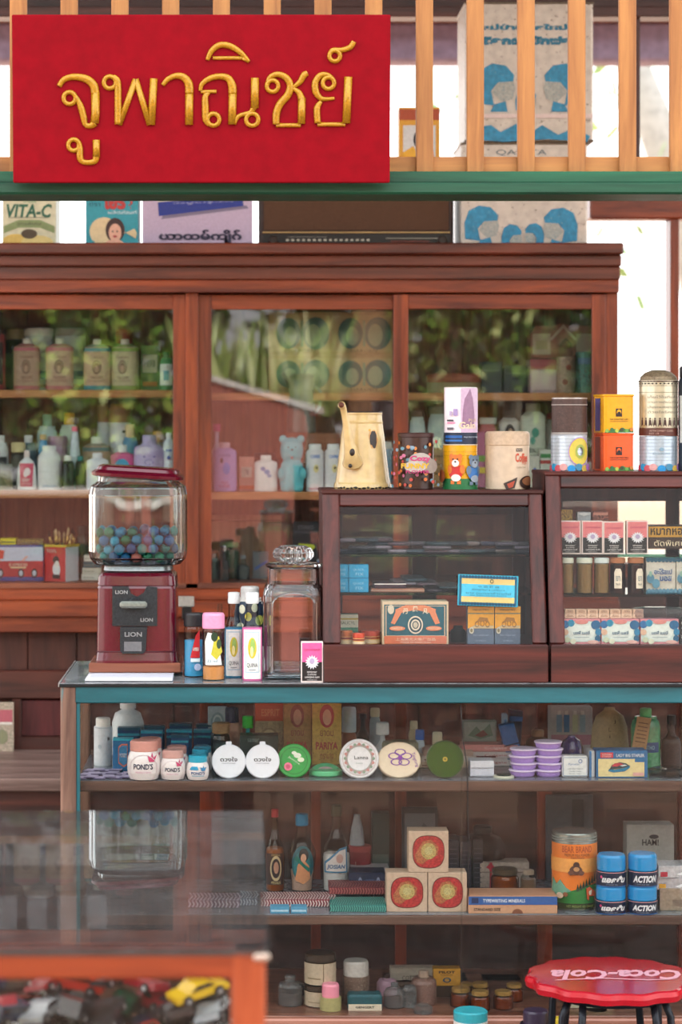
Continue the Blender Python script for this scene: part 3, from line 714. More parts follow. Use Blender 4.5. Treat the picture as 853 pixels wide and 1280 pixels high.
for q, (x, y, z) in enumerate(pts):
    k = q % 9 if not (q % 9 == 7 and q % 2) else 0
    lab = names[k] + ' ball among those in the gumball machine globe'
    loc = (xg + x, D + y, zb + z)
    if k not in first:
        o = protos[k].obj('gumball', None, loc); tag(o, lab, 'ball', 'balls in the gumball machine'); first[k] = o
    else:
        o = first[k].copy(); COL.objects.link(o); o.location = loc
    o.rotation_euler = (random.random() * 3, random.random() * 3, 0)

# ================================================================ bottles and jar on the counter
CL = thin_glass('#f2f6f5', 1.5, edge='#b9c8c8'); CLG = thin_glass('#e4efe8', 1.5, edge='#6f8a80')
B('glitter_bottle', 'small glass bottle of blue liquid with black ribbed cap and red triangle label', 'bottle', 230, 255, 766, 4.62, ZC, CL, '#1c1c20', 'tube', (1.0, .8), ry=.8, fill=('#3a9fd0', .72), crib=(36, .02),
  lab=[('p', [(-.35, .38), (.6, .38), (.6, .93), (.2, .82)], '#c4202a'), ('r', -.3, .3, .62, .37, '#dff0f6'), ('t', 'AMBER', .22, .55, .6, .07, '#f4f0e6'), ('d', .4, .2, .35, .07, '#b9c8e6')])
B('talc_bottle', 'small clear bottle with pink cap, flower-sprig label and orange liquid', 'bottle', 253, 281, 766, 4.56, ZC, CL, '#ee9cc0', 'tube', (1.0, .78), ry=.85, fill=('#e0924e', .26),
  lab=[('p', [(-.7, .3), (-.75, .75), (-.5, .92), (.1, .9), (.5, .7), (.75, .3)], '#eef0ea'), ('p', [(-.2, .5), (.1, .82), (.5, .85), (.8, .55), (.3, .4)], '#c9c13a'), ('d', .1, .84, .3, .09, '#1f3a22'), ('d', .5, .7, .2, .09, '#2b4a2a'), ('t', '22 ml', -.1, .38, .9, .05, '#4d86a0')])
m_ = [('r', -1.0, .03, 1.0, .97, '#e9e9e4'), ('r', -.8, .15, .8, .93, '#b9cfdc'), ('r', -.72, .17, .72, .91, '#eceee8'), ('d', 0, .62, .5, .2, '#d9c63c'), ('d', .05, .66, .28, .14, '#9cbf62'), ('d', -.05, .55, .2, .1, '#efe7a0'), ('t', 'QUINA', 0, .29, 1.25, .09, '#2a2c34'), ('r', -.4, .2, .4, .215, '#8a8a90')]
for (a, b, yt, yn, D_, col, who) in ((281, 304, 785, 741, 4.60, '#2c7fa8', 'blue-striped'), (303, 328, 785, 741, 4.545, '#e06aa4', 'pink-sided')):
    x = wx((a + b) / 2, D_); hw = (b - a) / 2 / F * D_; H = wz(yt, D_) - ZC; H2_ = wz(yn, D_) - ZC
    t = thing('cologne_bottle', who + ' cologne bottle with paper label, glass neck and white cap', 'bottle', (x, D_ + hw, ZC))
    m = MB(); m.loft([(hw * .97, 0), (hw, .002), (hw, H * .99), (hw * .95, H)], C(col, .35), p=3.2); m.obj('body', t)
    m = MB(); draw(m, oval(hw, hw, 3.2), hw * .86, H, m_); m.obj('label', t)
    m = MB(); m.loft([(hw * .9, H), (hw * .86, H + .006), (hw * .62, H + (H2_ - H) * .3), (hw * .6, H + (H2_ - H) * .75)], thin_glass('#eef4f2', 1.5, edge='#8ea0a0'), bot=False); m.obj('neck', t)
    m = MB(); m.loft([(hw * .62, H + (H2_ - H) * .68), (hw * .66, H + (H2_ - H) * .72), (hw * .64, H2_ - .001), (hw * .5, H2_)], C('#e9ebea', .35), rib=(24, .02), n=72); m.obj('cap', t)
B('decanter', 'tiny empty clear glass bottle behind the pink-capped bottle', 'bottle', 265, 285, 755, 4.75, ZC, thin_glass('#f0f4f2', 1.5, edge='#7f9494'), None, 'flask')
B('powder_bottle', 'white-capped bottle with dark floral label behind the two cologne bottles', 'bottle', 293, 332, 733, 4.72, ZC, '#eceae2', '#e6e6e2', 'sjar', (.6, .87), ry=.7,
  lab=[('r', -1.2, .35, 1.2, .95, '#22344a'), ('d', -.5, .85, .2, .06, '#e9e6c9'), ('d', -.1, .75, .22, .06, '#e9d25a'), ('d', .3, .87, .2, .06, '#e9e6c9'), ('d', .6, .7, .25, .07, '#cfd66a'), ('d', -.6, .6, .25, .07, '#e9e6c9'), ('d', .2, .55, .2, .06, '#7fae5a'), ('t', '16', 0, .42, .6, .1, '#f0efe8')])
# big sweet jar
D = 4.60; x = wx(367, D); hw = 38 / F * D
t = thing('glass_jar', 'large square clear glass jar with ribbed round stopper beside the mahogany cabinet', 'jar', (x, D + .01, ZC))
zz = lambda py: wz(py, D - .03) - ZC
m = MB(); H = zz(733)
o_ = [(hw * .93, 0), (hw * .99, .004), (hw, .014), (hw, H - .016), (hw * .95, H - .003), (hw * .86, H + .004), (hw * .84, zz(711)), (hw * .90, zz(709))]
i_ = [(hw * .80, zz(709)), (hw * .78, zz(712)), (hw * .79, H + .001), (hw * .87, H - .008), (hw * .92, H - .02), (hw * .92, .016), (hw * .85, .010), (hw * .3, .008)]
m.loft(o_ + i_, real_glass('#f6fafc', .02), n=72, p=6, bot=False, top=False); nv = len(m.v)
m.f.append(tuple(range(72))[::-1]); m.mi.append(0); m.sm.append(False); m.f.append(tuple(range(nv - 72, nv))); m.mi.append(0); m.sm.append(False)
m.obj('jar_body', t)
m = MB(); pts = []
for k in range(0, 41):
    a = k / 40
    if a < .3: q = (-hw * .72, .016 + (H * .72) * (a / .3))
    elif a < .7:
        g = pi * (1 - (a - .3) / .4); q = (hw * .72 * cos(g), .016 + H * .72 + H * .13 * sin(g))
    else: q = (hw * .72, .016 + H * .72 * (1 - (a - .7) / .3))
    pts.append((q[0], -hw - .0005, q[1]))
m.tube(pts + [(hw * .72, -hw - .0005, .012), (-hw * .72, -hw - .0005, .012)], .0020, real_glass('#eef6f8', .1), flat=.6, closed=True); m.obj('raised_panel', t)
zl = zz(709); K0 = zz(704)
m = MB(); m.loft([(hw * .84, zl + .0005), (hw * .92, zl + .001), (hw * .92, zl + .005), (hw * .80, zl + .007), (hw * .3, zl + .008)], real_glass('#eef6f8'), n=56)
kr = .038
m.loft([(.02, zl + .0075), (.030, zl + .010), (kr * .98, zl + .018), (kr, zl + .026), (kr * .9, zl + .034), (kr * .6, zl + .040), (.002, zl + .041)], real_glass('#f4f8fa'), n=96, rib=(14, .06)); m.obj('stopper', t)

FLOWER = lambda: [('r', -1, 0, 1, 1, '#e9d8d2'), ('r', -.9, .5, .9, .97, '#e85f9c'), ('r', -.9, .04, .9, .5, '#1c1618'), ('t', 'CHRYSANTHEMUM', 0, .8, 1.4, .05, '#b42c62')] + \
  [('p', [(0, .5), (.42 * cos(a) + .09 * sin(a), .5 + .27 * (.42 * sin(a) - .09 * cos(a))), (.66 * cos(a), .5 + .27 * .66 * sin(a)), (.42 * cos(a) - .09 * sin(a), .5 + .27 * (.42 * sin(a) + .09 * cos(a)))], '#e8eaf0') for a in [pi * (k + .5) / 7.5 + .1 for k in range(15)]] + \
  [('d', 0, .53, .22, .07, '#b9a8c8'), ('t', 'PEPPERMINT', 0, .26, .9, .04, '#e8e4e0'), ('t', '& ALMOND', 0, .2, .8, .035, '#e8e4e0'), ('t', 'LIANGJING GUM', 0, .13, 1.3, .055, '#f4f0ec'), ('t', 'MADE BY S.N.', 0, .07, .9, .03, '#d8d4d0')]
K('medicine_packet', 'pink and black medicine packet with white flower standing before the big glass jar', 'packet', 376.5, 404, 802, 4.512, ZC, '#ead9d6', .014, FLOWER())

# ================================================================ things on the first mahogany cabinet
# enamel coffee pot
D = 4.70; x = wx(450, D); z0 = ZG1
t = thing('coffee_pot', 'cream enamel coffee pot with chipped paint and curved spout', 'pot', (x, D, z0))
q = D / F; CR = C('#d2b67c', .25, .12, coat=.5, scale=14); BK = C('#2a211c', .45)
zz = lambda py: wz(py, D) - z0
m = MB()
prof = [(35.5, 613), (36.5, 611), (36, 607), (34.5, 605), (34, 602), (33.5, 600), (31, 580), (27.5, 550), (25, 532), (25.5, 530), (24.5, 528), (24, 521), (24.8, 520), (24.8, 517.5)]
sec = [(a * q, zz(b) - zz(613)) for a, b in prof]
m.loft(sec, CR, n=56, x=0 * q + .006, top=False)
m.loft([(a * q * .97, zz(b) - zz(613) + .001) for a, b in prof[::-1]], C('#b8a67c', .5), n=56, x=.006, bot=False)
m.tube([(.006 + 24.8 * q * cos(a * pi / 24), 24.8 * q * sin(a * pi / 24), zz(517.5) - zz(613)) for a in range(48)], .0012, BK, closed=True)
surf = cyl(30 * q)
def ps(u, v, e):
    rr = r_at(sec, v) + .0004 + e; return (.006 + rr * sin(u / rr), -rr * cos(u / rr), v)
def blob(mb, u, v, ru, rv, mat, sd, e=.0003):
    rnd = random.Random(sd); ptsb = [(u + ru * cos(a) * rnd.uniform(.7, 1.15), v + rv * sin(a) * rnd.uniform(.75, 1.1)) for a in [2 * pi * k / 18 for k in range(18)]]
    mb.p_poly(ps, ptsb, mat, e)
blob(m, .020, zz(551) - zz(613), .010, .020, C('#c9975a'), 2); blob(m, .020, zz(551) - zz(613), .0085, .018, BK, 3, .0008)
for k in range(16): blob(m, -.06 + k * .0085, .0012 + .001 * (k % 3), .003 + .0015 * (k % 2), .0022, BK, k + 10)
blob(m, .012, zz(540) - zz(613), .0025, .003, C('#e0a23c'), 4)
m.obj('body', t)
m = MB(); Pp, Rr = smooth([(-.016, -.045, zz(580) - zz(613), .021), (-.019, -.058, zz(570) - zz(613), .015), (-.024, -.064, zz(555) - zz(613), .0105), (-.029, -.069, zz(535) - zz(613), .0075), (-.034, -.074, zz(520) - zz(613), .0062), (-.037, -.080, zz(512) - zz(613), .0068), (-.040, -.088, zz(509) - zz(613), .0075)], 6)
m.tube([tuple(v) for v in Pp], Rr, CR, n=20); m.ball(-.0405, -.0895, zz(509) - zz(613), .0058, C('#5a2a18', .6)); m.ball(-.0185, -.0715, zz(567) - zz(613), .0055, BK, rz=1.4); m.ball(-.022, -.0655, zz(584) - zz(613), .004, BK)
m.obj('spout', t)
m = MB(); Pp, Rr = smooth([(.03, .045, .04, .004), (.04, .07, .06, .0045), (.035, .075, .10, .0045), (.02, .045, .13, .004)], 6); m.tube([tuple(v) for v in Pp], Rr, CR); m.obj('handle', t)

rnd = random.Random(3)
dots = [('d', rnd.uniform(-1.7, 1.7), rnd.uniform(.06, .92), .09, .034, rnd.choice(['#c96a2c', '#7f97a6', '#b9473f', '#d98a4a', '#5f8a9a', '#c06a8a'])) for _ in range(70)]
B('biscuit_tin', 'dark brown round tin with coloured dots and a pink flower emblem', 'tin', 498, 542.5, 541, 4.66, ZG1, C('#3b211b', .3, .2), '#3c1c18', 'can', (1.03, .93), capname='lid',
  lab=dots + [('d', .1, .55, .45, .15, '#b0a69e'), ('d', .5, .45, .34, .14, '#8f8278'), ('d', -.1, .44, .42, .11, '#b9b0a4'), ('t', 'Cozy', .1, .58, .8, .13, '#c23a74', {'bold': .04}), ('t', 'FUNNY', -.1, .45, 1.1, .1, '#d5a92a', {'bold': .04}), ('t', 'FLOWER', .0, .34, .9, .06, '#b5236a', {'bold': .02})])
def animal(u, hd, body, belly, v0=.12):
    return [('r', u - .3, v0, u - .08, v0 + .08, hd), ('r', u + .08, v0, u + .3, v0 + .08, hd), ('d', u, v0 + .28, .42, .18, body), ('d', u - .35, v0 + .33, .14, .1, hd), ('d', u + .38, v0 + .33, .14, .1, hd), ('d', u + .02, v0 + .14, .27, .08, belly),
            ('d', u - .24, v0 + .62, .13, .06, hd), ('d', u + .24, v0 + .62, .13, .06, hd), ('d', u, v0 + .52, .34, .14, hd), ('d', u, v0 + .47, .2, .08, belly), ('d', u, v0 + .5, .05, .02, '#1c1414'), ('d', u - .12, v0 + .56, .04, .02, '#1c1414'), ('d', u + .12, v0 + .56, .04, .02, '#1c1414')]
zA = wz(555, 4.66)
B('milk_tin', 'yellow and green round tin with painted animals, second tin from the brown dotted one', 'tin', 554, 597, 555, 4.66, ZG1, C('#e0a414', .3, .1), '#c9c4ae', 'can', (1.02, .985), capname='lid',
  lab=[('r', -2.9, .0, 2.9, .24, '#1c6a3a'), ('r', -2.9, .76, 2.9, .765, '#8a6410'), ('r', -2.9, .84, 2.9, .845, '#8a6410')] + animal(-.35, '#d9742c', '#c62a24', '#f0e4dc') + animal(.72, '#5f7488', '#2f6eb0', '#8c9aa8', .1) + [('d', -1.2, .3, .3, .15, '#8a4a2a')])
B('powder_tin', 'tall lilac and white round tin with navy base stacked on the yellow animal tin', 'tin', 555.5, 596.5, 484, 4.66, zA + .0005, C('#efe4ec', .3, .05), '#d8d8d6', 'can', (1.0, .99), capname='lid',
  lab=[('r', -2.9, 0, 2.9, .2, '#15233c'), ('r', -1.2, .1, .0, .15, '#1e5aa0'), ('r', -1.2, .04, .0, .075, '#2a6cb4'), ('r', -.05, .2, 1.5, .99, '#cdb2cc'), ('p', [(.0, .3), (.05, .6), (.15, .8), (.35, .9), (.5, .98), (.7, .8), (.85, .5), (.8, .3)], '#96728f'), ('t', 'Gain', .35, .33, 1.1, .12, '#e4d2ae', {'bold': .02}), ('t', 'PLUS', .7, .42, .6, .05, '#d8c49a'), ('r', -.95, .25, -.5, .29, '#5a5560'), ('r', -.95, .36, -.4, .385, '#e08ab0'), ('r', -.95, .40, -.5, .43, '#3c3a48'), ('r', -.5, .5, -.25, .62, '#a58fc0'), ('r', -.75, .5, -.6, .58, '#bba9cc'), ('t', 'MILK FOR MOTHERS', .6, .12, 1.0, .025, '#c8d4e4')])
B('coffee_tin', 'large cream round coffee tin with rust freckles and a steaming cup', 'tin', 607, 662, 539, 4.66, ZG1, C('#cbb69c', .35, .12, scale=14, spots=('#8a6a4e', .68)), C('#c4ac90', .35, .15, spots=('#8a6a4e', .66)), 'can', (1.02, .76), capname='lid',
  lab=[('t', 'Coffee', .62, .72, .72, .2, '#c14a2c', {'bold': .03}), ('r', .3, .86, .62, .93, '#3c2a24'), ('t', 'KING', .46, .895, .25, .04, '#e4d4c0'), ('t', 'MIX', .75, .6, .3, .07, '#c14a2c'), ('p', [(-.28, .14), (.35, .28), (.22, .04), (-.15, .0)], '#3a2a26'), ('p', [(-.12, .13), (.22, .2), (.14, .06), (-.05, .03)], '#a8442e'), ('d', .95, .16, .5, .15, '#332019'), ('d', 1.0, .19, .42, .1, '#8a5a3c'), ('t', 'CAPPUCCINO', .55, .5, .5, .035, '#7a5a40')])

# ================================================================ things on the second mahogany cabinet
D = 4.68
balls = lambda: [('d', u, .07 + .04 * (k % 2), .2, .1, c) for k, (u, c) in enumerate(((-1.3, '#c8455a'), (-1.0, '#2f9acb'), (-.72, '#cf5560'), (-.42, '#e0a4a0'), (.0, '#2492cf'), (.4, '#3a86a8'), (.75, '#c9a84a'), (1.05, '#9a6ab0'), (1.4, '#c8455a')))]
ribs = [('r', -2.9, .3 + .1 * k, 2.9, .31 + .1 * k, '#8fa0ac') for k in range(7)]
zA = wz(543, D)
B('snack_tin', 'pale blue ribbed round tin with a yellow ring picture, under a brown tin', 'tin', 689, 734, 543, D, ZG2, C('#c9d6e2', .28, .1, metal=.35), '#b9c0c6', 'can', (1.01, .97), capname='lid',
  lab=ribs + [('o', .5, .55, .62, .38, '#d2c24e', .48), ('o', .5, .55, .66, .41, '#b58ac0', .94), ('o', .5, .55, .3, .2, '#9aa84a', .6)] + balls())
B('cocoa_tin', 'dark brown round tin with scraped silver rim stacked on the yellow-ring tin', 'tin', 690, 734, 497, D, zA + .0005, C('#4a342e', .5, .3, spots=('#6c544a', .62)), C('#b8b2ac', .35, .2, metal=.7), 'can', (1.01, .965), capname='lid',
  lab=[('r', -2.9, .0, 2.9, .05, '#a9a4a0'), ('r', -2.9, .82, 2.9, .84, '#b9b0a8')])
def sqtin(name, label, yt, z0, col, yd):
    x = wx(771, yd); t = thing(name, label, 'tin', (x, yd + .035, z0), radians(10)); hw = .0315; H = wz(yt, yd) - z0
    m = MB(); m.loft([(hw, 0), (hw, H - .003), (hw * 1.02, H)], C(col, .3, .06), n=40, p=14); m.p_rect(lambda u, v, e: (-hw - e, -u, v), -.02, .05 * H, .012, .9 * H, C('#5a4a8a' if yt < 520 else '#8a3a2a'), .0006); m.obj('body', t)
    m = MB(); dk = '#241410'
    draw(m, flat(-hw - .0003), hw, H, [('r', -.2, .42, .2, .63, dk), ('d', 0, .525, .19, .1, dk), ('d', 0, .53, .15, .08, col), ('d', 0, .5, .12, .05, dk), ('t', 'THE ROASTERY DELI', 0, .35, 1.25, .035, dk, {'bold': .02}), ('r', -.6, .29, .6, .3, dk)] +
         [('p', [(-.95, .0), (-.9, .08), (-.6, .05), (-.3, .1), (.0, .06), (.25, .14), (.5, .06), (.75, .12), (.95, .08), (.95, 0)], '#3f7a3c')] + [('d', -.8 + .32 * k, .05 + .03 * (k % 2), .12, .05, ['#8ab04a', '#2f6a3a', '#b9c24a', '#3a4a2a', '#6aa048', '#c97a3a'][k]) for k in range(6)])
    m.obj('printing', t)
    m = MB(); m.loft([(hw * 1.03, H - .004), (hw * 1.05, H - .003), (hw * 1.05, H), (hw * .98, H + .0005)], C(col, .25, .06, metal=.2), n=40, p=14); m.obj('lid', t)
zA = wz(541.5, 4.66)
sqtin('tea_tin', 'orange square tin with small round black emblem, under the yellow one', 541.5, ZG2, '#e85a1c', 4.66)
sqtin('tea_tin', 'yellow square tin with small round black emblem stacked on the orange one', 493, zA + .001, '#eda80c', 4.66)
zA = wz(545, D)
B('snack_tin', 'silver-blue ribbed round tin with coloured balls, under the domed tin', 'tin', 799.5, 847, 545, D, ZG2, C('#b9cbd9', .28, .1, metal=.4), None, 'can', lab=ribs + [('t', 'SUNSHINE DAY', .0, .5, .9, .06, '#7f9cae'), ('d', 0, .62, .12, .05, '#7fa0b4')] + balls())
x = wx(823.5, D); t = thing('domed_tin', 'tall printed silver tin with domed rusty top and marching figures', 'tin', (x, D, zA + .0005)); hw = 24 / F * D; H = wz(476, D) - zA
m = MB(); m.loft([(hw, 0), (hw, H)], C('#cfc8ae', .28, .12, metal=.55, scale=12), n=40)
m.loft([(hw * 1.04, H * .98), (hw * 1.04, H), (hw * .97, H + .001)], C('#b9b09a', .35, metal=.6), n=40); m.obj('body', t)
m = MB(); sp = [('r', -3.1, 0, 3.1, .14, '#5a2c22'), ('t', 'WITH SWEET CORN', .0, .09, 1.3, .035, '#c8a898'), ('t', 'EST 19', -.4, .04, .5, .03, '#c8a898'), ('r', -3.1, .15, 3.1, .155, '#3a2620'), ('r', -3.1, .78, 3.1, .785, '#3a2620'), ('r', -3.1, .99, 3.1, .97, '#3a2620'), ('r', -3.1, .9, 3.1, .905, '#3a2620')]
for k in range(18): sp.append(('d', -1.6 + .19 * k, .94, .05, .014, '#2c1c18'))
for k in range(9):
    u = -.95 + .21 * k; sp += [('d', u, .31, .04, .014, '#3a1c16'), ('p', [(u - .07, .16), (u - .04, .29), (u + .04, .29), (u + .07, .16), (u, .2)], '#3a1c16')]
for k, s_ in enumerate(('เก็บไว้ในที่แห้ง', 'ตามทางเดินไปด้วย', 'เสียงเพลงยามเช้า', 'ด้วยใจรักเธอ')): sp.append(('t', s_, .05, .7 - .09 * k, 1.3, .05, '#4a4038'))
draw(m, cyl(hw), hw, H, sp); m.obj('printing', t)
m = MB(); dz = wz(463, D) - wz(476, D); m.loft([(hw * .98, H), (hw * .93, H + dz * .35), (hw * .7, H + dz * .75), (hw * .35, H + dz), (.001, H + dz * 1.02)], C('#8a7a60', .5, .3, metal=.3, spots=('#5a4636', .55)), n=40, rib=(20, .008)); m.obj('dome', t)
B('dark_bottle', 'narrow dark bottle at the far right edge beside the domed tin', 'bottle', 849, 873, 458, 4.66, ZG2, '#1f2a38', '#15181c', 'tube', (.9, .9), lab=[('r', -1.2, .3, 1.2, .8, '#c9ccc8')])

# ================================================================ inside the first mahogany cabinet
zf = FL
x0_, x1_ = 424, 479
t = K('soap_box', 'small green and cream box standing behind the small round tins', 'box', 422, 448, 768, 4.64, zf, '#5a9a80', .03, [('r', -1, .5, 1, 1, '#e4e0cc'), ('r', -1, .8, 1, .86, '#c9a84a'), ('t', 'SALICYL', 0, .68, 1.4, .12, '#6a6a5a')])
for i, (a, b, yt, c, D_, w) in enumerate(((424, 441, 788, '#b9683a', 4.56, 'left brown'), (441, 456, 791, '#c0503c', 4.54, 'middle orange-banded'), (452, 475, 788, '#b2402c', 4.58, 'right red-banded'))):
    B('balm_tin', w + ' small round balm tin on the cabinet floor', 'tin', a, b, yt, D_, zf, '#d6a868', C(c, .3, metal=.3), 'can', (1.03, .6), capname='lid', lab=[('r', -2.8, .1, 2.8, .55, '#d9c09a'), ('r', -2.8, .7, 2.8, .9, '#8a2a20')], group='balm tins in the table cabinet')
for i, (a, b, yt, zb_, wd) in enumerate(((422, 435.5, 723, SH2, 'lower left'), (436, 461, 723, SH2, 'lower right'), (422, 435.5, 706, None, 'upper left'), (436, 461, 706, None, 'upper right'))):
    z_b = SH2 if zb_ else wz(723, 4.6) + .0005
    K('ink_box', 'small bright blue box with pale letters, %s of the four on the glass shelf' % wd, 'box', a, b, yt, 4.6, z_b, '#2a9ccc', .035, [('t', 'QUICK', 0, .62, 1.1, .18, '#9fd6ee'), ('t', 'FIX', .1, .3, .8, .22, '#9fd6ee')], group='blue boxes in the table cabinet')
K('envelope_stack', 'flat stack of brown-edged booklets lying on the middle glass shelf', 'booklets', 464, 531, 736, 4.6, SH2, wood('#7a4a3a', '#b07a62', 'x', .6), .1, [('r', -1, .45, 1, .55, '#d8c4b4')])
K('booklet', 'dark plum flat booklet with white edge on top of the booklet stack', 'booklet', 468, 508, 729, 4.61, wz(736, 4.6) + .0005, '#3a2230', .08, [('r', -1, .7, 1, .95, '#d9d4d0')])
# old matchbox carton
K('matchbox_carton', 'old cream matchbox carton with teal panel and orange ribbon in the mahogany cabinet', 'carton', 478, 561, 752, 4.555, zf, C('#dcc3a4', .6, .12, spots=('#b08a68', .66)), .06,
  [('r', -.94, .02, .94, .93, '#28616e'), ('r', -.9, .2, .9, .905, '#d9b99a'), ('r', -.87, .215, .87, .89, '#245c6c'), ('r', -.94, .02, .94, .2, '#d9795c'),
   ('p', [(-.74, .5), (-.62, .47), (-.42, .74), (0, .81), (.42, .74), (.6, .47), (.74, .5), (.6, .78), (.62, .82), (.3, .92), (-.3, .92), (-.6, .82), (-.6, .76)], '#e08a64'), ('d', -.74, .82, .1, .11, '#d8cdb8'),
   ('t', '丹', -.3, .78, .17, .13, '#f0e0c4', {'bold': .02}), ('t', '鳳', 0, .83, .17, .13, '#f0e0c4', {'bold': .02}), ('t', '凡', .3, .78, .17, .13, '#f0e0c4', {'bold': .02}), ('d', 0, .46, .23, .21, '#e6d8c2'), ('d', 0, .46, .19, .175, '#2a4a5a'), ('o', 0, .46, .14, .13, '#e6d8c2', .7), ('d', 0, .46, .07, .07, '#c9bda8'),
   ('d', -.55, .38, .24, .055, '#e08a64'), ('d', .55, .38, .24, .055, '#e08a64'), ('t', 'SAFETY', -.55, .38, .34, .05, '#f0e0c4'), ('t', 'MATCH', .55, .38, .34, .05, '#f0e0c4'), ('t', '上海美光火柴厂出品', 0, .13, 1.2, .07, '#f0d8c0'), ('t', 'MADE IN SHANGHAI', 0, .06, .9, .035, '#f0d8c0')])
for i, (a, b, w) in enumerate(((585, 618, 'left'), (619, 651, 'right'))):
    K('cigarette_box', 'yellow and slate-blue box with line-drawn cyclists, %s of the pair' % w, 'box', a, b, 758, 4.56, zf, C('#5f6e84', .6, .1), .03,
      [('r', -1, .42, 1, 1, '#e6a436'), ('r', -1, .8, 1, .83, '#7a7a62'), ('p', [(-.95, .42), (-.4, .52), (.1, .48), (.95, .5), (.95, .42)], '#c9b48c'), ('o', -.3, .53, .16, .08, '#8a5a2a', .75), ('o', .1, .55, .16, .08, '#8a5a2a', .75), ('o', .5, .53, .16, .08, '#8a5a2a', .75), ('p', [(-.4, .56), (-.1, .72), (.5, .7), (.6, .56), (.3, .62), (-.1, .6)], '#a87434'), ('d', -.72, .37, .18, .09, '#c9c4b4'), ('d', -.72, .37, .1, .05, '#8a7a5a'),
       ('t', 'MINISTRY', 0, .91, 1.2, .05, '#7a5218'), ('t', 'fine rolled leaf', 0, .25, 1.2, .05, '#9aa6b8'), ('t', '20 PIECES', 0, .1, .8, .04, '#9aa6b8')], group='yellow and slate boxes')
# hanging turquoise card
t = K('pennant_card', 'turquoise and yellow card with dark patterned border leaning in the glass front', 'card', 572, 647.5, 719, 4.545, wz(758, 4.545), C('#3aa0b8', .6, .1), .0012,
  [('r', -.95, .04, .95, .1, '#1f5a78'), ('r', -.95, .9, .95, .96, '#1f5a78'), ('r', -.95, .1, -.9, .9, '#1f5a78'), ('r', .9, .1, .95, .9, '#1f5a78'), ('r', -.88, .7, .88, .88, '#d9bc78'), ('r', -.88, .12, .88, .3, '#d9bc78'), ('r', -.88, .3, .88, .7, '#49b4d0')] + [('r', -.95 + .1 * k, .02, -.9 + .1 * k, .12, '#0f4460') for k in range(19)] + [('r', -.95 + .1 * k, .88, -.9 + .1 * k, .98, '#0f4460') for k in range(19)] +
  [('t', '中 國 針 織', 0, .62, .7, .07, '#1f4a62'), ('t', 'PEPPERMINT & CAMPHOR', 0, .52, 1.1, .05, '#1f4a62'), ('t', 'ยาหอมตราห้าเจดีย์', 0, .42, 1.5, .07, '#1f4a62'), ('t', 'SEE DIRECTIONS INSIDE', 0, .34, 1.2, .04, '#1f4a62'), ('o', .1, .8, .06, .07, '#2a3a30', .6)], roll=radians(2), tilt=radians(-4))
B('ink_pot', 'round black ink pot behind the glass between carton and yellow boxes', 'pot', 563, 583, 782, 4.62, zf, '#1c1c20', '#2a2a2e', 'sjar', (.6, .8))
# plastic packets lying on the glass shelves
PL = thin_glass('#e4e0e4', 1.4, haze=.05, rough=.08)
rnd = random.Random(5)
pk = ['#4a4e68', '#6a6474', '#3c3a44', '#a29aa4', '#3a5460', '#6a5058', '#7a7078', '#2a4a50', '#30343a', '#b0a49c']
def packet(x, y, z, w, d, col, label, group, rz=0., tl=0., hh=.004):
    t = thing('plastic_packet', label, 'packet', (x, y, z), rz, group, tl)
    m = MB(); m.loft([(w * .45, .0), (w * .5, hh * .5), (w * .47, hh)], mat_of(col), n=24, p=8, ry=d / w); m.obj('contents', t)
    m = MB(); m.loft([(w * .53, .001), (w * .54, hh * .55), (w * .47, hh + .0015)], PL, n=24, p=6, ry=d / w); m.obj('sleeve', t)
n = 0
for i in range(36):
    cxp = 432 + 225 * (i % 11) / 10 + rnd.uniform(-4, 4); lay = i // 11
    if lay and rnd.random() < .2: continue
    packet(wx(cxp, 4.66), 4.655 + rnd.uniform(0, .03), SH1 + .0005 + lay * .0072, rnd.uniform(.04, .06), .06, pk[i % 10], 'flat plastic-sleeved packet lying on the upper glass shelf of the cabinet', 'sleeved packets on the upper glass shelf', rnd.uniform(-.2, .2), 0, .0065)
for i in range(5):
    packet(wx(496 + 14 * i + 8, 4.66), 4.66 + .01 * (i % 2), SH2 + .0125 * 0 + .0005 + (.014 if i < 2 else .0) + .0065 * (i % 3), .045, .06, pk[(i + 3) % 10], 'grey plastic-sleeved packet heaped on the middle glass shelf', 'sleeved packets on the middle glass shelf', rnd.uniform(-.3, .3), radians(6), .0045)

# ================================================================ inside the second mahogany cabinet
D = 4.61
for i, (p0, yt, w) in enumerate(((700, 651, 'far left'), (727.5, 651, 'second from left'), (754, 652, 'third from left'), (784, 651, 'far right'))):
    K('medicine_packet', 'pink and black flower packet on the top glass shelf, %s of four' % w, 'packet', p0, p0 + 26.5, yt, D, SH1, '#ead2c6', .022,
      [(('r',) + q[1:5] + ('#d97a7c',)) if k == 1 else q for k, q in enumerate(FLOWER())], group='flower packets in the tall table cabinet', rz=radians((-2, 1, 3, -1)[i]))
K('small_box', 'small gold patterned box lying at the back of the top shelf', 'box', 700, 716, 637, 4.66, SH1 + .0, C('#c09a4a', .5, .3, spots=('#7a5a2a', .5)), .02, [('t', 'GOLD', 0, .9, 1.2, .04, '#5a3a1a')])
K('small_box', 'small silver box at the back of the top shelf beside the gold one', 'box', 722, 739, 640, 4.66, SH1, '#b9bec4', .02, [('p', [(-1, .96), (0, .9), (1, .96), (0, .99)], '#e4e8ea')])
K('small_box', 'small reddish mottled box at the back of the top shelf', 'box', 741, 761, 639, 4.66, SH1, C('#a05a4a', .5, .3, spots=('#4a2a24', .5)), .02, [('r', -.9, .9, .9, .97, '#c98a78')])
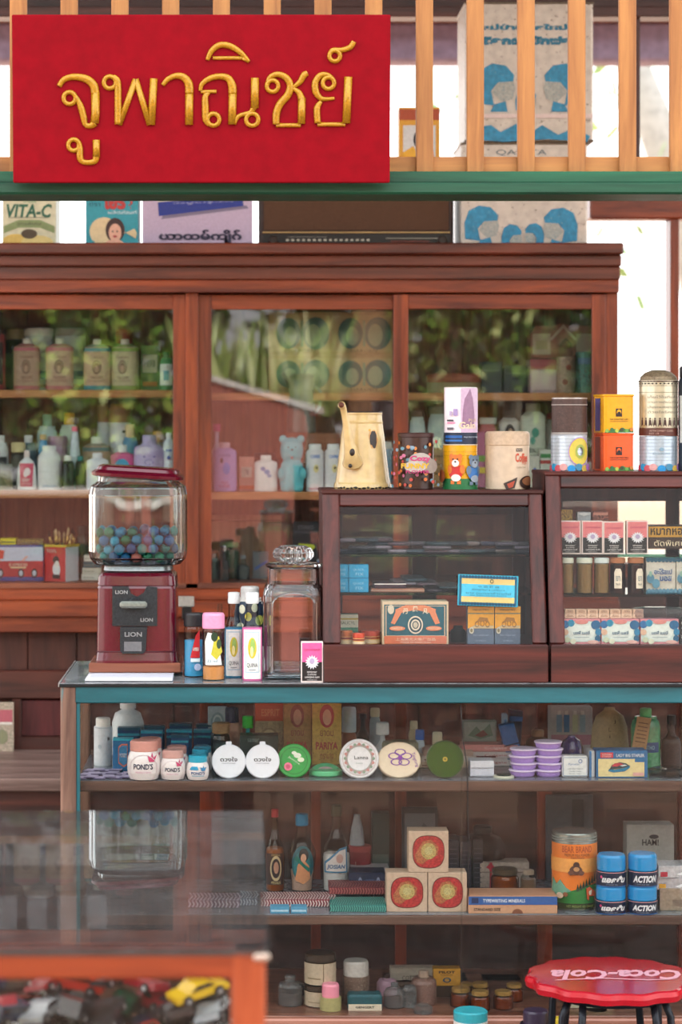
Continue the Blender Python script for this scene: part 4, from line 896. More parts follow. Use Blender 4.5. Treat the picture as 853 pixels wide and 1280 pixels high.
K('toffee_carton', 'long dark brown carton with yellow Thai lettering lying on the top shelf', 'carton', 811, 905, 657, 4.62, SH1 + .010, '#3a2418', .06, [('r', -1, .5, 1, .96, '#b98a2c'), ('t', 'หมากหอมเยาวราช', -.02, .74, 1.85, .3, '#2a1810', {'bold': .02}), ('t', 'ตัดพิเศษ เยาวราช', .0, .25, 1.7, .26, '#e4d4b4')])
for i, (a, b, c, cp, w) in enumerate(((700, 717.5, '#a8845a', '#cfd2c0', 'far left'), (721, 741, '#a8845a', '#cfd4c2', 'second'), (743, 762, '#a07c54', '#cdd8d4', 'third'))):
    B('herb_vial', 'straight glass vial of tan seeds with pale lid, %s of three' % w, 'vial', a, b, 697, D, SH3, thin_glass('#e9e4d4', 1.5, edge='#a89c80'), cp, 'tube', (1.0, .86), fill=(C('#6a5236', .8, .5, scale=200, spots=('#d8b684', .5)), .97), labband=None, group='herb vials on the glass shelf')
for i, (a, b, w) in enumerate(((763, 782, 'left'), (785, 805, 'right'))):
    B('herb_vial', 'brown glass vial with arched cream label, %s of the two' % w, 'vial', a, b, 697, D, SH3, thin_glass('#a8734a', 1.5, edge='#4a2412'), '#a8683c', 'tube', (1.0, .86), fill=(C('#4a2c20', .6), .97),
      lab=[('p', [(-.6 + .5 * (i > 0), .18), (.4 + .5 * (i > 0), .18), (.4 + .5 * (i > 0), .7), (.2 + .5 * (i > 0), .82), (-.4 + .5 * (i > 0), .82), (-.6 + .5 * (i > 0), .7)], '#e6dcc6'), ('t', 'ยา', -.1 + .5 * (i > 0), .5, .5, .16, '#4a6a7a'), ('t', 'No.8', -.1 + .5 * (i > 0), .32, .5, .07, '#3a3a3a')], group='brown vials on the glass shelf')
bl = [('r', -1, .9, 1, 1, '#3f7a94'), ('r', -1, .0, 1, .1, '#3f7a94')] + [('d', -.85 + .25 * k, .93, .12, .06, '#2f6078') for k in range(8)] + [('d', -.8 + .25 * k, .08, .12, .06, '#5a8ea8') for k in range(8)] + [('d', -.72, .42, .26, .13, '#4a8098'), ('d', -.35, .28, .26, .13, '#5a90a8'), ('d', -.72, .55, .1, .08, '#8ab0a0')]
for i, (a, b, w) in enumerate(((808, 845, 'left'), (846, 884, 'right'))):
    K('berry_box', 'grey-white box with blue berries and blue Thai script, %s one on the middle shelf' % w, 'box', a, b, 697, D, SH3, '#cfcabc', .03, bl + [('t', 'อะไร้สเป', .12, .62, 1.2, .16, '#24508a', {'bold': .03}), ('t', 'มอส', .3, .42, .8, .14, '#24508a', {'bold': .03})], group='white berry boxes')
for i, (a, b, w) in enumerate(((703.5, 751, 'left'), (752, 799.5, 'middle'), (801, 849, 'right'), (861, 909, 'far right'))):
    if i == 3: continue
    K('berry_box', 'pink box with blue berries around a pale oval, %s of three on the cabinet floor' % w, 'box', a, b, 774, 4.55, zf, '#d58a92', .04,
      [('r', -.97, .12, .97, .92, '#cfe0dc'), ('d', 0, .5, .72, .36, '#dfe8e2'), ('d', -.85, .8, .2, .15, '#2a6aa0'), ('d', -.55, .85, .18, .14, '#2a8ab0'), ('d', .75, .78, .25, .18, '#24628f'), ('d', .88, .5, .16, .14, '#2c7ea8'), ('d', .85, .25, .15, .13, '#1f5c80'), ('d', 0, .9, .35, .09, '#d88a84'), ('d', -.85, .5, .16, .12, '#d9b49a'), ('d', -.75, .2, .15, .11, '#c9d0b4'), ('d', -.45, .14, .16, .1, '#e0e0c8'), ('d', .6, .12, .3, .07, '#e4b4a8'), ('t', 'นอฬี่ เมลลี่', 0, .48, .85, .15, '#3a5a7a', {'bold': .02}), ('r', -.4, .3, .4, .315, '#7a8a9a')], group='pink berry boxes')
K('dark_box', 'black box with white letters beside the pink berry boxes', 'box', 850, 880, 772, 4.55, zf, '#1a1618', .04, [('t', 'G', -.6, .8, .5, .16, '#e4e0da', {'bold': .03}), ('t', 'Y', -.6, .55, .5, .16, '#e4e0da', {'bold': .03}), ('t', '8', -.6, .3, .5, .16, '#e4e0da', {'bold': .03})])
zt_ = wz(774, 4.55)
rnd = random.Random(11)
g0 = None
for i in range(7):
    lab_ = 'tiny cream paper-wrapped box in the row above the pink berry boxes'
    x = wx(712.5 + 14.2 * i, 4.57)
    if g0 is None:
        g0 = thing('wrapped_box', lab_, 'box', (x, 4.575, zt_ + .0005), 0, 'row of tiny wrapped boxes')
        m = MB(); m.box(0, 0, 0, .0212, .02, .0085, C('#d8bfa4', .6, .1), .0006); m.box(0, 0, .0088, .0205, .02, .0085, C('#c9a98e', .6, .1), .0006)
        draw(m, flat(-.01), .0105, .017, [('r', -.7, .2, .7, .24, '#8a5a48'), ('t', 'ห้าม', 0, .36, 1, .14, '#8a5a48'), ('t', 'ตรา', 0, .78, 1, .2, '#8a5a48')]); m.obj('box', g0)
    else: dup(g0, (x, 4.575, zt_ + .0005))
m = MB(); m.loft([(.05, 0), (.054, .010), (.05, .018), (.03, .021)], PL, n=40, p=5, ry=.4, rib=(9, .015)); o = m.obj('plastic_bag', None, (wx(826, 4.57), 4.58, zt_ + .0005)); tag(o, 'crumpled clear plastic bag on the right pink berry boxes', 'bag')

# ================================================================ on top of the wall cabinet
D = 6.08; ZW = ZT
RUST = ('#6a4a34', .66)
K('biscuit_box', 'worn cream tin box lettered VITA-C at the left end of the cabinet top', 'tin', 3, 70, 222, D, ZW, C('#cfcba8', .4, .15, scale=14, spots=('#a8764a', .66)), .14,
  [('t', 'VITA-C', 0, .52, 1.7, .2, '#0e5a40', {'bold': .03, 'shear': .2}), ('t', 'วิตามินซี', 0, .66, .5, .05, '#1f7a54'), ('p', [(-.95, .2), (-.95, .3), (-.4, .39), (.4, .39), (.95, .3), (.95, .2), (.4, .28), (-.4, .28)], '#7f8f5a'), ('t', 'สูตรพิเศษ', 0, .33, .9, .06, '#2f3f24'), ('d', -.5, .08, .5, .11, '#d9b65a'), ('d', .3, .07, .6, .1, '#d9c27a'), ('d', 0, .19, .3, .07, '#4a3a1f'), ('r', -.7, .42, .7, .43, '#6a6a5a')])
K('powder_box', 'turquoise tin box with smiling lady in a straw hat and red Thai word', 'tin', 107, 173, 220, D, ZW, C('#2f97a4', .35, .1), .14,
  [('t', 'ไอรีส', .25, .66, 1.2, .26, '#b8302c', {'bold': .06}), ('t', 'ผลิตภัณฑ์', .4, .49, 1.1, .05, '#e4f0ee'), ('t', 'ตรา', -.65, .6, .4, .05, '#123c48'), ('d', -.3, .22, .55, .2, '#dcc698'), ('p', [(.1, .3), (.9, .12), (.95, .2), (.85, .26), (.5, .2), (.2, .1)], '#dcc698'), ('d', .12, .24, .36, .17, '#3a2018'), ('d', .12, .2, .24, .13, '#e2ae92'), ('p', [(-.5, 0), (-.1, .1), (.3, .1), (.7, 0)], '#e2ae92'), ('d', .03, .22, .03, .012, '#2a1a18'), ('d', .2, .22, .03, .012, '#2a1a18'), ('d', .12, .15, .08, .015, '#b02a2c')])
K('balm_carton', 'lilac metal box with blue and cream label and dark Burmese lettering', 'tin', 178, 316, 212, D, ZW, C('#bdaac0', .4, .1, spots=('#8a6a70', .7)), .16,
  [('p', [(-.66, .36), (.93, .5), (.88, .54), (-.62, .42)], '#7a7088'), ('p', [(-.7, .45), (.83, .56), (.83, .95), (-.78, .95)], '#d5d0c0'), ('p', [(-.7, .4), (.83, .53), (.82, .66), (-.72, .58)], '#1c2f86'), ('p', [(-.6, .6), (-.1, .64), (-.12, .95), (-.62, .95)], '#2a3f8c'), ('d', -.42, .76, .14, .1, '#d8cfe0'), ('d', -.2, .72, .1, .1, '#c8bfd8'), ('t', 'ဆေးဝါးကောင်း', .33, .74, .8, .05, '#4a4a6a'), ('t', 'ကြက်ဥတံဆိပ်', .3, .84, .7, .06, '#7a4a7a'), ('t', 'အမွှေးနံ့သာ', .1, .575, 1.1, .045, '#9fa4d0', {'rot': .035}),
   ('t', 'ယာထမ်ကျိုဂ်', .05, .13, 1.5, .19, '#1f1a3a', {'bold': .05})])
# radio
x = wx(445.5, D); hw = 122 / F * D; H = wz(215, D) - ZW
t = thing('radio', 'old dark brown valve radio with woven speaker cloth and dial strip', 'radio', (x, D + .09, ZW))
m = MB(); m.box(0, 0, 0, 2 * hw, .18, H, wood('#1c0f0b', '#3a2118', 'x', .4), .006); m.obj('cabinet', t)
m = MB()
wv = C('#6a4a34', .8, .3, scale=60)
m.bar(-hw + .012, hw - .012, -.092, -.088, .042, H - .012, C('#3a241a', .8, .2), .0005)
for i in range(92):
    xx = -hw + .016 + i * (2 * hw - .032) / 91
    m.bar(xx - .0011, xx + .0011, -.0935, -.0915, .044, H - .014, wv, .0002)
for i in range(34):
    zz2 = .046 + i * (H - .062) / 33; m.bar(-hw + .014, hw - .014, -.0945, -.0925, zz2 - .0009, zz2 + .0009, wv, .0002)
m.obj('speaker_cloth', t)
m = MB(); m.bar(-hw + .01, hw - .01, -.094, -.09, .036, .040, C('#b59a6a', .3, .2, metal=.7), .0005); m.bar(-hw + .01, hw - .01, -.0935, -.0905, .003, .034, C('#14110f', .3), .0005)
draw(m, flat(-.0936), hw, .034, [('r', -.7, .75, -.3, .78, '#8a8478')] + [('r', -.72 + .055 * k, .45, -.69 + .055 * k, .6, '#b9b2a0') for k in range(16)] + [('r', -.72 + .055 * k, .15, -.70 + .055 * k, .3, '#8a8478') for k in range(16)] + [('r', .35, .4, .75, .44, '#9a3a24'), ('r', .3, .62, .85, .66, '#b9b2a0'), ('t', 'SW  MW  LW', .55, .2, .4, .2, '#b9b2a0')]); m.obj('dial', t)
for xx in (-hw * .85, hw * .88):
    m = MB(); m.T = Matrix.Translation((xx, -.094, .017)) @ Matrix.Rotation(pi / 2, 4, 'X'); m.loft([(.012, 0), (.012, .008), (.009, .012)], C('#2a1c14', .3), n=32, rib=(16, .03)); m.obj('knob', t)
zr = ZW + H
K('portrait_box', 'small yellow tin box with a portrait of a dark-haired woman, on top of the radio', 'tin', 499, 550, 134, D, zr, C('#d59a26', .4, .1), .06,
  [('r', -.8, .05, .8, .72, '#cfd0cc'), ('r', -1, .8, 1, .97, '#a8461f'), ('p', [(-.8, .05), (-.8, .3), (-.3, .4), (.1, .2), (.4, .05)], '#e0a82c'), ('d', .05, .5, .35, .15, '#1c1a1c'), ('d', .1, .44, .24, .13, '#d9ae90'), ('d', .5, .25, .2, .12, '#d97a24')])
# big printed tins, one standing on the other upside down
def family_tin(label, z0, H, p0, p1, rot180, yd):
    x = wx((p0 + p1) / 2, yd); hw = (p1 - p0) / 2 / F * yd
    BL = C('#2b86ac', .4, .3, scale=18, spots=('#9aa6a4', .62)); 
    t = thing('oil_tin', label, 'tin', (x, yd + hw * .7, z0))
    m = MB(); m.box(0, 0, .0, 2 * hw, 1.4 * hw, H, C('#c6bcae', .42, .15, scale=10, spots=('#5e4634', .6), metal=.15), .006)
    m.box(0, 0, .0, 2.03 * hw, 1.43 * hw, .006, C('#7a6a58', .4, .3, metal=.6), .002); m.box(0, 0, H - .006, 2.03 * hw, 1.43 * hw, .006, C('#7a6a58', .4, .3, metal=.6), .002); m.obj('body', t)
    def S(u, v, e): return (u, -.7 * hw - e, v)
    S.flat = True
    m = MB(); dk = C('#3a5a6a', .5, .3)
    FC = C('#a8aaa0', .5, .2, spots=('#6e8a94', .55))
    def hd(u, v, w, h, f, kid=False):                              # a printed head facing f
        o = [('p', [(u - w * f, v - h * .9), (u - w * 1.05 * f, v), (u - w * .8 * f, v + h * .7), (u - w * .2 * f, v + h), (u + w * .5 * f, v + h * .9), (u + w * .95 * f, v + h * .45), (u + w * .9 * f, v + h * .15), (u + w * .1 * f, v + h * .1), (u - w * .25 * f, v - h * .3), (u - w * .1 * f, v - h * 1.0)], BL),
             ('p', [(u + w * .1 * f, v + h * .1), (u + w * .9 * f, v + h * .15), (u + w * 1.0 * f, v - h * .2), (u + w * .85 * f, v - h * .7), (u + w * .3 * f, v - h * .85), (u - w * .2 * f, v - h * .4)], FC)]
        if not kid: o.append(('p', [(u - w * .1 * f, v - h * .95), (u + w * .5 * f, v - h * .8), (u + w * .6 * f, v - h * 1.3), (u - w * .3 * f, v - h * 1.3)], BL))
        return o
    if rot180:
        sp = [('t', 'แม่บ้านยุคใหม่ดี', 0, .815, 1.5, .055, '#1c6f8c', {'bold': .06}), ('t', 'เลือกผงซักฟอก', 0, .725, 1.6, .065, '#1c6f8c', {'bold': .07})] + hd(-.52, .41, .30, .15, 1) + hd(.52, .41, .30, .15, -1) + hd(-.05, .3, .16, .08, 1, True)
        sp += [('p', [(-.95, .02), (-.9, .1), (-.6, .12), (-.45, .07), (-.2, .13), (0, .06), (.2, .12), (.45, .05), (.7, .1), (.95, .04), (.9, .0), (.3, .02), (-.4, .0)], BL), ('r', -1, .17, 1, .2, '#d8c4bc')]  # pale strip above the scribbles is a painted highlight
    else: sp = [('t', 'IMPROVED  FORMULA', 0, .465, 1.1, .035, '#3a4a54', {'bold': .01}), ('t', 'QASETA', -.05, .9, .8, .06, '#4a5a64')] + hd(-.67, .22, .27, .17, 1) + hd(.56, .2, .27, .17, -1) + hd(-.2, .09, .16, .12, 1, True) + hd(.15, .11, .15, .11, -1, True)
    draw(m, S, hw, H, sp)
    m.obj('printing', t)
yd = 6.04; hT = wz(178, yd) - ZW
family_tin('lower rusty tin with blue family heads on the cabinet top, the green beam crossing it', ZW, hT, 577, 735, False, yd)
family_tin('upper one of two stacked large rusty tins with blue family heads, seen behind the slats', ZW + hT + .001, .36, 582, 742, True, yd)

# ================================================================ in the wall cabinet, left section
Z1, Z1r = wz(487.5, 6.10), wz(491, 6.11); Z2, Z2r = wz(613, 6.04), wz(615, 6.04); Z3 = cz(729)
def powder(label, a, b, yt, D_, z0, top, base, paper, rz=0, g='old powder bottles on the top shelf'):
    return B('powder_bottle', label, 'bottle', a, b, yt, D_, z0, C(paper, .5, .12, scale=20, spots=('#a07a5c', .72)), '#d9d4c8', 'talc', (.3, .9), ry=.6, p=2.6, rz=rz, group=g,
             bands=[(0, .1, top if base is None else base), (.84, .99, top)], lab=[('t', 'Cuticura', 0, .72, 1.0, .06, '#8a5a4a'), ('o', 0, .5, .32, .15, '#7a5a4a', .8), ('d', 0, .5, .2, .1, '#8a6450'), ('d', 0, .47, .13, .07, '#b9947a'), ('t', 'TALCUM', 0, .28, .9, .05, '#8a5a4a'), ('r', -.6, .2, .6, .21, '#a07a68')])
powder('pink-shouldered powder bottle with tan portrait label, leftmost on the top shelf', 17, 50, 423, 6.18, Z1, '#b9606a', '#b0525e', '#b09078')
powder('pink-shouldered powder bottle with tan portrait label, second on the top shelf', 57, 92, 423, 6.18, Z1, '#c06a74', '#b85e6a', '#b8967e')
powder('teal-shouldered powder bottle with tan portrait label, third on the top shelf', 104.5, 138.5, 424, 6.18, Z1, '#4f8a92', '#3f8490', '#c0a284')
powder('green-shouldered powder bottle turned a little, fourth on the top shelf', 139, 174, 424, 6.18, Z1, '#7a9a3a', '#8a9a4a', '#b9ac88', radians(-16))
B('tea_caddy', 'red and black printed caddy at the left edge of the top shelf', 'caddy', -22, 7, 412, 6.18, Z1, '#8a2a30', '#3a2a24', 'can', (1.03, .93), capname='lid', lab=[('r', .35, .1, .95, .85, '#2a1c1c'), ('d', -.1, .4, .4, .2, '#c8454a')])
B('jar', 'dark glass jar with brass lid behind the caddy on the top shelf', 'jar', 3, 31, 411, 6.25, Z1, thin_glass('#5a4a38', 1.5, edge='#2a2018'), '#8a7448', 'sjar', (.95, .84), capname='lid')
for a, b, w, c in ((31, 67, 'left', '#c9ccd0'), (69, 107, 'right', '#b9bcc2')):
    B('milk_powder_can', 'pale can with white lid and blue band behind the pink powder bottles, %s one' % w, 'can', a, b, 410, 6.26, Z1, c, '#e4e2de' if w == 'left' else '#9a8f88', 'can', (1.03, .88), capname='lid', lab=[('r', -2.5, .2, 2.5, .36, '#3a5a9a'), ('r', -2.5, .05, 2.5, .12, '#a8485a')], group='pale cans at the back of the top shelf')
B('jar', 'green jar with red screw lid behind the green powder bottle', 'jar', 143, 168, 412, 6.26, Z1, '#6a8a4a', '#b01a24', 'sjar', (.9, .78), capname='lid')
K('box', 'green and cream box behind the reflections at the right end of the top shelf', 'box', 176, 199, 432, 6.22, Z1, '#5f8a4c', .05, [('r', -.8, .4, .8, .8, '#d6dcb8'), ('r', -.8, .1, .8, .2, '#c8772c'), ('t', 'HERB', 0, .6, 1.2, .14, '#2f5a2a')])
B('bottle', 'small green bottle with white label at the right end of the top shelf', 'bottle', 199.5, 217, 440, 6.14, Z1, '#3f8a52', '#2a5a3a', 'sjar', (.5, .85), lab=[('r', -1.1, .15, 1.1, .8, '#d9e6dc'), ('r', -.4, .3, .4, .6, '#4a8ab0')])
# middle shelf, front row
WB = '#e6e6ea'
B('jar', 'small greenish-brown jar with grey lid at the left edge of the middle shelf', 'jar', -10, 16, 580, 6.09, Z2, C('#8a8460', .3, .3), '#8f8f88', 'sjar', (.95, .78), capname='lid', lab=[('p', [(-.6, .2), (0, .7), (.6, .2)], '#6a6a4a')])
B('lotion_bottle', 'flat white bottle with pink flower label on the middle shelf', 'bottle', 21, 46, 563, 6.09, Z2, WB, '#e9d9d6', 'lotion', (.28, .84), ry=.5, lab=[('p', [(-.6, .1), (-.7, .8), (.7, .8), (.6, .1)], '#d8506e'), ('d', .1, .55, .32, .12, '#f0dce4'), ('d', -.1, .48, .2, .1, '#f0dce4'), ('t', 'BABY', 0, .3, .8, .1, '#f4e4ea'), ('t', 'LOTION', 0, .19, .9, .06, '#f4e4ea')])
B('powder_bottle', 'plain white bottle with wide white cap beside the pink-labelled one', 'bottle', 47, 76, 557, 6.10, Z2, '#eaebec', '#ececec', 'sjar', (.6, .86), lab=[('r', -1, .48, 1, .485, '#b9bcc4'), ('t', 'Johnson', .1, .1, 1.2, .08, '#5a8ac0')])
B('medicine_bottle', 'small brown glass bottle with white cap, right of the white bottle', 'bottle', 77, 93, 569, 6.09, Z2, thin_glass('#4a241a', 1.5, edge='#1c0c08'), '#e4e4e2', 'sjar', (.55, .84))
B('medicine_bottle', 'small dark bottle with teal cap, right of the brown one', 'bottle', 94, 107, 570, 6.12, Z2, '#2a1a1c', '#1f7a84', 'sjar', (.6, .86))
B('powder_bottle', 'white bottle with small blue and red mark behind the gumball machine lid', 'bottle', 108, 136, 566, 6.09, Z2, '#e2e4ee', '#ececf0', 'talc', (.45, .86), ry=.6, lab=[('d', .1, .6, .2, .06, '#5a6ac0'), ('o', .6, .62, .3, .1, '#b03a4a', .6)])
# second row
B('lotion_bottle', 'pale bottle with dark label at the left edge, second row of the middle shelf', 'bottle', -10, 11, 544, 6.17, Z2, '#d6dade', '#e8e8e8', 'sjar', (.5, .86), lab=[('r', -.9, .2, .9, .7, '#2a2a30'), ('r', -.6, .3, .6, .6, '#6a6a6e')])
B('jar', 'dark jar with cream cap behind the pink-labelled bottle', 'jar', 13, 33, 553, 6.16, Z2, '#3a302c', '#d9c894', 'sjar', (.92, .8), lab=[('r', -1, .1, 1, .6, '#5a4a5a')])
B('jar', 'grey-blue jar with white cap, second row of the middle shelf', 'jar', 25, 46, 544, 6.2, Z2, '#57707c', '#e4e4e4', 'sjar', (.5, .86))
B('lotion_bottle', 'pale aqua bottle with mint-green cap in the back row', 'bottle', 46, 72, 518, 6.24, Z2, '#b5cfd6', '#8fbf9f', 'sjar', (.45, .84), ry=.7)
B('lotion_bottle', 'pale green bottle with bright yellow cap in the back row', 'bottle', 74, 99, 516, 6.24, Z2, '#c9dcc8', '#e8b81c', 'sjar', (.52, .84), ry=.7)
B('jar', 'pink and lilac jar between the taller bottles, second row of the middle shelf', 'jar', 59, 84, 545, 6.19, Z2, '#b893ac', '#a87c9a', 'can', (1.02, .82), capname='lid', lab=[('r', -2, .3, 2, .6, '#c9a6bc')])
B('bottle', 'small bottle with blue band and tan cap, second row of the middle shelf', 'bottle', 48, 60, 543, 6.155, Z2, '#3a8ac4', '#c9a878', 'sjar', (.7, .9))
B('nozzle_bottle', 'clear long-necked bottle with pink tip and teal base', 'bottle', 84, 103, 533, 6.15, Z2, '#cdd6e2', '#e0567c', 'cone', (.42, .93), bands=[(0, .35, '#1f7c84')])
B('powder_bottle', 'large tan powder bottle with grey shoulder and white cap, behind the white bottles', 'bottle', 103, 139, 546, 6.2, Z2, C('#b8957a', .5, .15), '#e6e4dc', 'talc', (.4, .88), ry=.6, p=2.6, bands=[(.82, .99, '#5f7478')], lab=[('t', 'Talcum', 0, .65, 1.1, .08, '#8a5a3c'), ('o', 0, .45, .35, .13, '#8a5a3c', .7)])
K('box', 'reddish wooden box at the back of the middle shelf', 'box', 96, 121, 535, 6.27, Z2, wood('#5a2418', '#8a4432', 'x'), .05, [('r', -.9, .8, .9, .83, '#3a1810')])
B('medicine_jar', 'white jar with tall brown lid at the back of the middle shelf', 'jar', 137, 164, 505, 6.24, Z2, '#dcdde2', '#a06a48', 'can', (1.03, .79), capname='lid', lab=[('d', .4, .85, .2, .02, '#2a2a2e')])
B('medicine_jar', 'smaller white jar with brown lid left of the larger brown-lidded jar', 'jar', 122, 138, 506, 6.26, Z2, '#d3d6dc', '#9a6444', 'can', (1.03, .8), capname='lid')
B('lotion_bottle', 'blue bottle with cream cap behind the lilac bottle', 'bottle', 153, 173, 530, 6.2, Z2, '#4f8ab0', '#e0c898', 'sjar', (.62, .8), ry=.7)
B('powder_bottle', 'magenta bottle with blue label and white cap, left of the lilac bottle', 'bottle', 138, 168, 556, 6.14, Z2, '#d33f92', '#ececec', 'talc', (.38, .84), ry=.6, p=2.6, lab=[('d', .0, .62, .6, .2, '#4aa6d8')])
B('powder_bottle', 'large lilac powder bottle with tiny face drawing and lilac cap', 'bottle', 167.5, 206, 544, 6.13, Z2, '#bfaee0', '#c3b6e2', 'talc', (.45, .84), ry=.6, lab=[('d', -.3, .72, .08, .02, '#6a5ab0'), ('d', .35, .72, .08, .02, '#6a5ab0'), ('o', 0, .6, .3, .06, '#8a7ac4', .8)])
B('jar', 'small jar with gold lid behind the lilac bottle', 'jar', 190, 206, 539, 6.22, Z2, '#b0a890', '#c9964a', 'sjar', (.9, .82), capname='lid')
B('powder_bottle', 'slim white bottle with blue marks at the right end of the middle shelf', 'bottle', 204, 219, 541, 6.13, Z2, '#d9e6f2', '#e8eef2', 'talc', (.5, .9), lab=[('r', -.5, .75, .5, .79, '#3a6ac0'), ('d', 0, .62, .3, .04, '#3a6ac0')])
# more jars seen dimly
for i, (a, b, yt, c) in enumerate(((38, 50, 562, '#6a7c8a'), (103, 118, 590, '#3c2c28'))):
    pass
# bottom: toy box, brush cup
x = wx(24, 6.1); t = thing('toy_bus_tin', 'blue and white tin box with red toy bus picture on the cabinet bottom', 'tin', (x, 6.12, Z3)); hw = 32 / F * 6.1; H = wz(681, 6.1) - Z3
m = MB(); m.loft([(hw * .97, 0), (hw, .003), (hw, H - .004), (hw * .95, H)], C('#2a4a94', .3), n=48, p=10, ry=.6); m.obj('body', t)
m = MB(); draw(m, flat(-hw * .6 - .0004), hw, H, [('r', -.95, .12, .95, .95, '#c9cfe6'), ('r', -1, .12, .97, .56, '#c02030'), ('p', [(-.9, .56), (.6, .56), (.97, .4), (.97, .12), (-.9, .12)], '#b01c28'), ('d', .1, .22, .12, .13, '#1c1c22'), ('d', .1, .22, .07, .08, '#b9c4d6'), ('d', .62, .22, .12, .13, '#1c1c22'), ('d', .62, .22, .07, .08, '#b9c4d6'), ('d', -.7, .22, .12, .13, '#1c1c22'), ('d', -.7, .22, .07, .08, '#b9c4d6'), ('r', -.3, .36, .3, .4, '#e6c8a0'), ('t', 'EXPRESS', .0, .46, .7, .08, '#f0dcc8'), ('p', [(-.95, .62), (-.6, .62), (-.55, .85), (-.95, .9)], '#d8402c'), ('p', [(.1, .56), (.3, .7), (.4, .7), (.2, .56)], '#e8b0a0')]); m.obj('printing', t)
K('toy_box', 'flat yellow and green box lying on the bus tin', 'box', 0, 20, 673, 6.1, Z3 + H + .0005, '#e2d424', .05, [('r', -.9, .3, .9, .5, '#3a5a2a')])
K('toy_box', 'flat brown printed box on the bus tin beside the yellow one', 'box', 21, 54, 674, 6.1, Z3 + H + .0005, C('#6a5a3a', .5, .4, spots=('#b8a24a', .5)), .05, [('r', -.9, .2, .9, .3, '#2a3a5a')])
x = wx(77.5, 6.1); t = thing('brush_cup', 'square tin cup with yellow rim and red picture side holding paint brushes', 'cup', (x, 6.1, Z3), radians(-28)); hw = .033; H = wz(683, 6.1) - Z3
m = MB(); m.loft([(hw, 0), (hw, H), (hw * 1.06, H), (hw * 1.06, H + .006), (hw * .94, H + .006), (hw * .94, .004)], C('#d9dce6', .3), n=48, p=12, mats=[C('#d9dce6', .3)] + [C('#d8b026', .3)] * 3 + [C('#8a8470', .4)], bot=True, top=True); m.obj('body', t)
m = MB(); m.p_rect(flat(-hw - .0003), -hw * .98, .0, hw * .98, H, C('#c8262e'), .0004, nu=1); draw(m, flat(-hw - .0003), hw, H, [('d', .1, .62, .3, .12, '#14161c'), ('d', .15, .35, .35, .2, '#dfe2e8'), ('d', .2, .5, .2, .1, '#e8e4e0'), ('r', -.2, .08, .5, .2, '#14161c'), ('t', 'TOYS', -.3, .88, .9, .1, '#f0e0d8')], lift=.0006)
m.p_rect(lambda u, v, e: (-hw - e - .0003, -u, v), -hw * .98, 0, hw * .98, H, C('#aab6cc'), .0004, nu=1); m.p_rect(lambda u, v, e: (-hw - e - .0003, -u, v), -hw * .3, .02, hw * .3, H * .8, C('#2a8a9a'), .0008, nu=1); m.obj('printing', t)
rnd = random.Random(2); zc_ = Z3
pcs = ['#8a1c1c', '#1f4a2a', '#7a1a1c', '#2a5a3a', '#16382a', '#9a2420', '#c9762a', '#3a2a1c', '#24452c', '#8a2420', '#b0491f', '#2f5a34']
for i in range(14):
    a = 2 * pi * i / 14 * 2.4; r0 = .006 + .012 * ((i * 7) % 5) / 5
    bx, by = r0 * cos(a), r0 * sin(a); tx, ty = bx * 1.0 + .022 * cos(a) + .0, by + .012 * sin(a); L = rnd.uniform(.112, .134)
    t = thing('paint_brush', 'thin paint brush with %s handle tip up in the brush cup' % ('dark red' if pcs[i % 12] in ('#8a1c1c', '#7a1a1c', '#9a2420', '#8a2420') else 'dark green' if pcs[i % 12] in ('#1f4a2a', '#2a5a3a', '#16382a', '#24452c', '#2f5a34') else 'orange-brown'), 'brush', (x + bx, 6.1 + by, Z3 + .005), group='brushes in the tin cup')
    m = MB(); m.tube([(0, 0, 0), ((tx - bx) * .72, (ty - by) * .72, L * .72)], .0036, pcs[i % 12] and C(pcs[i % 12], .35)); m.obj('handle', t)
    m = MB(); e0 = Vector(((tx - bx) * .72, (ty - by) * .72, L * .72)); e1 = Vector((tx - bx, ty - by, L)); m.tube([tuple(e0), tuple(e0.lerp(e1, .55))], .003, C('#d9b26a', .3, metal=.6)); m.tube([tuple(e0.lerp(e1, .55)), tuple(e0.lerp(e1, .8)), tuple(e1)], [.003, .0034, .0008], C('#caa880' if i % 3 else '#3a2c24', .8)); m.obj('tip', t)
B('jar', 'dark green glass jar right of the brush cup', 'jar', 95, 111, 657, 6.2, Z3, C('#2f4438', .25), '#24332a', 'sjar', (.9, .86), capname='lid')
for k, (w, c) in enumerate((('lowest', '#d9d6cc'), ('second', '#cfcabc'), ('dark teal', '#2a5a66'), ('topmost pale', '#dedad0'))):
    K('card_box', 'flat %s box in the small stack behind the gumball machine globe' % w, 'box', 102 + k, 126, 721 - 8 * k, 6.1, Z3 + .0005 + .0164 * k, c, .05, [('r', -.9, .4, .3, .5, '#8a8a80')], z1=Z3 + .0164 * (k + 1), group='stack of flat boxes')

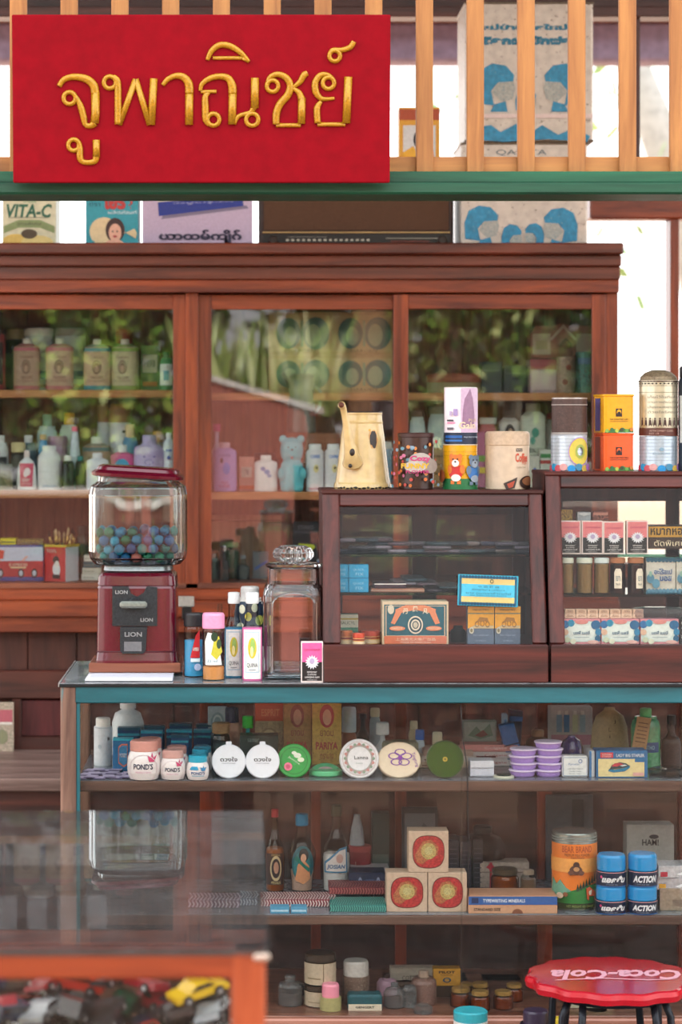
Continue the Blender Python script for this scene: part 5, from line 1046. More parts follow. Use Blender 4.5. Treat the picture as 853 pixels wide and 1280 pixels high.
# ---------------- middle section
D = 6.2
def lady_tin(label, z0, H):
    K('picture_tin', label, 'tin', 336, 491, 0, 6.17, z0, C('#b08a5c', .5, .2, scale=10, spots=('#7a5a38', .6)), .1,
      [('r', -.98, .08, -.02, .92, '#b59a6a'), ('r', .02, .08, .98, .92, '#b59a6a')] + [('t', 'CHAROEN', u, .1, .5, .07, '#5a3c20') for u in (-.5, .5)] +
      sum([[('d', u - .18, .5, .2, .36, '#3c5c56'), ('d', u - .15, .44, .1, .22, '#8a9a7c'), ('d', u + .26, .5, .22, .38, '#3f625c'), ('d', u + .22, .46, .12, .26, '#8f9c7e'), ('r', u + .02, .2, u + .06, .8, '#7a9a7a')] for u in (-.5, .5)], []), z1=z0 + H)
lady_tin('long tan tin with teal round portraits, lower of the two stacked on the top shelf', Z1r, wz(444, 6.17) - Z1r)
lady_tin('long tan tin with teal round portraits, upper of the two stacked on the top shelf', wz(444, 6.17) + .0005, wz(390, 6.17) - wz(444, 6.17))
m = MB(); m.box(0, 0, 0, .16, .075, wz(541, 6.085) - Z2r - .001, wood_brd('x'), .001); o = m.obj('wooden_box', None, (wx(396, 6.1), 6.14, Z2r)); tag(o, 'plain dark wooden box carrying the grey-green jug on the middle shelf', 'box')
x = wx(377, 6.1); zj0 = wz(541, 6.085); zj = 0  # jug built inside for a dark shape mirrored in the pane
t = thing('jug', 'tall dark grey-green enamel jug standing in for a reflection in the wall cabinet', 'jug', (x, 6.125, zj0)); hw = 18 / F * 6.12; ht = wz(470, 6.125) - zj0
m = MB(); m.loft([(hw, zj), (hw * 1.02, zj + .004), (hw * .86, ht - .01), (hw * .9, ht), (hw * .6, ht + .006)], C('#3a453e', .3, .2, coat=.3), n=36); m.obj('body', t)
m = MB(); m.tube([(-hw * .7, -.01, ht - .03), (-hw * 1.15, -.012, ht), (-hw * 1.3, -.014, ht + .008)], [.009, .006, .005], C('#3a453e', .3)); m.obj('spout', t)
m = MB(); m.tube([(hw * .8, 0, ht - .02), (hw * 1.35, 0, ht - .04), (hw * 1.3, 0, ht - .08), (hw * .9, 0, ht - .1)], .004, C('#8a9088', .4)); m.obj('handle', t)
FRD = 6.10
B('powder_bottle', 'purple powder bottle with blue figure and red word, left on the middle shelf', 'bottle', 266, 296, 553, FRD, Z2r, '#a88ac8', '#c9a6b8', 'talc', (.45, .9), ry=.6, p=3, lab=[('t', 'CLAUDE', 0, .82, 1.0, .06, '#5a3f8a'), ('d', .15, .52, .3, .14, '#6a7ad0'), ('d', -.25, .7, .12, .06, '#2a1c3a'), ('t', 'TALC', 0, .2, .6, .06, '#b0264a'), ('t', 'POWDER', 0, .12, .9, .06, '#b0264a')])
K('soap_carton', 'salmon-pink carton with orange base between purple and white bottles', 'carton', 299, 318, 571, 6.14, Z2r, '#d99a8c', .04, [('r', -.7, .4, .7, .7, '#d9c9c0'), ('t', '78', 0, .55, .5, .16, '#5a4a4a'), ('r', -1, .05, 1, .16, '#e8683a')])
B('powder_bottle', 'small white powder bottle with grey-blue flower mark on the middle shelf', 'bottle', 318, 347, 569, FRD, Z2r, '#e4e6e8', '#e9e9ea', 'talc', (.48, .87), ry=.6, lab=[('d', -.25, .72, .2, .07, '#7a92c4'), ('d', .1, .62, .25, .08, '#7a9ac8'), ('d', .3, .5, .2, .06, '#8aa6cc')])
B('jar', 'black jar behind the small white powder bottle', 'jar', 312, 350, 566, 6.2, Z2r, '#18181c', '#1e1e22', 'sjar', (.7, .9))
# teddy-shaped bottle
x = wx(365, FRD); q = FRD / F; t = thing('bear_bottle', 'light teal bear-shaped plastic bottle on the middle shelf', 'bottle', (x, FRD, Z2r)); TE = C('#62bfcc', .35, .08)
hy = lambda py: wz(py, FRD) - Z2r
m = MB(); m.loft([(12 * q, 0), (14 * q, .004), (15.5 * q, hy(600)), (15.5 * q, hy(595)), (13.5 * q, hy(580)), (11 * q, hy(576)), (11 * q, hy(575)), (13.5 * q, hy(570)), (14.5 * q, hy(562)), (13 * q, hy(553)), (8 * q, hy(547.5)), (.001, hy(546.5))], TE, ry=.75)
m.ball(-7 * q, -8 * q, 5 * q, 7 * q, TE); m.ball(7 * q, -8 * q, 5 * q, 7 * q, TE)
m.obj('body', t)
for sgn in (-1, 1):
    m = MB(); m.ball(sgn * 11 * q, -.006, hy(549), 5 * q, TE, ry=.6); m.obj('ear', t)
    m = MB(); m.ball(sgn * 13.5 * q, -9 * q, hy(592), 4.5 * q, TE, rz=1.7); m.obj('arm', t)
m = MB(); m.ball(0, -11 * q, hy(562), 1.3 * q, C('#1c2a30')); m.ball(0, -10.8 * q, hy(572), 1.6 * q, C('#b05a5a')); m.ball(-4.5 * q, -10 * q, hy(559), .9 * q, C('#1c2a30')); m.ball(4.5 * q, -10 * q, hy(559), .9 * q, C('#1c2a30')); m.obj('face', t)
for a, b, w, in ((383, 405, 'left'), (406, 428, 'right')):
    B('powder_bottle', 'slim white powder bottle with blue word, %s of two beside the bear bottle' % w, 'bottle', a, b, 555, FRD, Z2r, '#e6e2e6', '#ededed', 'tube', (.7, .88), lab=[('t', 'CARE', 0, .84, 1.1, .08, '#5a8ad8', {'bold': .03}), ('d', .1, .55, .3, .1, '#ead89a'), ('p', [(.0, .58), (.2, .52), (.3, .6)], '#1c1c1c'), ('r', -.8, .05, .8, .09, '#d8a4b8')], group='slim powder bottles')
B('bottle', 'magenta-capped clear bottle at the left end of the middle section', 'bottle', 263, 279, 530, 6.2, Z2r, '#b9a4c4', '#c02a7a', 'flask', (.6, .9))
for a, b, c, w in ((389, 401, '#8fc9c4', 'left'), (425, 441, '#c8d2d4', 'right')):
    B('bottle', 'pale bottle at the back of the middle section, %s one' % w, 'bottle', a, b, 548, 6.24, Z2r, c, '#d9dcd8', 'sjar', (.5, .88), group='pale bottles in the back row')
for a, b, yt, c, cap_, w in ((462, 490, 552, '#8fb0c8', '#d9dcd8', 'blue-grey jar half hidden behind the coffee pot'), (440, 462, 560, '#b9a890', '#7a5a44', 'tan jar half hidden behind the coffee pot')):
    B('jar', w, 'jar', a, b, yt, 6.15, Z2r, c, cap_, 'can', (1.03, .86), capname='lid')
# below the middle shelf
B('spray_bottle', 'dark bottle with silver stripe in the lower compartment of the wall cabinet', 'bottle', 273, 287, 682, 6.12, Z3, '#3a3c40', C('#c0c4c8', .2, metal=.8), 'flask', (.5, .85))
B('jar', 'tall jar with pale green lid in the lower compartment', 'jar', 274, 299, 677, 6.2, Z3, '#4a5a44', '#8aa66a', 'sjar', (.95, .86), capname='lid')
B('bottle', 'grey glass bottle in the lower compartment beside the green-lidded jar', 'bottle', 296, 312, 694, 6.14, Z3, CLG, '#8a8c90', 'flask', (.45, .86), fill=('#4a4c54', .7))
K('box', 'grey box with slanted blue flap in the lower compartment', 'box', 316, 336, 690, 6.18, Z3, '#6a6c70', .05, [('p', [(-.8, .3), (.8, .6), (.8, .7), (-.8, .4)], '#3a5aa8')])
B('bottle', 'small clear bottle left end of the lower compartment', 'bottle', 263, 273, 692, 6.14, Z3, '#8a9690', '#b9bcb8', 'sjar', (.5, .86))
K('cassette_box', 'dark upright box with yellow diagonal flash in the lower compartment', 'box', 366, 399, 652, 6.16, Z3, '#241c26', .03, [('p', [(-.6, .28), (.7, .55), (.6, .6), (-.55, .62)], '#c9cf3a'), ('r', -.9, .8, .9, .84, '#4a4450'), ('t', 'STEREO', 0, .9, 1.2, .07, '#8a8490')])
K('white_box', 'small white and blue box in the lower compartment behind the glass jar', 'box', 397, 412, 700, 6.12, Z3, '#c9d0d8', .04, [('r', -.8, .3, .8, .5, '#8a2a5a'), ('r', -1, .7, 1, .95, '#2a6ac0')])
x0s = 262
K('reflection_board', 'tan board standing in for a reflection at the back of the lower compartment', 'board', 262, 352, 644, 6.3, Z3, wood('#8a5c38', '#c09468', 'z', .6), .01, [('r', -.98, .9, .98, .92, '#6a4428')])  # tan sheet added in place of a reflection in the door glass
# ---------------- right section
t = thing('house_tin', 'rusty pink tin shaped like a house roof on the top right shelf', 'tin', (wx(702, 6.2), 6.2, wz(448, 6.2))); q = 6.2 / F; h_ = 43 * q
RT = C('#9a5a4c', .5, .25, scale=12, spots=('#5e4034', .6))
m = MB(); pr = [(-40, 0), (40, 0), (40, 30), (34, 40), (14, 40), (0, 43), (-14, 40), (-34, 40), (-41, 30)]
slab(m, [(a * q, b * q) for a, b in pr], -.04, .08, RT); m.obj('body', t)
m = MB(); draw(m, flat(-.04), 40 * q, h_, [('r', -.95, .1, -.4, .7, '#b9a48c'), ('r', -.85, .25, -.5, .5, '#a89a6a'), ('r', .4, .1, .95, .7, '#b0988a'), ('p', [(-.42, .55), (0, .98), (.42, .55), (.36, .5), (0, .86), (-.36, .5)], '#cbb4a4'), ('p', [(-.16, 0), (-.16, .4), (0, .52), (.16, .4), (.16, 0)], '#7a3f38')]); m.obj('printing', t)
K('tin_box', 'pink and white low tin box under the house-shaped tin', 'tin', 663, 700, 449, 6.15, Z1r, C('#b3969a', .5, .2), .09, [('r', -1, .7, 1, 1, '#a0404c'), ('r', -.9, .1, .9, .65, '#c9b2b0')])
B('tube_tin', 'narrow rusty floral cylinder tin on the top shelf of the right section', 'tin', 696, 719, 446, 6.13, Z1r, C('#a88a78', .5, .3, scale=25, spots=('#7a2f2a', .58)), None, 'can', lab=[('d', -.2, .3, .3, .08, '#8a3a34'), ('d', .2, .7, .3, .08, '#8a3a34')])
m = MB(); q2 = 6.14 / F; m.tube([(-7 * q2, 0, 0), (-6 * q2, 0, 16 * q2), (0, 0, 22 * q2), (6 * q2, 0, 16 * q2), (7 * q2, 0, 0)], .003, C('#5a3028', .4, metal=.4)); m.box(0, 0, -.002, 17 * q2, .012, 12 * q2, C('#6a3a30', .5, .3), .004)
o = m.obj('padlock', None, (wx(707, 6.14), 6.13, wz(445.5, 6.13))); tag(o, 'old brown padlock resting on the floral cylinder tin', 'padlock')
B('tube_tin', 'teal and rust mottled cylinder tin at the right end of the top shelf', 'tin', 720, 742, 440, 6.15, Z1r, C('#5f9a8c', .5, .3, scale=25, spots=('#8a4a3a', .55)), None, 'can', lab=[('r', -1, .7, 1, .85, '#6a8ab0')])
B('oval_tin', 'flat oval tin with rust-red lid on the top shelf of the right section', 'tin', 534, 601, 467, 6.2, Z1r, C('#8f7a58', .4, .2), C('#8f3f2c', .4, .25), 'can', (1.02, .55), capname='lid', ry=.6)
K('metal_case', 'dark grey metal case behind the reflections on the top shelf', 'case', 603, 628, 452, 6.2, Z1r, '#2f333a', .08, [('r', -.8, .7, .8, .74, '#4a505a')])
K('metal_case', 'darker wide metal case beside the pink tin box', 'case', 630, 662, 457, 6.2, Z1r, '#2a2a30', .08, [('r', -.8, .7, .8, .74, '#44484e')])
for i, (a, b, yt, c, cp, D_, w) in enumerate(((512, 532, 512, '#b9c6c4', '#6a4a3a', 6.2, 'pale can with brown lid left of the lilac tin'), (535, 560, 508, '#b5c2c0', '#7a6a58', 6.2, 'pale can with grey lid just behind the lilac tin'),
    (598, 622, 522, '#b8646c', '#c9ccc4', 6.2, 'pink jar with pale cap behind the lilac tin'), (623, 650, 513, '#d0ccc6', '#5a4438', 6.22, 'cream caddy with dark-haired portrait'), (651, 682, 504, '#cdd2c0', '#b9b49a', 6.2, 'white porcelain-like caddy with painted sprig'), (683, 694, 516, '#d9d4d0', '#b03038', 6.24, 'thin white box-like can with red top'))):
    sq = i in (3, 4)
    B('tea_caddy', w + ' in the right section', 'caddy', a, b, yt, D_, Z2r, c, cp, 'sjar' if not sq else 'talc', (.6 if sq else .9, .92), capname='lid', p=6 if sq else 2, ry=.8,
      lab=([('d', 0, .78, .45, .12, '#2a1c1c'), ('d', .05, .74, .28, .1, '#d9b49c'), ('d', 0, .58, .4, .06, '#e0d8d0')] if i == 3 else [('d', .1, .72, .3, .06, '#4a9a84'), ('d', -.1, .62, .2, .05, '#5aa690'), ('t', 'HEALTH', 0, .5, 1.2, .05, '#4a4a44'), ('t', 'TEA SHOP', 0, .42, 1.2, .04, '#4a4a44')] if i == 4 else [('r', -.9, .3, .9, .36, '#8a9a98'), ('t', 'FINE', 0, .6, .9, .1, '#6a8a90')]))
K('carton', 'tan layered paper bundle behind the brown dotted tin', 'bundle', 537, 556, 560, 6.14, Z2r, C('#a88458', .6, .3), .05, [('r', -1, .2 * k, 1, .2 * k + .02, '#6a4c2c') for k in range(1, 5)])
K('carton', 'pink and green striped carton behind the yellow animal tin', 'carton', 597, 607, 540, 6.14, Z2r, '#b26a8a', .05, [('r', -1, .5, 1, .6, '#7aa04a'), ('r', -1, .3, 1, .4, '#d9c04a')])
K('carton', 'white carton with small sprig drawing right of the coffee tin', 'carton', 661, 675, 570, 6.12, Z2r, '#d6d4c8', .04, [('d', 0, .3, .4, .08, '#c9a24a'), ('d', .1, .6, .3, .06, '#4a6ac0')])
K('carton', 'white carton with green and red bands left of the brown tin', 'carton', 676, 690, 562, 6.12, Z2r, '#d4d6cc', .04, [('r', -1, .8, 1, .9, '#3a8a4a'), ('r', -1, .66, 1, .74, '#b03a34')])
B('bottle', 'small white bottle with reddish cap right of the brown tin', 'bottle', 734, 742, 572, 6.12, Z2r, '#e0dcd4', '#b05a44', 'sjar', (.6, .86))

# ================================================================ in the teal showcase, upper shelf
z1_ = S1 + .0006
def stand_disc(name, label, cat, pc, yt, yb_, D_, mat, thick=.012, lean=14, spec=None, rim=None, tab=False, ry=1.0, group=None, roll=0.0, extra=None):
    """round flat box standing on its edge, leaning back; pc centre, yt/yb_ its top and bottom rows"""
    r = (yb_ - yt) / 2 / F * D_ / cos(radians(lean)) ; x = wx(pc, D_)
    t = thing(name, label, cat, (x, D_ + .01, z1_), group=group, tilt=-radians(lean), roll=roll)
    m = MB(); m.T = Matrix.Translation((0, 0, r)) @ Matrix.Rotation(pi / 2, 4, 'X')
    # after the turn: disc axis along y, face towards -y
    m.loft([(r * .93, -thick), (r, -thick * .85), (r, -thick * .15), (r * .95, 0)], mat_of(mat), n=56, ry=ry)
    if rim: m.loft([(r * 1.005, -thick * .75), (r * 1.005, -thick * .45)], mat_of(rim), n=56, ry=ry)
    m.T = None
    if tab: m.box(0, thick * .5, r * 1.96, r * .34, thick * .7, r * .2, mat_of(mat), .001)
    m.obj('case', t)
    if spec:
        m = MB(); S = lambda u, v, e: (u, -e, r + v)
        S.flat = True
        for k, it in enumerate(spec):
            e = .0004 * (1 + .6 * k); c_ = mat_of(it[6] if it[0] == 't' else it[5] if it[0] in 'rdo' else it[2])
            if it[0] == 'd': m.p_disc(S, it[1] * r, it[2] * r, it[3] * r, it[4] * r, c_, e, n=32)
            elif it[0] == 'o': m.p_disc(S, it[1] * r, it[2] * r, it[3] * r, it[4] * r, c_, e, n=40, hole=it[6])
            elif it[0] == 'r': m.p_rect(S, it[1] * r, it[2] * r, it[3] * r, it[4] * r, c_, e)
            elif it[0] == 'p': m.p_poly(S, [(a * r, b * r) for a, b in it[1]], c_, e)
            elif it[0] == 't': m.p_text(S, it[1], it[2] * r, it[3] * r, it[4] * r, it[5] * r, c_, e, **(it[7] if len(it) > 7 else {}))
        m.obj('printing', t)
    return t
# lilac sachets lying flat
rnd = random.Random(4); s0 = None; n = 0
for i in range(16):
    row = i // 6; col = i % 6
    loc = (wx(104 + col * 11 + row * 3, 4.58), 4.565 + row * .045 + rnd.uniform(-.004, .004), z1_ + (.002 if i % 2 else 0)); rot = (0, 0, rnd.uniform(-.3, .3))
    if s0 is None:
        s0 = thing('sachet', 'small flat lilac paper sachet lying at the left end of the upper shelf', 'sachet', loc, rot[2], 'lilac sachets')
        m = MB(); m.box(0, 0, 0, .022, .03, .0018, C('#b9aecb', .5, .1), .0004); m.box(0, -.0145, .0, .0225, .002, .002, C('#6a5f80', .5), .0002); m.obj('paper', s0)
    else: dup(s0, loc, rot=rot)
B('lotion_bottle', 'slim translucent white bottle at the left end of the upper shelf', 'bottle', 117.5, 140.5, 897, 4.74, S1, '#dce2e8', '#ecebe6', 'can', (.8, .82), lab=[('t', 'B', .7, .7, .3, .08, '#2a2c34', {'bold': .03}), ('d', -.3, .5, .2, .06, '#b9c6d0'), ('r', -1, .97, 1, .99, '#b9c2ca')])
PB = [('p', [(-.45, .25), (-.45, .8), (-.15, .9), (.5, .9), (.5, .2), (.1, .12)], '#c9746a'), ('p', [(-.38, .3), (-.38, .75), (-.1, .84), (.44, .84), (.44, .25), (.1, .18)], '#3f86b4'), ('t', 'POND\'S', .05, .52, .7, .14, '#e4d8d4')]
K('cream_carton', 'blue cream carton with pink-edged window, frontmost at the left', 'carton', 141, 166, 926, 4.66, S1, '#1c6ca0', .03, PB, top=('#35b2c8', .004))
crt = [(147, 175, 913, 4.80), (176, 203, 917, 4.76), (180, 206, 911, 4.83), (208, 240, 916, 4.78), (212, 240, 908, 4.84), (242, 264, 916, 4.80), (245, 266, 909, 4.86), (150, 172, 906, 4.86), (214, 236, 922, 4.72)]
for i, (a, b, yt, D_) in enumerate(crt):
    K('cream_carton', 'teal-topped navy cream carton, %s in the crowd behind the cream jars' % ('first', 'second', 'third', 'fourth', 'fifth', 'sixth', 'seventh', 'eighth', 'ninth')[i], 'carton', a, b, yt, D_, S1, '#1b4a78', .028, [('r', -1, .82, 1, .9, '#2aa0bc'), ('t', "POND'S", 0, .55, 1.2, .12, '#8ab4d0')], top=('#2a9cb8' if i % 2 else '#22586e', .005), group='cream cartons behind the jars')
def pond(a, b, yt, D_, lid, who, big):
    lab = [('t', "POND'S", 0, .5, 1.15, .2, '#2a2c4a' if big < 3 else '#1c4a86', {'bold': .02})]
    if big < 3: lab += [('p', [(.35, .66), (.25, .9), (.45, .8), (.52, .98), (.6, .8), (.78, .88), (.65, .66)], '#c8386a'), ('t', 'PERFECT SKIN', 0, .3, .9, .06, '#c87a9a'), ('o', 0, .42, .85, .5, '#d8c8cc', .96)]
    else: lab = [('t', "POND'S", .05, .42, 1.2, .17, '#1c4a86', {'bold': .02}), ('p', [(-.7, .6), (-.5, .8), (0, .8), (.1, .6)], '#2a9ccc'), ('p', [(.35, .55), (.25, .78), (.45, .7), (.52, .85), (.6, .7), (.78, .76), (.65, .55)], '#3a8ac0'), ('r', -.5, .26, .6, .29, '#4aa0c4')]
    B('cream_jar', who, 'jar', a, b, yt, D_, S1, C('#ece4e4', .25, .03, coat=.4), C(lid, .35, .06), 'jar', (.83, .74), capname='lid', lab=lab)
pond(159, 201, 925, 4.555, '#d8988c', 'large white cream jar with dusty pink lid, biggest of the front three', 1)
pond(171, 205, 922, 4.62, '#d09086', 'white cream jar with pink lid hidden behind the largest jar', 1)
pond(200, 232.5, 937, 4.555, '#d3a29a', 'medium white cream jar with pink lid, middle of the front three', 2)
pond(206, 236, 932, 4.62, '#c99690', 'white cream jar with pink lid behind the middle jar', 2)
pond(233, 261.5, 944, 4.55, '#2aa8c8', 'small white cream jar with sky-blue lid, right of the front three', 3)
pond(238, 263, 936, 4.61, '#2a98b8', 'small white cream jar with blue lid just behind the other blue-lidded jar', 3)
pond(240, 266, 932, 4.67, '#3a8ca8', 'small white cream jar with blue lid, last in the row of blue-lidded jars', 3)
B('powder_bottle', 'big milky white bottle with pale blue word at the back of the upper shelf', 'bottle', 140, 180, 878, 4.86, S1, '#dfe6ea', '#e9ecee', 'round', (.5, .9), lab=[('t', "Johnson's", 0, .52, 1.1, .06, '#3a9ac8')])
K('picture_card', 'white box with pale round picture at the back of the upper shelf', 'box', 260, 284, 884, 4.86, S1, '#c9d8dc', .02, [('d', 0, .7, .7, .2, '#a9c0c4'), ('o', 0, .7, .5, .15, '#e9f0ee', .7)])
B('cologne_bottle', 'peach bottle with dark navy wavy cap', 'bottle', 276, 303, 884, 4.80, S1, C('#c08f78', .4, .15), '#1a1c3c', 'sjar', (.6, .72), rib=None, crib=(5, .12))
B('roll_on_bottle', 'clear bottle with woven tan round cap, in front of the peach bottle', 'bottle', 265, 288, 903, 4.74, S1, thin_glass('#d0d6d4', 1.5, edge='#7a8084'), C('#a8845c', .6, .3, scale=120), 'sjar', (.95, .76), fill=('#8a9aa0', .7), crib=(24, .02))
B('nozzle_bottle', 'small bottle with bright green cap and teal neck', 'bottle', 302, 318, 895, 4.79, S1, '#2fb0b8', '#2fcf3a', 'flask', (.85, .75))
K('dark_box', 'dark green box with faint lettering behind the white compacts', 'box', 300, 348, 919, 4.68, S1, '#2c3a34', .04, [('t', 'samar', -.3, .85, .6, .1, '#7a8a84')])
Y1_ = lambda c1, c2, f: [('r', -1, 0, 1, 1, C(c1, .6, .2, scale=30, spots=('#8a5a3a', .6))), ('d', 0, .78, .5, .19, c2), ('d', .02, .76, .3, .13, '#d8a48a' if f else '#b98a72'), ('t', 'ยาดม', 0, .5, .9, .09, '#8a2a3a'), ('t', 'PARIYA', 0, .3, 1.5, .12, '#b03a3c', {'bold': .03}), ('t', 'ตรานาง', 0, .13, .9, .08, '#a83a3a')]
K('powder_carton', 'tall faded carton with red-orange top and cream lower half', 'carton', 319, 354, 877, 4.78, S1, C('#a89474', .6, .25, spots=('#6a5440', .6)), .04, [('r', -1, .68, 1, 1, '#b5482a'), ('t', 'ESPRIT', .1, .82, 1.3, .12, '#c9825a', {'bold': .02}), ('d', 0, .45, .6, .12, '#8f7a5c'), ('d', 0, .46, .4, .08, '#b9a684')])
K('powder_carton', 'tall mottled yellow-red carton with portrait, the duller left one of the pair', 'carton', 354.5, 389, 878, 4.76, S1, '#8a5a48', .04, Y1_('#a07a4c', '#8a4a44', 0))
K('powder_carton', 'tall yellow carton with red portrait and red lettering, the brighter right one', 'carton', 390.5, 427, 878, 4.75, S1, '#b08a48', .04, Y1_('#c7a352', '#b03c44', 1))
cm = [('t', 'ดวงใจ', 0, .12, 1.0, .26, '#3a3034', {'bold': .02}), ('t', 'CAKE POWDER', 0, -.12, .8, .07, '#8a8a90')]
WH = C('#e6e9f2', .3, .03, coat=.3)
stand_disc('compact', 'white round compact with dark script and top tab, left of the twin pair', 'compact', 286, 935, 977, 4.545, WH, .014, 12, cm, tab=True, group='white script compacts')
stand_disc('compact', 'white round compact with dark script and top tab, right of the twin pair', 'compact', 328.5, 935, 977, 4.545, WH, .014, 12, cm, tab=True, group='white script compacts')
stand_disc('compact', 'bright green round compact with pink rose and white blossoms', 'compact', 368, 935, 976.5, 4.555, '#1f9a3c', .018, 14, [('o', 0, 0, .8, .8, '#157a2c', .95), ('p', [(-.3, .2), (.3, .55), (.6, .1), (.0, -.3)], '#2aa84a'), ('d', .2, .3, .22, .15, '#e4ecd8'), ('d', .4, .05, .2, .14, '#dce6c8'), ('d', 0, .45, .15, .1, '#e4ecd8'), ('d', -.35, -.35, .24, .24, '#e87a94'), ('d', -.35, -.35, .12, .12, '#c8486a'), ('t', 'Jasmine', .0, .0, .8, .15, '#d8e8cc', {'rot': -.6})])
t = thing('compact', 'pale mint green round compact lying tilted with oval flower picture', 'compact', (wx(408, 4.57), 4.60, z1_), tilt=radians(0)); r = 21 / F * 4.57
MG = C('#5fc48c', .3, .05, coat=.3)
m = MB(); m.loft([(r * .9, 0), (r, .003), (r, .009), (r * .96, .011)], MG, n=48); m.obj('base', t)
m = MB(); m.T = Matrix.Translation((0, r * .95, .012)) @ Matrix.Rotation(radians(34), 4, 'X') @ Matrix.Translation((0, -r * .95, 0)); m.loft([(r * .96, 0), (r, .002), (r, .008), (r * .92, .0105)], MG, n=48)
SS = lambda u, v, e: (u, v, .0108 + e)
m.p_disc(SS, 0, 0, r * .6, r * .6, C('#c9b4b4'), .0003); m.p_disc(SS, 0, 0, r * .35, r * .3, C('#9a5a7a'), .0008); m.p_disc(SS, -.2 * r, .1 * r, r * .15, r * .15, C('#d98aa0'), .0012); m.obj('lid', t)
stand_disc('compact', 'white round tin with wreath border and thin script, centre of the shelf', 'compact', 450, 930, 978.5, 4.545, '#e4e2e4', .02, 13, [('o', 0, 0, .72, .72, '#b9a0a0', .86), ('o', 0, 0, .86, .86, '#c9b4b0', .97), ('o', 0, 0, .62, .62, '#a8b4a8', .96), ('t', 'Lanna', .1, .05, .7, .18, '#3a3438'), ('t', 'POWDER', 0, -.25, .35, .07, '#8a9a94')] + [('d', .72 * cos(a), .72 * sin(a), .07, .07, '#c98a84' if k % 2 else '#8aa08a') for k, a in enumerate([2 * pi * k / 20 for k in range(20)])])
t = stand_disc('soap', 'oval ivory soap case with purple flower drawing', 'soap', 500, 934, 978, 4.55, C('#e2cfb4', .35, .06), .02, 16, [('o', 0, 0, .0, .0, '#e2cfb4', .5)] + [('o', .05 + .3 * cos(a), .12 + .3 * sin(a), .26, .18, '#7a3aa0', .8) for a in [2 * pi * k / 5 + .3 for k in range(5)]] + [('d', .05, .12, .1, .1, '#8a3aa8'), ('t', 'Tangtong', .72, .0, .8, .2, '#7a3aa0', {'rot': -1.3})])
t.scale = (1.2, 1, 1)
B('compact_stack', 'round brass-coloured tin with woven top behind the ivory soap case', 'tin', 478, 523, 927, 4.66, S1, C('#8f8a6c', .4, .2, metal=.3), C('#a8a68c', .5, .4, scale=200, spots=('#4a4a3a', .5)), 'can', (1.02, .7), capname='lid')
stand_disc('hand_mirror', 'glossy olive-green round disc with small brass centre', 'disc', 557.5, 932, 978.5, 4.55, C('#33561f', .16, .1, coat=.7, metal=.3), .006, 8, [('d', 0, 0, .13, .13, C('#b9a24a', .3, metal=.7)), ('d', 0, 0, .06, .06, '#6a5a2a'), ('o', 0, 0, .98, .98, '#1f3a18', .96)])
# bottles behind the middle of the shelf
bt = [(427, 446, 884, 4.80, '#8a4a2c', '#c9dbe8', 'sjar', (.95, .55), 'brown bottle with large white and blue cap'), (446, 462, 892, 4.82, '#1c1a1c', '#26242a', 'flask', (.6, .9), 'black slim bottle'),
 (462, 476, 885, 4.84, '#a8b4bc', '#d6cfb0', 'sjar', (.85, .84), 'pale bottle with cream cap'), (469, 488, 903, 4.76, '#c9d2d6', '#dfe4e4', 'wine', (.85, .72), 'small clear-necked bottle with white cap'),
 (511, 524, 901, 4.80, '#c0b08c', '#d6ceb0', 'sjar', (.75, .8), 'tan bottle with cream cap'), (519, 531, 912, 4.76, '#bcd0dc', '#2a62b8', 'sjar', (.95, .72), 'pale bottle with royal blue cap'), (540, 554, 915, 4.76, '#c6c09c', '#e0d8b8', 'lotion', (.9, .6), 'cream tapering bottle')]
for a, b, yt, D_, c, cp, pf, cf, w in bt:
    B('perfume_bottle', w + ' behind the discs on the upper shelf', 'bottle', a, b, yt, D_, S1, c, cp, pf, cf)
for i in range(3):
    K('soap_box', 'flat pale box, %s of the pile of three behind the oval soap case' % ('lowest', 'middle', 'topmost')[i], 'box', 524 + 3 * i, 600 - 4 * i, 0, 4.70, S1 + .0005 + .0115 * i, ('#c9b49c', '#d0c4b8', '#b99a8c')[i], .08, [('r', -.9, .3, -.2, .5, '#8a5a4a')], z1=S1 + .0115 * (i + 1))
K('postcard_box', 'flat box with pale green swan picture standing at the back of the upper shelf', 'box', 579, 621, 901, 4.84, S1 + .001, '#a9b8b0', .02, [('r', -.92, .45, .92, .97, '#c9d4d0'), ('p', [(-.7, .6), (-.2, .85), (.1, .7), (.6, .92), (.8, .6), (0, .5)], '#8fae9c'), ('p', [(-.3, .6), (.2, .75), (.5, .62), (.1, .55)], '#a86a6a')])
for i, (yt, c, w) in enumerate(((961, '#d8d2d2', 'lower'), (949, '#cfc6c6', 'middle'), (935, '#cf8a88', 'upper reddish'))):
    K('toothpaste_box', 'long flat box, %s of the three behind the white soap boxes' % w, 'box', 578, 648, 0, 4.72, S1 + .0005 + .0145 * i, c, .05, [('t', 'Colgate', .2, .5, .8, .4, '#b03a44' if i < 2 else '#e4d4d0')] + ([('r', -.9, .2, .2, .45, '#5a1c24')] if i == 1 else []), z1=S1 + .0145 * (i + 1))
for i, (w) in enumerate(('lower', 'upper')):
    K('soap_box', 'small white soap box, %s one at the hanging cord' % w, 'box', 588, 618, 0, 4.58, S1 + .0005 + .0155 * i, ('#c9ccd8', '#d4d6de')[i], .05, [('r', -.9, .1, .9, .2, '#b0b4c0')], z1=S1 + .0155 * (i + 1))
B('ointment_pot', 'small round white pot with black-green lid beside the purple tins', 'pot', 617, 643, 967, 4.58, S1, '#d9d9c4', '#1c2a24', 'can', (.7, .5), capname='lid')
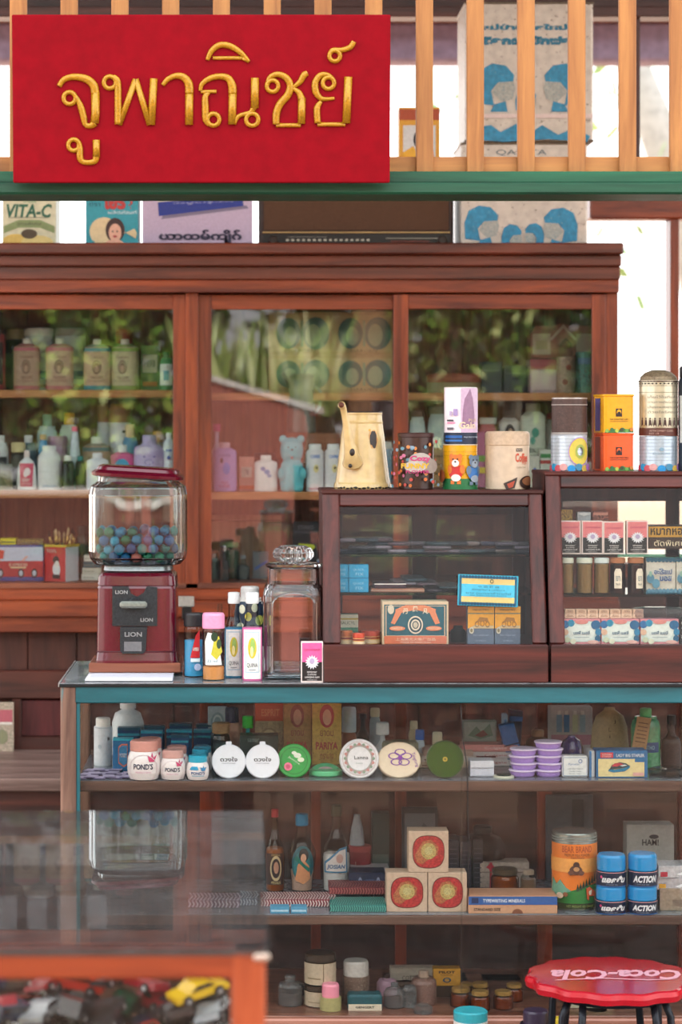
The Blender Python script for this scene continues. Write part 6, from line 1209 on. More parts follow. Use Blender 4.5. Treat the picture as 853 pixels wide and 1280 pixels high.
# dark box and blue boxes
K('toy_block', 'tilted bright blue cardboard box leaning on the pile right of the cord', 'box', 637, 656, 904, 4.72, S1 + .001, '#2a5f9c', .03, [('r', -1, .5, 1, .53, '#14203a')], roll=radians(-14))
K('toy_block', 'slim dark navy box standing behind the tilted blue box', 'box', 634, 650, 889, 4.79, S1, '#26304a', .03, [('r', -1, .8, 1, .9, '#3a6aa8')], roll=radians(4))
K('toy_block', 'pale blue slim box at the left of the tilted blue box', 'box', 629, 635, 893, 4.76, S1, '#9ab4cc', .03, [('r', -.5, .1, .5, .9, '#5a8ac0')])
B('scent_bottle', 'lying-looking tan and brown round bottle right of the blue box', 'bottle', 657, 688, 912, 4.80, S1, '#5a3424', '#a87a5c', 'round', (.5, .8))
# purple tins in two columns
PU = C('#a98ad0', .35, .08); PL2 = C('#ddd0ea', .35, .05)
def ptin(x, y, z, lab):
    t = thing('powder_pot', lab, 'tin', (x, y, z), group='stacked lilac tins')
    r = 17.5 / F * 4.59
    m = MB(); m.loft([(r * .78, 0), (r * .86, .003), (r * .93, .0105)], PU, n=72, rib=(30, .014)); m.obj('base', t)
    m = MB(); m.loft([(r * .99, .0105), (r, .0112), (r, .0128), (r * .96, .0135)], PL2, n=48); m.obj('lid', t); return t
p0_ = None; hN = ('bottom', 'second', 'third', 'fourth', 'top')
for cI, (pxc, nn) in enumerate(((654.5, 4), (686.5, 5))):
    for k in range(nn - (cI == 1 and 0)):
        if nn == 5 and k == 4 and False: continue
        lab = 'lilac ridged round tin, %s one of the %s column' % (hN[k] if k < nn - 1 else 'topmost', 'left' if cI == 0 else 'right')
        loc = (wx(pxc + (.8 if k % 2 else -.8), 4.59), 4.592, S1 + .0005 + k * .0137)
        if p0_ is None: p0_ = ptin(*loc, lab)
        else: dup(p0_, loc, lab)
K('pill_box', 'white square box with fine blue print beside the lilac tins', 'box', 703, 735.5, 945, 4.575, S1, C('#dcdedc', .4), .03, [('r', -.92, .06, .92, .94, '#8a9ab0'), ('r', -.88, .09, .88, .91, '#dfe2e0'), ('t', 'Parcetin', -.1, .62, .8, .1, '#5a7ab0'), ('t', 'LABORATORIES', 0, .4, 1.2, .05, '#6a6a70'), ('t', 'THAI 1964', 0, .28, .9, .05, '#6a6a70'), ('o', .4, .76, .15, .1, '#6a7ab0', .7), ('t', 'Reg. 421', 0, .17, .9, .04, '#6a6a70')], bev=.003)
B('cream_jar', 'dark violet faceted glass jar behind the white square box', 'jar', 699, 731, 919, 4.66, S1, C('#3c3468', .15, .3, coat=.5), None, 'lotion', n=8)
K('picture_carton', 'white carton printed with little bottles at the back of the upper shelf', 'carton', 688, 741, 884, 4.85, S1, '#c9c4c6', .04, [('r', -.95, .25, .95, .45, '#c98aa0')] + [('r', u, .5, u + .26, .85, c) for u, c in ((-.7, '#8ab0cc'), (-.35, '#4f8ac0'), (.05, '#d0d4b4'), (.4, '#a8c4d4'))] + [('r', u + .05, .85, u + .2, .93, '#e4e4e0') for u in (-.7, -.35, .05, .4)])
B('talc_bottle', 'broad beige flat talc bottle with faint vertical letters', 'bottle', 738, 787, 884, 4.76, S1, C('#a8946c', .4, .15), None, 'lotion', ry=.4, n=40, lab=[('t', 'J', .2, .75, .12, .07, '#5a4a34'), ('t', 'L', -.05, .62, .12, .07, '#5a4a34'), ('t', 'C', .2, .82, .1, .05, '#5a4a34'), ('t', 'i', -.05, .5, .06, .06, '#5a4a34')])
K('stapler_box', 'blue stapler box with yellow window reading LADY BIG STAPLER', 'box', 746, 810, 938.5, 4.57, S1, '#2a6a9c', .05, [('r', -.93, .04, .87, .7, '#e0cf98'), ('r', .5, .58, .87, .72, '#2a6a9c'), ('r', -.85, .74, -.35, .94, '#c83a4a'), ('t', 'KENSIN', -.6, .87, .36, .07, '#f0d8d4'), ('t', 'STAPLER', -.6, .79, .36, .06, '#f0d8d4'), ('t', 'LADY BIG STAPLER', .32, .83, 1.1, .12, '#d4dce4', {'bold': .02}), ('p', [(-.55, .25), (-.35, .2), (.1, .24), (.3, .38), (.3, .46), (.05, .36), (-.3, .3), (-.5, .34)], '#2a7a9c'), ('p', [(-.5, .3), (-.4, .48), (-.1, .58), (.15, .54), (.3, .44), (.0, .36)], '#34444a'), ('p', [(-.42, .42), (-.3, .54), (-.1, .56), (.05, .5), (-.2, .42)], '#b8404a'), ('p', [(-.1, .46), (.1, .5), (.2, .46), (0, .42)], '#c9d4d4'), ('r', .42, .08, .84, .2, '#d9a4a0')])
K('carton', 'thin white carton with blue edge left of the stapler box', 'carton', 737, 744, 939, 4.58, S1, '#ccd0d4', .05, [('r', -1, 0, -.2, 1, '#3a7ab0')])
B('cologne_bottle', 'tall green glass bottle with green cap and brown neck tag', 'bottle', 789, 826, 885, 4.72, S1, C('#4f9a6c', .2, .2, coat=.4), '#5fc07a', 'sjar', (.4, .86), ry=.7, lab=[('r', -.8, .3, .8, .5, '#244a7a'), ('t', 'MENTHO', 0, .4, 1.0, .08, '#8ab8c0')])
K('neck_tag', 'brown paper tag with writing hanging on the green bottle', 'tag', 790, 808, 896, 4.68, wz(936, 4.68), '#a8845c', .001, [('r', -.7, .2 + .12 * k, .7, .23 + .12 * k, '#6a4a34') for k in range(6)], roll=radians(10))
B('essence_bottle', 'dark brown textured bottle near the right edge of the upper shelf', 'bottle', 827, 852, 894, 4.72, S1, C('#3c2720', .4, .4, scale=60, spots=('#7a5a4a', .6)), '#2c1c18', 'flask', (.45, .84), ry=.7)
B('glass_dish', 'small clear glass dish with paper in it at the right edge of the upper shelf', 'dish', 812, 858, 958, 4.60, S1, thin_glass('#dfe4e4', 1.5, edge='#8a9494'), None, 'round')
K('carton', 'beige blank carton at the right edge of the upper shelf', 'carton', 856, 900, 886, 4.80, S1, '#a8784c', .04, [('t', '4', -.8, .8, .2, .1, '#e4e0d4')])
# hanging cord at the seam of the front panes
t = MB(); t.tube([(wx(576 + dx, 4.507), 4.507, wz(py, 4.507)) for dx, py in ((0, 881), (1.5, 900), (3, 925), (7, 950), (9, 985), (9, 1010), (10, 1050), (9.5, 1090), (10, 1120))], .0011, C('#1a1614', .5))
o = t.obj('cord'); tag(o, 'thin black cord hanging down at the seam of the showcase front panes', 'cord')

# ================================================================ lower shelf
z2_ = S2
AM = thin_glass('#e9d0a4', 1.5, edge='#7a5a34')
B('sauce_bottle', 'amber glass bottle with red cap and oval portrait label, left on the lower shelf', 'bottle', 331.5, 356, 1011, 4.77, S2, thin_glass('#e8d8c0', 1.5, edge='#8a6a48'), '#b5202c', 'wine', (.36, .91), fill=('#a8642c', .58),
  lab=[('r', -1.0, .1, 1.0, .52, '#3a2018'), ('d', .1, .32, .6, .17, '#c9b48c'), ('d', .1, .32, .45, .13, '#2a1c1c'), ('d', .12, .33, .25, .08, '#b98a72'), ('t', 'MEKHALA', .1, .13, .9, .04, '#d9c48c'), ('t', 'ORIGINAL', .1, .5, .9, .03, '#c9a86c')])
B('cologne_bottle', 'curved glass bottle with teal cap and picture of a lady in green', 'bottle', 360, 395, 1017, 4.77, S2, CL, '#1f86b4', 'lady', (.45, .86), ry=.75, fill=('#d6a894', .32),
  lab=[('d', .05, .42, .78, .28, '#16606c'), ('d', .0, .4, .6, .22, '#2f7f86'), ('p', [(-.5, .18), (-.3, .42), (.1, .5), (.5, .4), (.6, .2), (.1, .12)], '#d9986c'), ('d', .12, .56, .34, .1, '#141c20'), ('d', .1, .52, .2, .065, '#d8a88a'), ('p', [(-.6, .5), (-.2, .44), (.2, .36), (.5, .3), (.55, .36), (.1, .44), (-.4, .56)], '#1c7a6c')])
B('cologne_bottle', 'clear glass bottle of white lotion with olive cap and blue framed label', 'bottle', 403, 438.5, 1006, 4.77, S2, CL, C('#4a4632', .4), 'wine', (.37, .88), ry=.8, fill=('#e4dcdc', .5),
  lab=[('p', [(-.85, .26), (-.85, .4), (.2, .58), (.7, .6), (.75, .26)], '#3f7fa6'), ('p', [(-.77, .28), (-.77, .38), (.2, .55), (.62, .57), (.66, .28)], '#d9d4d2'), ('t', 'JOSIAN', -.05, .335, 1.3, .07, '#2a6a9c', {'bold': .03, 'shear': .2}), ('d', .2, .45, .25, .06, '#c9a49a')])
def chevron(n, c): return sum([[('p', [(-1 + 2 * k / n, .02), (-1 + 2 * (k + .45) / n, .02), (-1 + 2 * (k + .9) / n, .5), (-1 + 2 * (k + .45) / n, .98), (-1 + 2 * k / n, .98), (-1 + 2 * (k + .45) / n, .5)], c)] for k in range(n)], [])
for i, (a, b, D_, z_k, c1, c2, w, n) in enumerate(((235, 300, 4.60, 0, '#7a5a74', '#c9bccc', 'mauve', 14), (300, 322, 4.62, 0, '#5a6a84', '#c0ccd8', 'slate', 6), (326, 419, 4.61, 0, '#8a3440', '#d8c0bc', 'maroon', 26), (412, 487, 4.66, 1, '#7a2c34', '#a8605c', 'dark red', 22), (413, 483, 4.56, 0, '#1f6a64', '#5aa094', 'green', 24))):
    x = wx((a + b) / 2, D_); hw = (b - a) / 2 / F * D_; H = .013
    t = thing('comb_packet', 'flat %s packet with slanted stripe pattern lying on the lower shelf' % w, 'packet', (x, D_ + .04, S2 + .0005 + .014 * z_k))
    m = MB(); m.box(0, 0, 0, 2 * hw, .08, H, C(c1, .5), .001); draw(m, flat(-.04), hw, H, chevron(n, c2)); 
    Sx = lambda u, v, e: (u, v, H + e)
    for k in range(n):
        u0 = -hw + 2 * hw * k / n; m.p_poly(Sx, [(u0, -.038), (u0 + hw / n, -.038), (u0 + hw / n + .006, .0), (u0 + hw / n, .038), (u0, .038), (u0 + .006, 0)], C(c2), .0004)
    m.obj('box', t)
for i, (a, b, w) in enumerate(((338, 362, 'left'), (364, 384, 'right'))):
    K('razor_packet', 'small light blue packet at the front edge of the lower shelf, %s one' % w, 'packet', a, b, 1134, 4.545, S2, '#4f92b4', .03, [('r', -.9, .3, .9, .6, '#a8cadc')], group='light blue packets')
K('paper_pile', 'pile of white paper slips behind the white lotion bottle', 'paper', 436, 487, 1086, 4.80, S2, C('#c0bcc0', .6, .1), .08, [('r', -1, .2 + .2 * k, 1, .24 + .2 * k, '#8a868c') for k in range(4)])
K('cassette_box', 'navy cassette-like box with pale rings lying by the lotion bottle', 'box', 437, 482, 1091, 4.73, S2, '#26304c', .06, [('o', -.4, .5, .12, .3, '#8a94b0', .6), ('o', .6, .5, .12, .3, '#8a94b0', .6), ('r', -.1, .3, .4, .7, '#4a5678')])
for i, (a, b, w) in enumerate(((453, 466, 'left'), (468, 482, 'right'))):
    t = thing('lighter', 'small chrome lighter lying at the front of the lower shelf, %s one' % w, 'lighter', (wx((a + b) / 2, 4.70), 4.70, S2), group='chrome lighters')
    m = MB(); m.box(0, 0, 0, .0205, .03, .008, C('#9aa0a6', .2, .2, metal=.9), .002); m.obj('case', t)
    m = MB(); m.box(0, -.006, .0078, .016, .008, .002, C('#4a4e54', .3, metal=.7), .0006); m.obj('lid', t)
B('tin_can', 'red round tin with pale script behind the lotion bottle', 'tin', 436, 464, 1056, 4.86, S2, '#8a2430', '#a03a40', 'can', (1.03, .85), capname='lid', lab=[('t', 'Lux', 0, .55, .9, .3, '#c9a8a0'), ('r', -1, .2, 1, .26, '#c9a8a0')])
B('nozzle_bottle', 'grey-white cone-shaped bottle on the red tin', 'bottle', 437, 456, 1018, 4.86, wz(1056, 4.86) + .0005, '#9aa0a8', None, 'cone')
K('dark_box', 'dark green box beside the red tin at the back', 'box', 465, 487, 1016, 4.86, S2, '#2c3a38', .03, [('r', -.9, .1, .9, .4, '#4a5a54')])
# three fruit-crate boxes
def redbox(label, a, b, yt, D_, z0):
    return K('fruit_box', label, 'box', a, b, yt, D_, z0, C('#bfa58e', .6, .12), .05, [('p', [(cos(t_) ** 1 * .80 * (1 + .1 * sin(2 * t_) ** 2), .5 + .40 * sin(t_) * (1 + .1 * sin(2 * t_) ** 2)) for t_ in [2 * pi * k / 40 for k in range(40)]], '#6a3028'),
       ('p', [(cos(t_) * .76 * (1 + .1 * sin(2 * t_) ** 2), .5 + .38 * sin(t_) * (1 + .1 * sin(2 * t_) ** 2)) for t_ in [2 * pi * k / 40 for k in range(40)]], C('#a82c2a', .5, .35, scale=50)),
       ('p', [(-.7, .42), (-.3, .75), (.1, .8), (.5, .62), (.45, .42), (.0, .32), (-.3, .2), (-.6, .25)], C('#a8603c', .6, .4, scale=60)), ('d', .0, .52, .38, .2, C('#b39a5c', .6, .4, scale=80, spots=('#7a5c38', .56))), ('d', .0, .53, .2, .1, C('#c0b278', .6, .4, scale=90, spots=('#6a5a3a', .55)))], group='round-picture fruit boxes')
redbox('cream box with red and yellow fruit picture, lower left of the three', 483.5, 534.5, 1091, 4.56, S2)
redbox('cream box with red and yellow fruit picture, lower right of the three', 535.5, 584, 1091, 4.56, S2)
redbox('cream box with red and yellow fruit picture, on top of the other two', 511, 561, 1039, 4.56, wz(1091, 4.56) + .0005)
K('framed_sketch', 'small dark framed sketch leaning at the back of the lower shelf', 'frame', 503, 548, 1010, 4.84, S2, '#26242a', .012, [('r', -.85, .1, .85, .92, '#5a5c62'), ('p', [(-.7, .3), (.2, .8), (.4, .75), (-.5, .2)], '#3a3c44'), ('p', [(-.3, .2), (.6, .6), (.7, .5), (-.1, .12)], '#7a7c84')], tilt=radians(-4))
for i, (a, b, yt, c) in enumerate(((560, 574, 1050, '#2c2c36'), (575, 590, 1052, '#34323c'), (591, 604, 1049, '#2a2a30'))):
    K('notebook', 'dark upright notebook behind the fruit boxes, %s of three' % ('left', 'middle', 'right')[i], 'book', a, b, yt, 4.80, S2, c, .07, [('r', -.7, .1 + .1 * k, .7, .12 + .1 * k, '#4c4a56') for k in range(8)], group='dark notebooks')
B('round_bottle', 'large dark round bottle with wide black cap at the back', 'bottle', 575, 632, 1032, 4.86, S2, C('#30201c', .25, .3, coat=.3), '#1c1416', 'round', (.42, .88))
K('typewriter_box', 'flat tan and blue box lettered TYPEWRITING MINERALS on the lower shelf edge', 'box', 586, 697, 1120, 4.545, S2, '#b98a6c', .08, [('r', -1, .5, 1, .97, '#2f5a9c'), ('r', -1, .02, 1, .46, '#c09474'), ('t', 'TYPEWRITING MINERALS', -.2, .73, .95, .2, '#d9e0ea', {'bold': .02}), ('r', -.93, .6, -.78, .9, '#1a2c5a'), ('t', 'STANDARD SIZE', -.58, .24, .6, .16, '#4a342a', {'bold': .02}), ('d', .1, .02, .12, .25, '#7a4a34')])
B('honey_jar', 'squat jar of dark amber honey behind the typewriter box', 'jar', 614, 649, 1085, 4.72, S2, AM, '#5a4a34', 'sjar', (.9, .8), fill=('#a8641c', .95), capname='lid')
B('cork_bottle', 'little clear bottle with cork-coloured contents right of the honey jar', 'bottle', 651, 671, 1087, 4.70, S2, CL, '#b0a08c', 'sjar', (.7, .84), fill=('#8a6448', .8))
K('gift_box', 'pale flat box with red ribbon bow at the back of the lower shelf', 'box', 600, 662, 1078, 4.80, S2, C('#b9a89c', .6, .2), .05, [('r', -.6, 0, -.5, 1, '#b02c3a'), ('p', [(-.75, .8), (-.55, 1), (-.4, .8), (-.55, .7)], '#c03a4a'), ('r', -1, .6, 1, .63, '#8a7468')])
B('milk_can', 'orange can with silver rim, mountain meadow and cow picture', 'can', 690.5, 746.5, 1038, 4.61, S2, C('#9aa4a0', .25, .2, metal=.7), None, 'can', n=56, bands=[(.025, .865, C('#e07a2c', .35, .1, scale=8)), (.90, .915, '#7a8684'), (.935, .95, '#7a8684')],
  lab=[('t', 'BEAR BRAND', .0, .80, 1.4, .085, '#a8481c', {'bold': .02}), ('t', 'PREMIUM MILK POWDER', 0, .725, 1.15, .035, '#5a2c18'), ('t', 'SWEETENED', 0, .69, .6, .025, '#5a2c18'), ('r', -1.9, .5, 1.9, .68, '#e8a050'), ('p', [(-1.5, .2), (-1.3, .42), (-1.0, .34), (-.8, .4), (-.5, .3), (0, .22), (0, .12), (-1.5, .12)], '#6aa088'), ('p', [(-1.5, .03), (-1.5, .14), (-.8, .2), (-.2, .27), (.4, .33), (1.0, .34), (1.6, .36), (1.6, .03)], '#2a7a34'), ('r', -2.0, .025, 2.0, .1, '#2a3a1c')] +
  [('p', [(u - .07, .26 + .02 * k), (u, .36 + .022 * k), (u + .07, .26 + .02 * k)], '#1c3a20') for k, u in enumerate((.0, .12, .25, .38, .52, .66, .8, .95))] +
  [('d', -.08, .535, .26, .06, '#5a3a2c'), ('d', -.06, .6, .13, .045, '#4c3024'), ('d', -.28, .5, .12, .03, '#6a4434'), ('d', .14, .5, .12, .03, '#6a4434'), ('d', -.06, .55, .12, .03, '#b98a5c'), ('p', [(.38, .16), (.34, .3), (.5, .32), (.82, .24), (.82, .14), (.76, .14), (.74, .19), (.48, .2), (.46, .14)], '#c9562c'), ('p', [(.46, .26), (.6, .28), (.6, .21), (.48, .21)], '#e6d4b4'), ('d', -.75, .2, .16, .04, '#d0c0a8'), ('d', -.5, .22, .1, .03, '#8a5a3a'), ('t', 'NET WEIGHT 400 GRAMS', .1, .07, 1.1, .03, '#8a9a5a')])
AB = '#1f8fd0'
for i, (a, b, zz0, yt, txt, w) in enumerate(((745, 783, None, 1106, 'แอคชั่น', 'bottom left'), (746, 783, 1, 1067, 'แอคชั่น', 'top left'), (784, 822, None, 1106, 'ACTION', 'bottom right'), (785, 822, 1, 1066, 'ACTION', 'top right'))):
    D_ = 4.56; z0 = S2 if zz0 is None else wz(1106, D_) + .0005
    B('gel_pot', 'blue-capped pot with black lettered band, %s of the four in two stacks' % w, 'pot', a, b, yt, D_, z0, C('#10203c', .3, .1), C(AB, .25, .05, coat=.4), 'tube', (.97, .5), capname='lid', group='blue-capped gel pots', bands=[(.0, .06, '#2a6ab0'), (.90, .94, '#d8a8ac')],
      lab=[('t', txt, .05, .5, 1.75, .44, '#dfe2e6', {'bold': .05, 'shear': .25}), ('t', 'STYLING GEL', -.1, .17, .8, .08, '#8a9ab0')] + ([('d', -.85, .62, .1, .1, '#c84a7a')] if i < 2 else []))
K('pharmacy_box', 'grey-white upright box lettered HAM behind the blue-capped pots', 'box', 784, 843, 1031, 4.80, S2, C('#a8a8a4', .6, .1), .05, [('t', 'HAM!', .0, .72, .7, .1, '#2c2c30', {'bold': .02}), ('d', .15, .81, .2, .035, '#3c3c40')])
K('dark_box', 'dark blue upright board box behind the orange can', 'box', 683, 742, 994, 4.88, S2, C('#4c525c', .4, .3, scale=12), .01, [('r', .1, .3, .6, .95, '#2c2e34')])
for i, (yt, zz_, c, w) in enumerate(((1113, None, '#a89a88', 'lowest'), (1098, 1, '#c4c6cc', 'middle'), (1083, 2, '#cfd2d8', 'topmost'))):
    z0 = S2 + (0 if zz_ is None else .0005 + (wz(1113, 4.57) - S2) + .024 * (zz_ - 1))
    K('foil_box', 'silvery box, %s in the stack at the right end of the lower shelf' % w, 'box', 825 - 2 * i, 880, 0, 4.57, z0, C(c, .25, .2, metal=.4), .06, [('r', -.4, .2, .4, .5, '#7a6a5c')] if i == 0 else [('r', -.9, .1, -.6, .5, '#d9a03a' if i == 1 else '#b03040'), ('p', [(-.2, .3), (.6, .9), (.8, .8), (0, .2)], '#e4e8ec')], z1=z0 + (.044 if i == 0 else .0235), rz=radians((0, -4, 5)[i]))

# ================================================================ bottom of the showcase
z3_ = S3; HZ = lambda c='#e4e0dc': thin_glass(c, 1.5, edge='#a8a09a', haze=.12)
for k, (yt, w) in enumerate(((1229, 'lower'), (1190, 'upper'))):
    z0 = S3 if k == 0 else wz(1229, 4.60) + .0005
    B('cocoa_jar', 'cream-labelled jar with brown lid, %s of two stacked at the left' % w, 'jar', 381, 420, yt, 4.60, z0, thin_glass('#c9b090', 1.5, edge='#5a4434'), C('#3c2c20', .4), 'can', (1.0, .76), capname='lid', lab=[('r', -1.6, .05, 1.6, .95, '#b9a890'), ('r', .15, .05, .2, .95, '#7a6448'), ('r', -.9, .3, .0, .34, '#8a7858')], fill=('#9a8468', .95))
B('snuff_bottle', 'clear bottle of dark powder with stopper at the left bottom', 'bottle', 348, 378, 1219, 4.60, S3, HZ(), HZ(), 'sjar', (.45, .78), fill=(C('#3a2c28', .8, .5, scale=120), .6), capname='stopper')
B('snuff_bottle', 'second clear bottle of dark powder hidden behind the first at the left bottom', 'bottle', 362, 382, 1226, 4.68, S3, HZ('#a8a09c'), '#6a5c54', 'sjar', (.45, .8))
B('egg_pot', 'olive-gold glass pot with round pink top', 'pot', 400, 427, 1229, 4.56, S3, C('#a8a06c', .3, .1), C('#e88fa4', .3, .05), 'can', (.8, .5), capname='lid')
B('scent_bottle', 'amber bottle with salmon cap behind the pink-topped pot', 'bottle', 393, 412, 1224, 4.64, S3, thin_glass('#c9a878', 1.5, edge='#6a4a28'), '#e08a80', 'sjar', (.75, .72))
B('powder_jar', 'dusty jar with tall grey-white lid at the bottom of the showcase', 'jar', 428.5, 462, 1200, 4.61, S3, C('#6a5448', .4, .3, spots=('#8a7464', .55)), C('#b9b4ae', .4, .15), 'can', (.95, .66), capname='lid')
K('balm_box', 'teal box with cream front label lettered GENGERT', 'box', 435, 478, 1244, 4.55, S3, '#1a4f58', .04, [('r', -.97, .0, .97, .42, '#cfc4b0'), ('t', 'GENGERT', 0, .22, 1.1, .14, '#2a2420', {'bold': .03})], bev=.004)
B('ribbed_bottle', 'clear ribbed glass bottle right of the teal box', 'bottle', 480, 507, 1228, 4.58, S3, HZ(), HZ('#a8b0b0'), 'round', (.35, .84), rib=(18, .03))
B('scent_bottle', 'pale pink squat bottle with dark stopper in the second row', 'bottle', 471, 497, 1217, 4.68, S3, '#c9a0b4', '#4a3430', 'round', (.3, .8))
B('cork_bottle', 'speckled brown bottle with tan cork in the bottom row', 'bottle', 514, 546, 1213, 4.61, S3, C('#7a5a50', .4, .4, scale=80, spots=('#b09a90', .58)), '#9a8474', 'sjar', (.42, .8))
B('cork_bottle', 'slim clear speckled bottle left of the corked brown bottle', 'bottle', 503, 521, 1232, 4.58, S3, thin_glass('#b0a49c', 1.5, edge='#5a4c46', haze=.2), None, 'sjar')
B('vial', 'short clear glass vial at the very front of the showcase bottom', 'vial', 517, 541, 1255, 4.535, S3, HZ(), HZ(), 'sjar', (.6, .8))
K('bandage_box', 'long cream rolled carton lying behind the corked bottle', 'box', 488, 543, 1210, 4.80, wz(1231, 4.80), '#c4b8a8', .03, [('t', 'COTTON', .0, .4, .9, .3, '#7a6a5c')])
K('storage_box', 'dark flat box holding up the rolled carton and the yellow ink box', 'box', 484, 582, 0, 4.79, S3, '#2a1c1c', .07, [('r', -.9, .7, .9, .74, '#4a3430')], z1=wz(1232, 4.80))
K('ink_box', 'yellow ink box lettered PILOT with small round emblem', 'box', 542, 576, 1211, 4.66, S3, '#c08a2c', .03, [('t', 'PILOT', 0, .88, 1.2, .09, '#2a1c10', {'bold': .04}), ('t', 'FOUNTAIN INK', 0, .78, .9, .04, '#5a3c18'), ('d', 0, .6, .3, .09, '#3c4a5a'), ('d', 0, .6, .18, .055, '#b98a3c'), ('r', -1, 0, 1, .4, '#3a2410')])
GO = C('#b08a4c', .35, .2, metal=.5)
for i, (a, b, yt, D_) in enumerate(((563, 590, 1234, 4.59), (588, 613, 1238, 4.56), (617, 642, 1238, 4.57), (589, 612, 1228, 4.63), (632, 654, 1229, 4.63), (574, 592, 1228, 4.66))):
    B('preserve_jar', 'amber jar with ridged gold lid, %s in the cluster left of the stool' % ('front left', 'front middle', 'front right', 'rear middle', 'rear right', 'rear left')[i], 'jar', a, b, yt, D_, S3, thin_glass('#d9a868', 1.5, edge='#6a4420'), GO, 'sjar', (.85, .78), capname='lid', fill=('#a0702c', .85), group='gold-lidded amber jars', crib=(30, .02))
B('cream_jar', 'white jar with bright teal lid at the front of the showcase bottom', 'jar', 567, 610, 1262, 4.465, .3255, '#d6cfc8', C('#2f9aa4', .35), 'can', (1.0, .7), capname='lid')
K('slide_box', 'grey flat glass-topped box behind the amber jars', 'box', 606, 650, 1229, 4.80, S3, '#6a6c6c', .05, [('r', -.9, .8, .9, .9, '#a8acac')])
B('ink_bottle', 'squat violet-black bottle at the front beside the teal-lidded jar', 'bottle', 650, 690, 1262, 4.465, .3255, C('#2c2434', .2, coat=.4), C('#3c3044', .3), 'can', (.8, .6), capname='lid')
K('comic_box', 'pale green and yellow printed box under the red stool at the showcase bottom', 'box', 712, 768, 1250, 4.57, S3, '#b9b8a0', .04, [('r', -1, .7, 1, 1, '#c9c04a'), ('p', [(-.9, .7), (-.4, .9), (.1, .75), (.6, .95), (.9, .7)], '#5a9a5a'), ('t', 'WHITE', -.1, .4, 1.1, .16, '#7a7a80')])
B('jar', 'dark bottle with pale cap seen between the stool legs', 'bottle', 732, 760, 1262, 4.56, S3, '#5a3a34', '#8fa8b4', 'sjar', (.5, .8))
K('carton', 'tan carton at the right bottom of the showcase', 'carton', 790, 832, 1262, 4.62, S3, '#a87a54', .04, [('r', -.8, .3, .8, .5, '#c9a884')])
B('yellow_pot', 'small bright yellow pot at the front beside the stool', 'pot', 692, 711, 1272, 4.46, .3255, '#d9b82a', '#e0c030', 'can', (1.0, .6), capname='lid')
# front ledge jar
D_ = 4.47; t = None

# ================================================================ red stool
xs, ys, zs_ = wx(764, 4.27), 4.27, .5
t = thing('stool', 'red scalloped round stool with white cola lettering and dark metal legs', 'stool', (xs, ys, 0))
RD = C('#a80a20', .16, .08, coat=.8, scale=8); RW = C('#b80a20', .3, .1, spots=('#d9b9a0', .66), scale=30)
m = MB(); r = .152
m.loft([(r * .9, zs_ - .022), (r * .985, zs_ - .020), (r, zs_ - .010), (r * .985, zs_ - .002)], RW, n=192, rib=(14, .028), bot=True, top=False)
m.loft([(r * .985, zs_ - .002), (r * .95, zs_), (r * .5, zs_), (.001, zs_)], RD, n=192, rib=(14, .028), bot=False, top=False); m.obj('seat', t)
m = MB(); S = lambda u, v, e: (u, v, zs_ + e)
S.flat = True
PKc = C('#d8a0ac', .3, .1)
m.p_text(S, 'Coca', .030, -.008, .105, .062, PKc, .0005, bold=.05, shear=.35)
m.p_text(S, 'Cola', -.08, -.012, .09, .06, PKc, .0005, bold=.05, shear=.35)
m.v = [tuple(v) for v in m.v]
m2 = MB(); 
m2.p_text(S, 'Coca-Cola', 0.01, .0, .235, .075, PKc, .0005, bold=.035, shear=.4, flip=True); 
m2.p_poly(S, [(-.11, -.045), (-.02, -.032), (.06, -.045), (.12, -.035), (.06, -.038), (-.02, -.026), (-.1, -.038)], PKc, .0008)
m2.obj('lettering', t)
for k in range(4):
    a = pi / 4 + k * pi / 2; m = MB(); BKs = C('#1c222c', .35, .2, metal=.4)
    for s_ in (-.022, .022):
        ca, sa = cos(a), sin(a); ox, oy = -sa * s_, ca * s_
        m.tube([(ca * .10 + ox * .6, sa * .10 + oy * .6, zs_ - .02), (ca * .115 + ox, sa * .115 + oy, zs_ - .06), (ca * .15 + ox * .4, sa * .15 + oy * .4, .008)], .007, BKs)
    m.box(ca * .155, sa * .155, 0, .03, .03, .012, BKs, .004); m.obj('leg', t)
m = MB(); m.tube([(.125 * cos(a), .125 * sin(a), .16) for a in [2 * pi * k / 32 for k in range(32)]], .005, C('#1c222c', .35, metal=.4), closed=True); m.obj('foot_ring', t)
m = MB(); m.loft([(.11, zs_ - .035), (.12, zs_ - .021)], C('#1c222c', .35, metal=.4), n=32); m.obj('seat_ring', t)

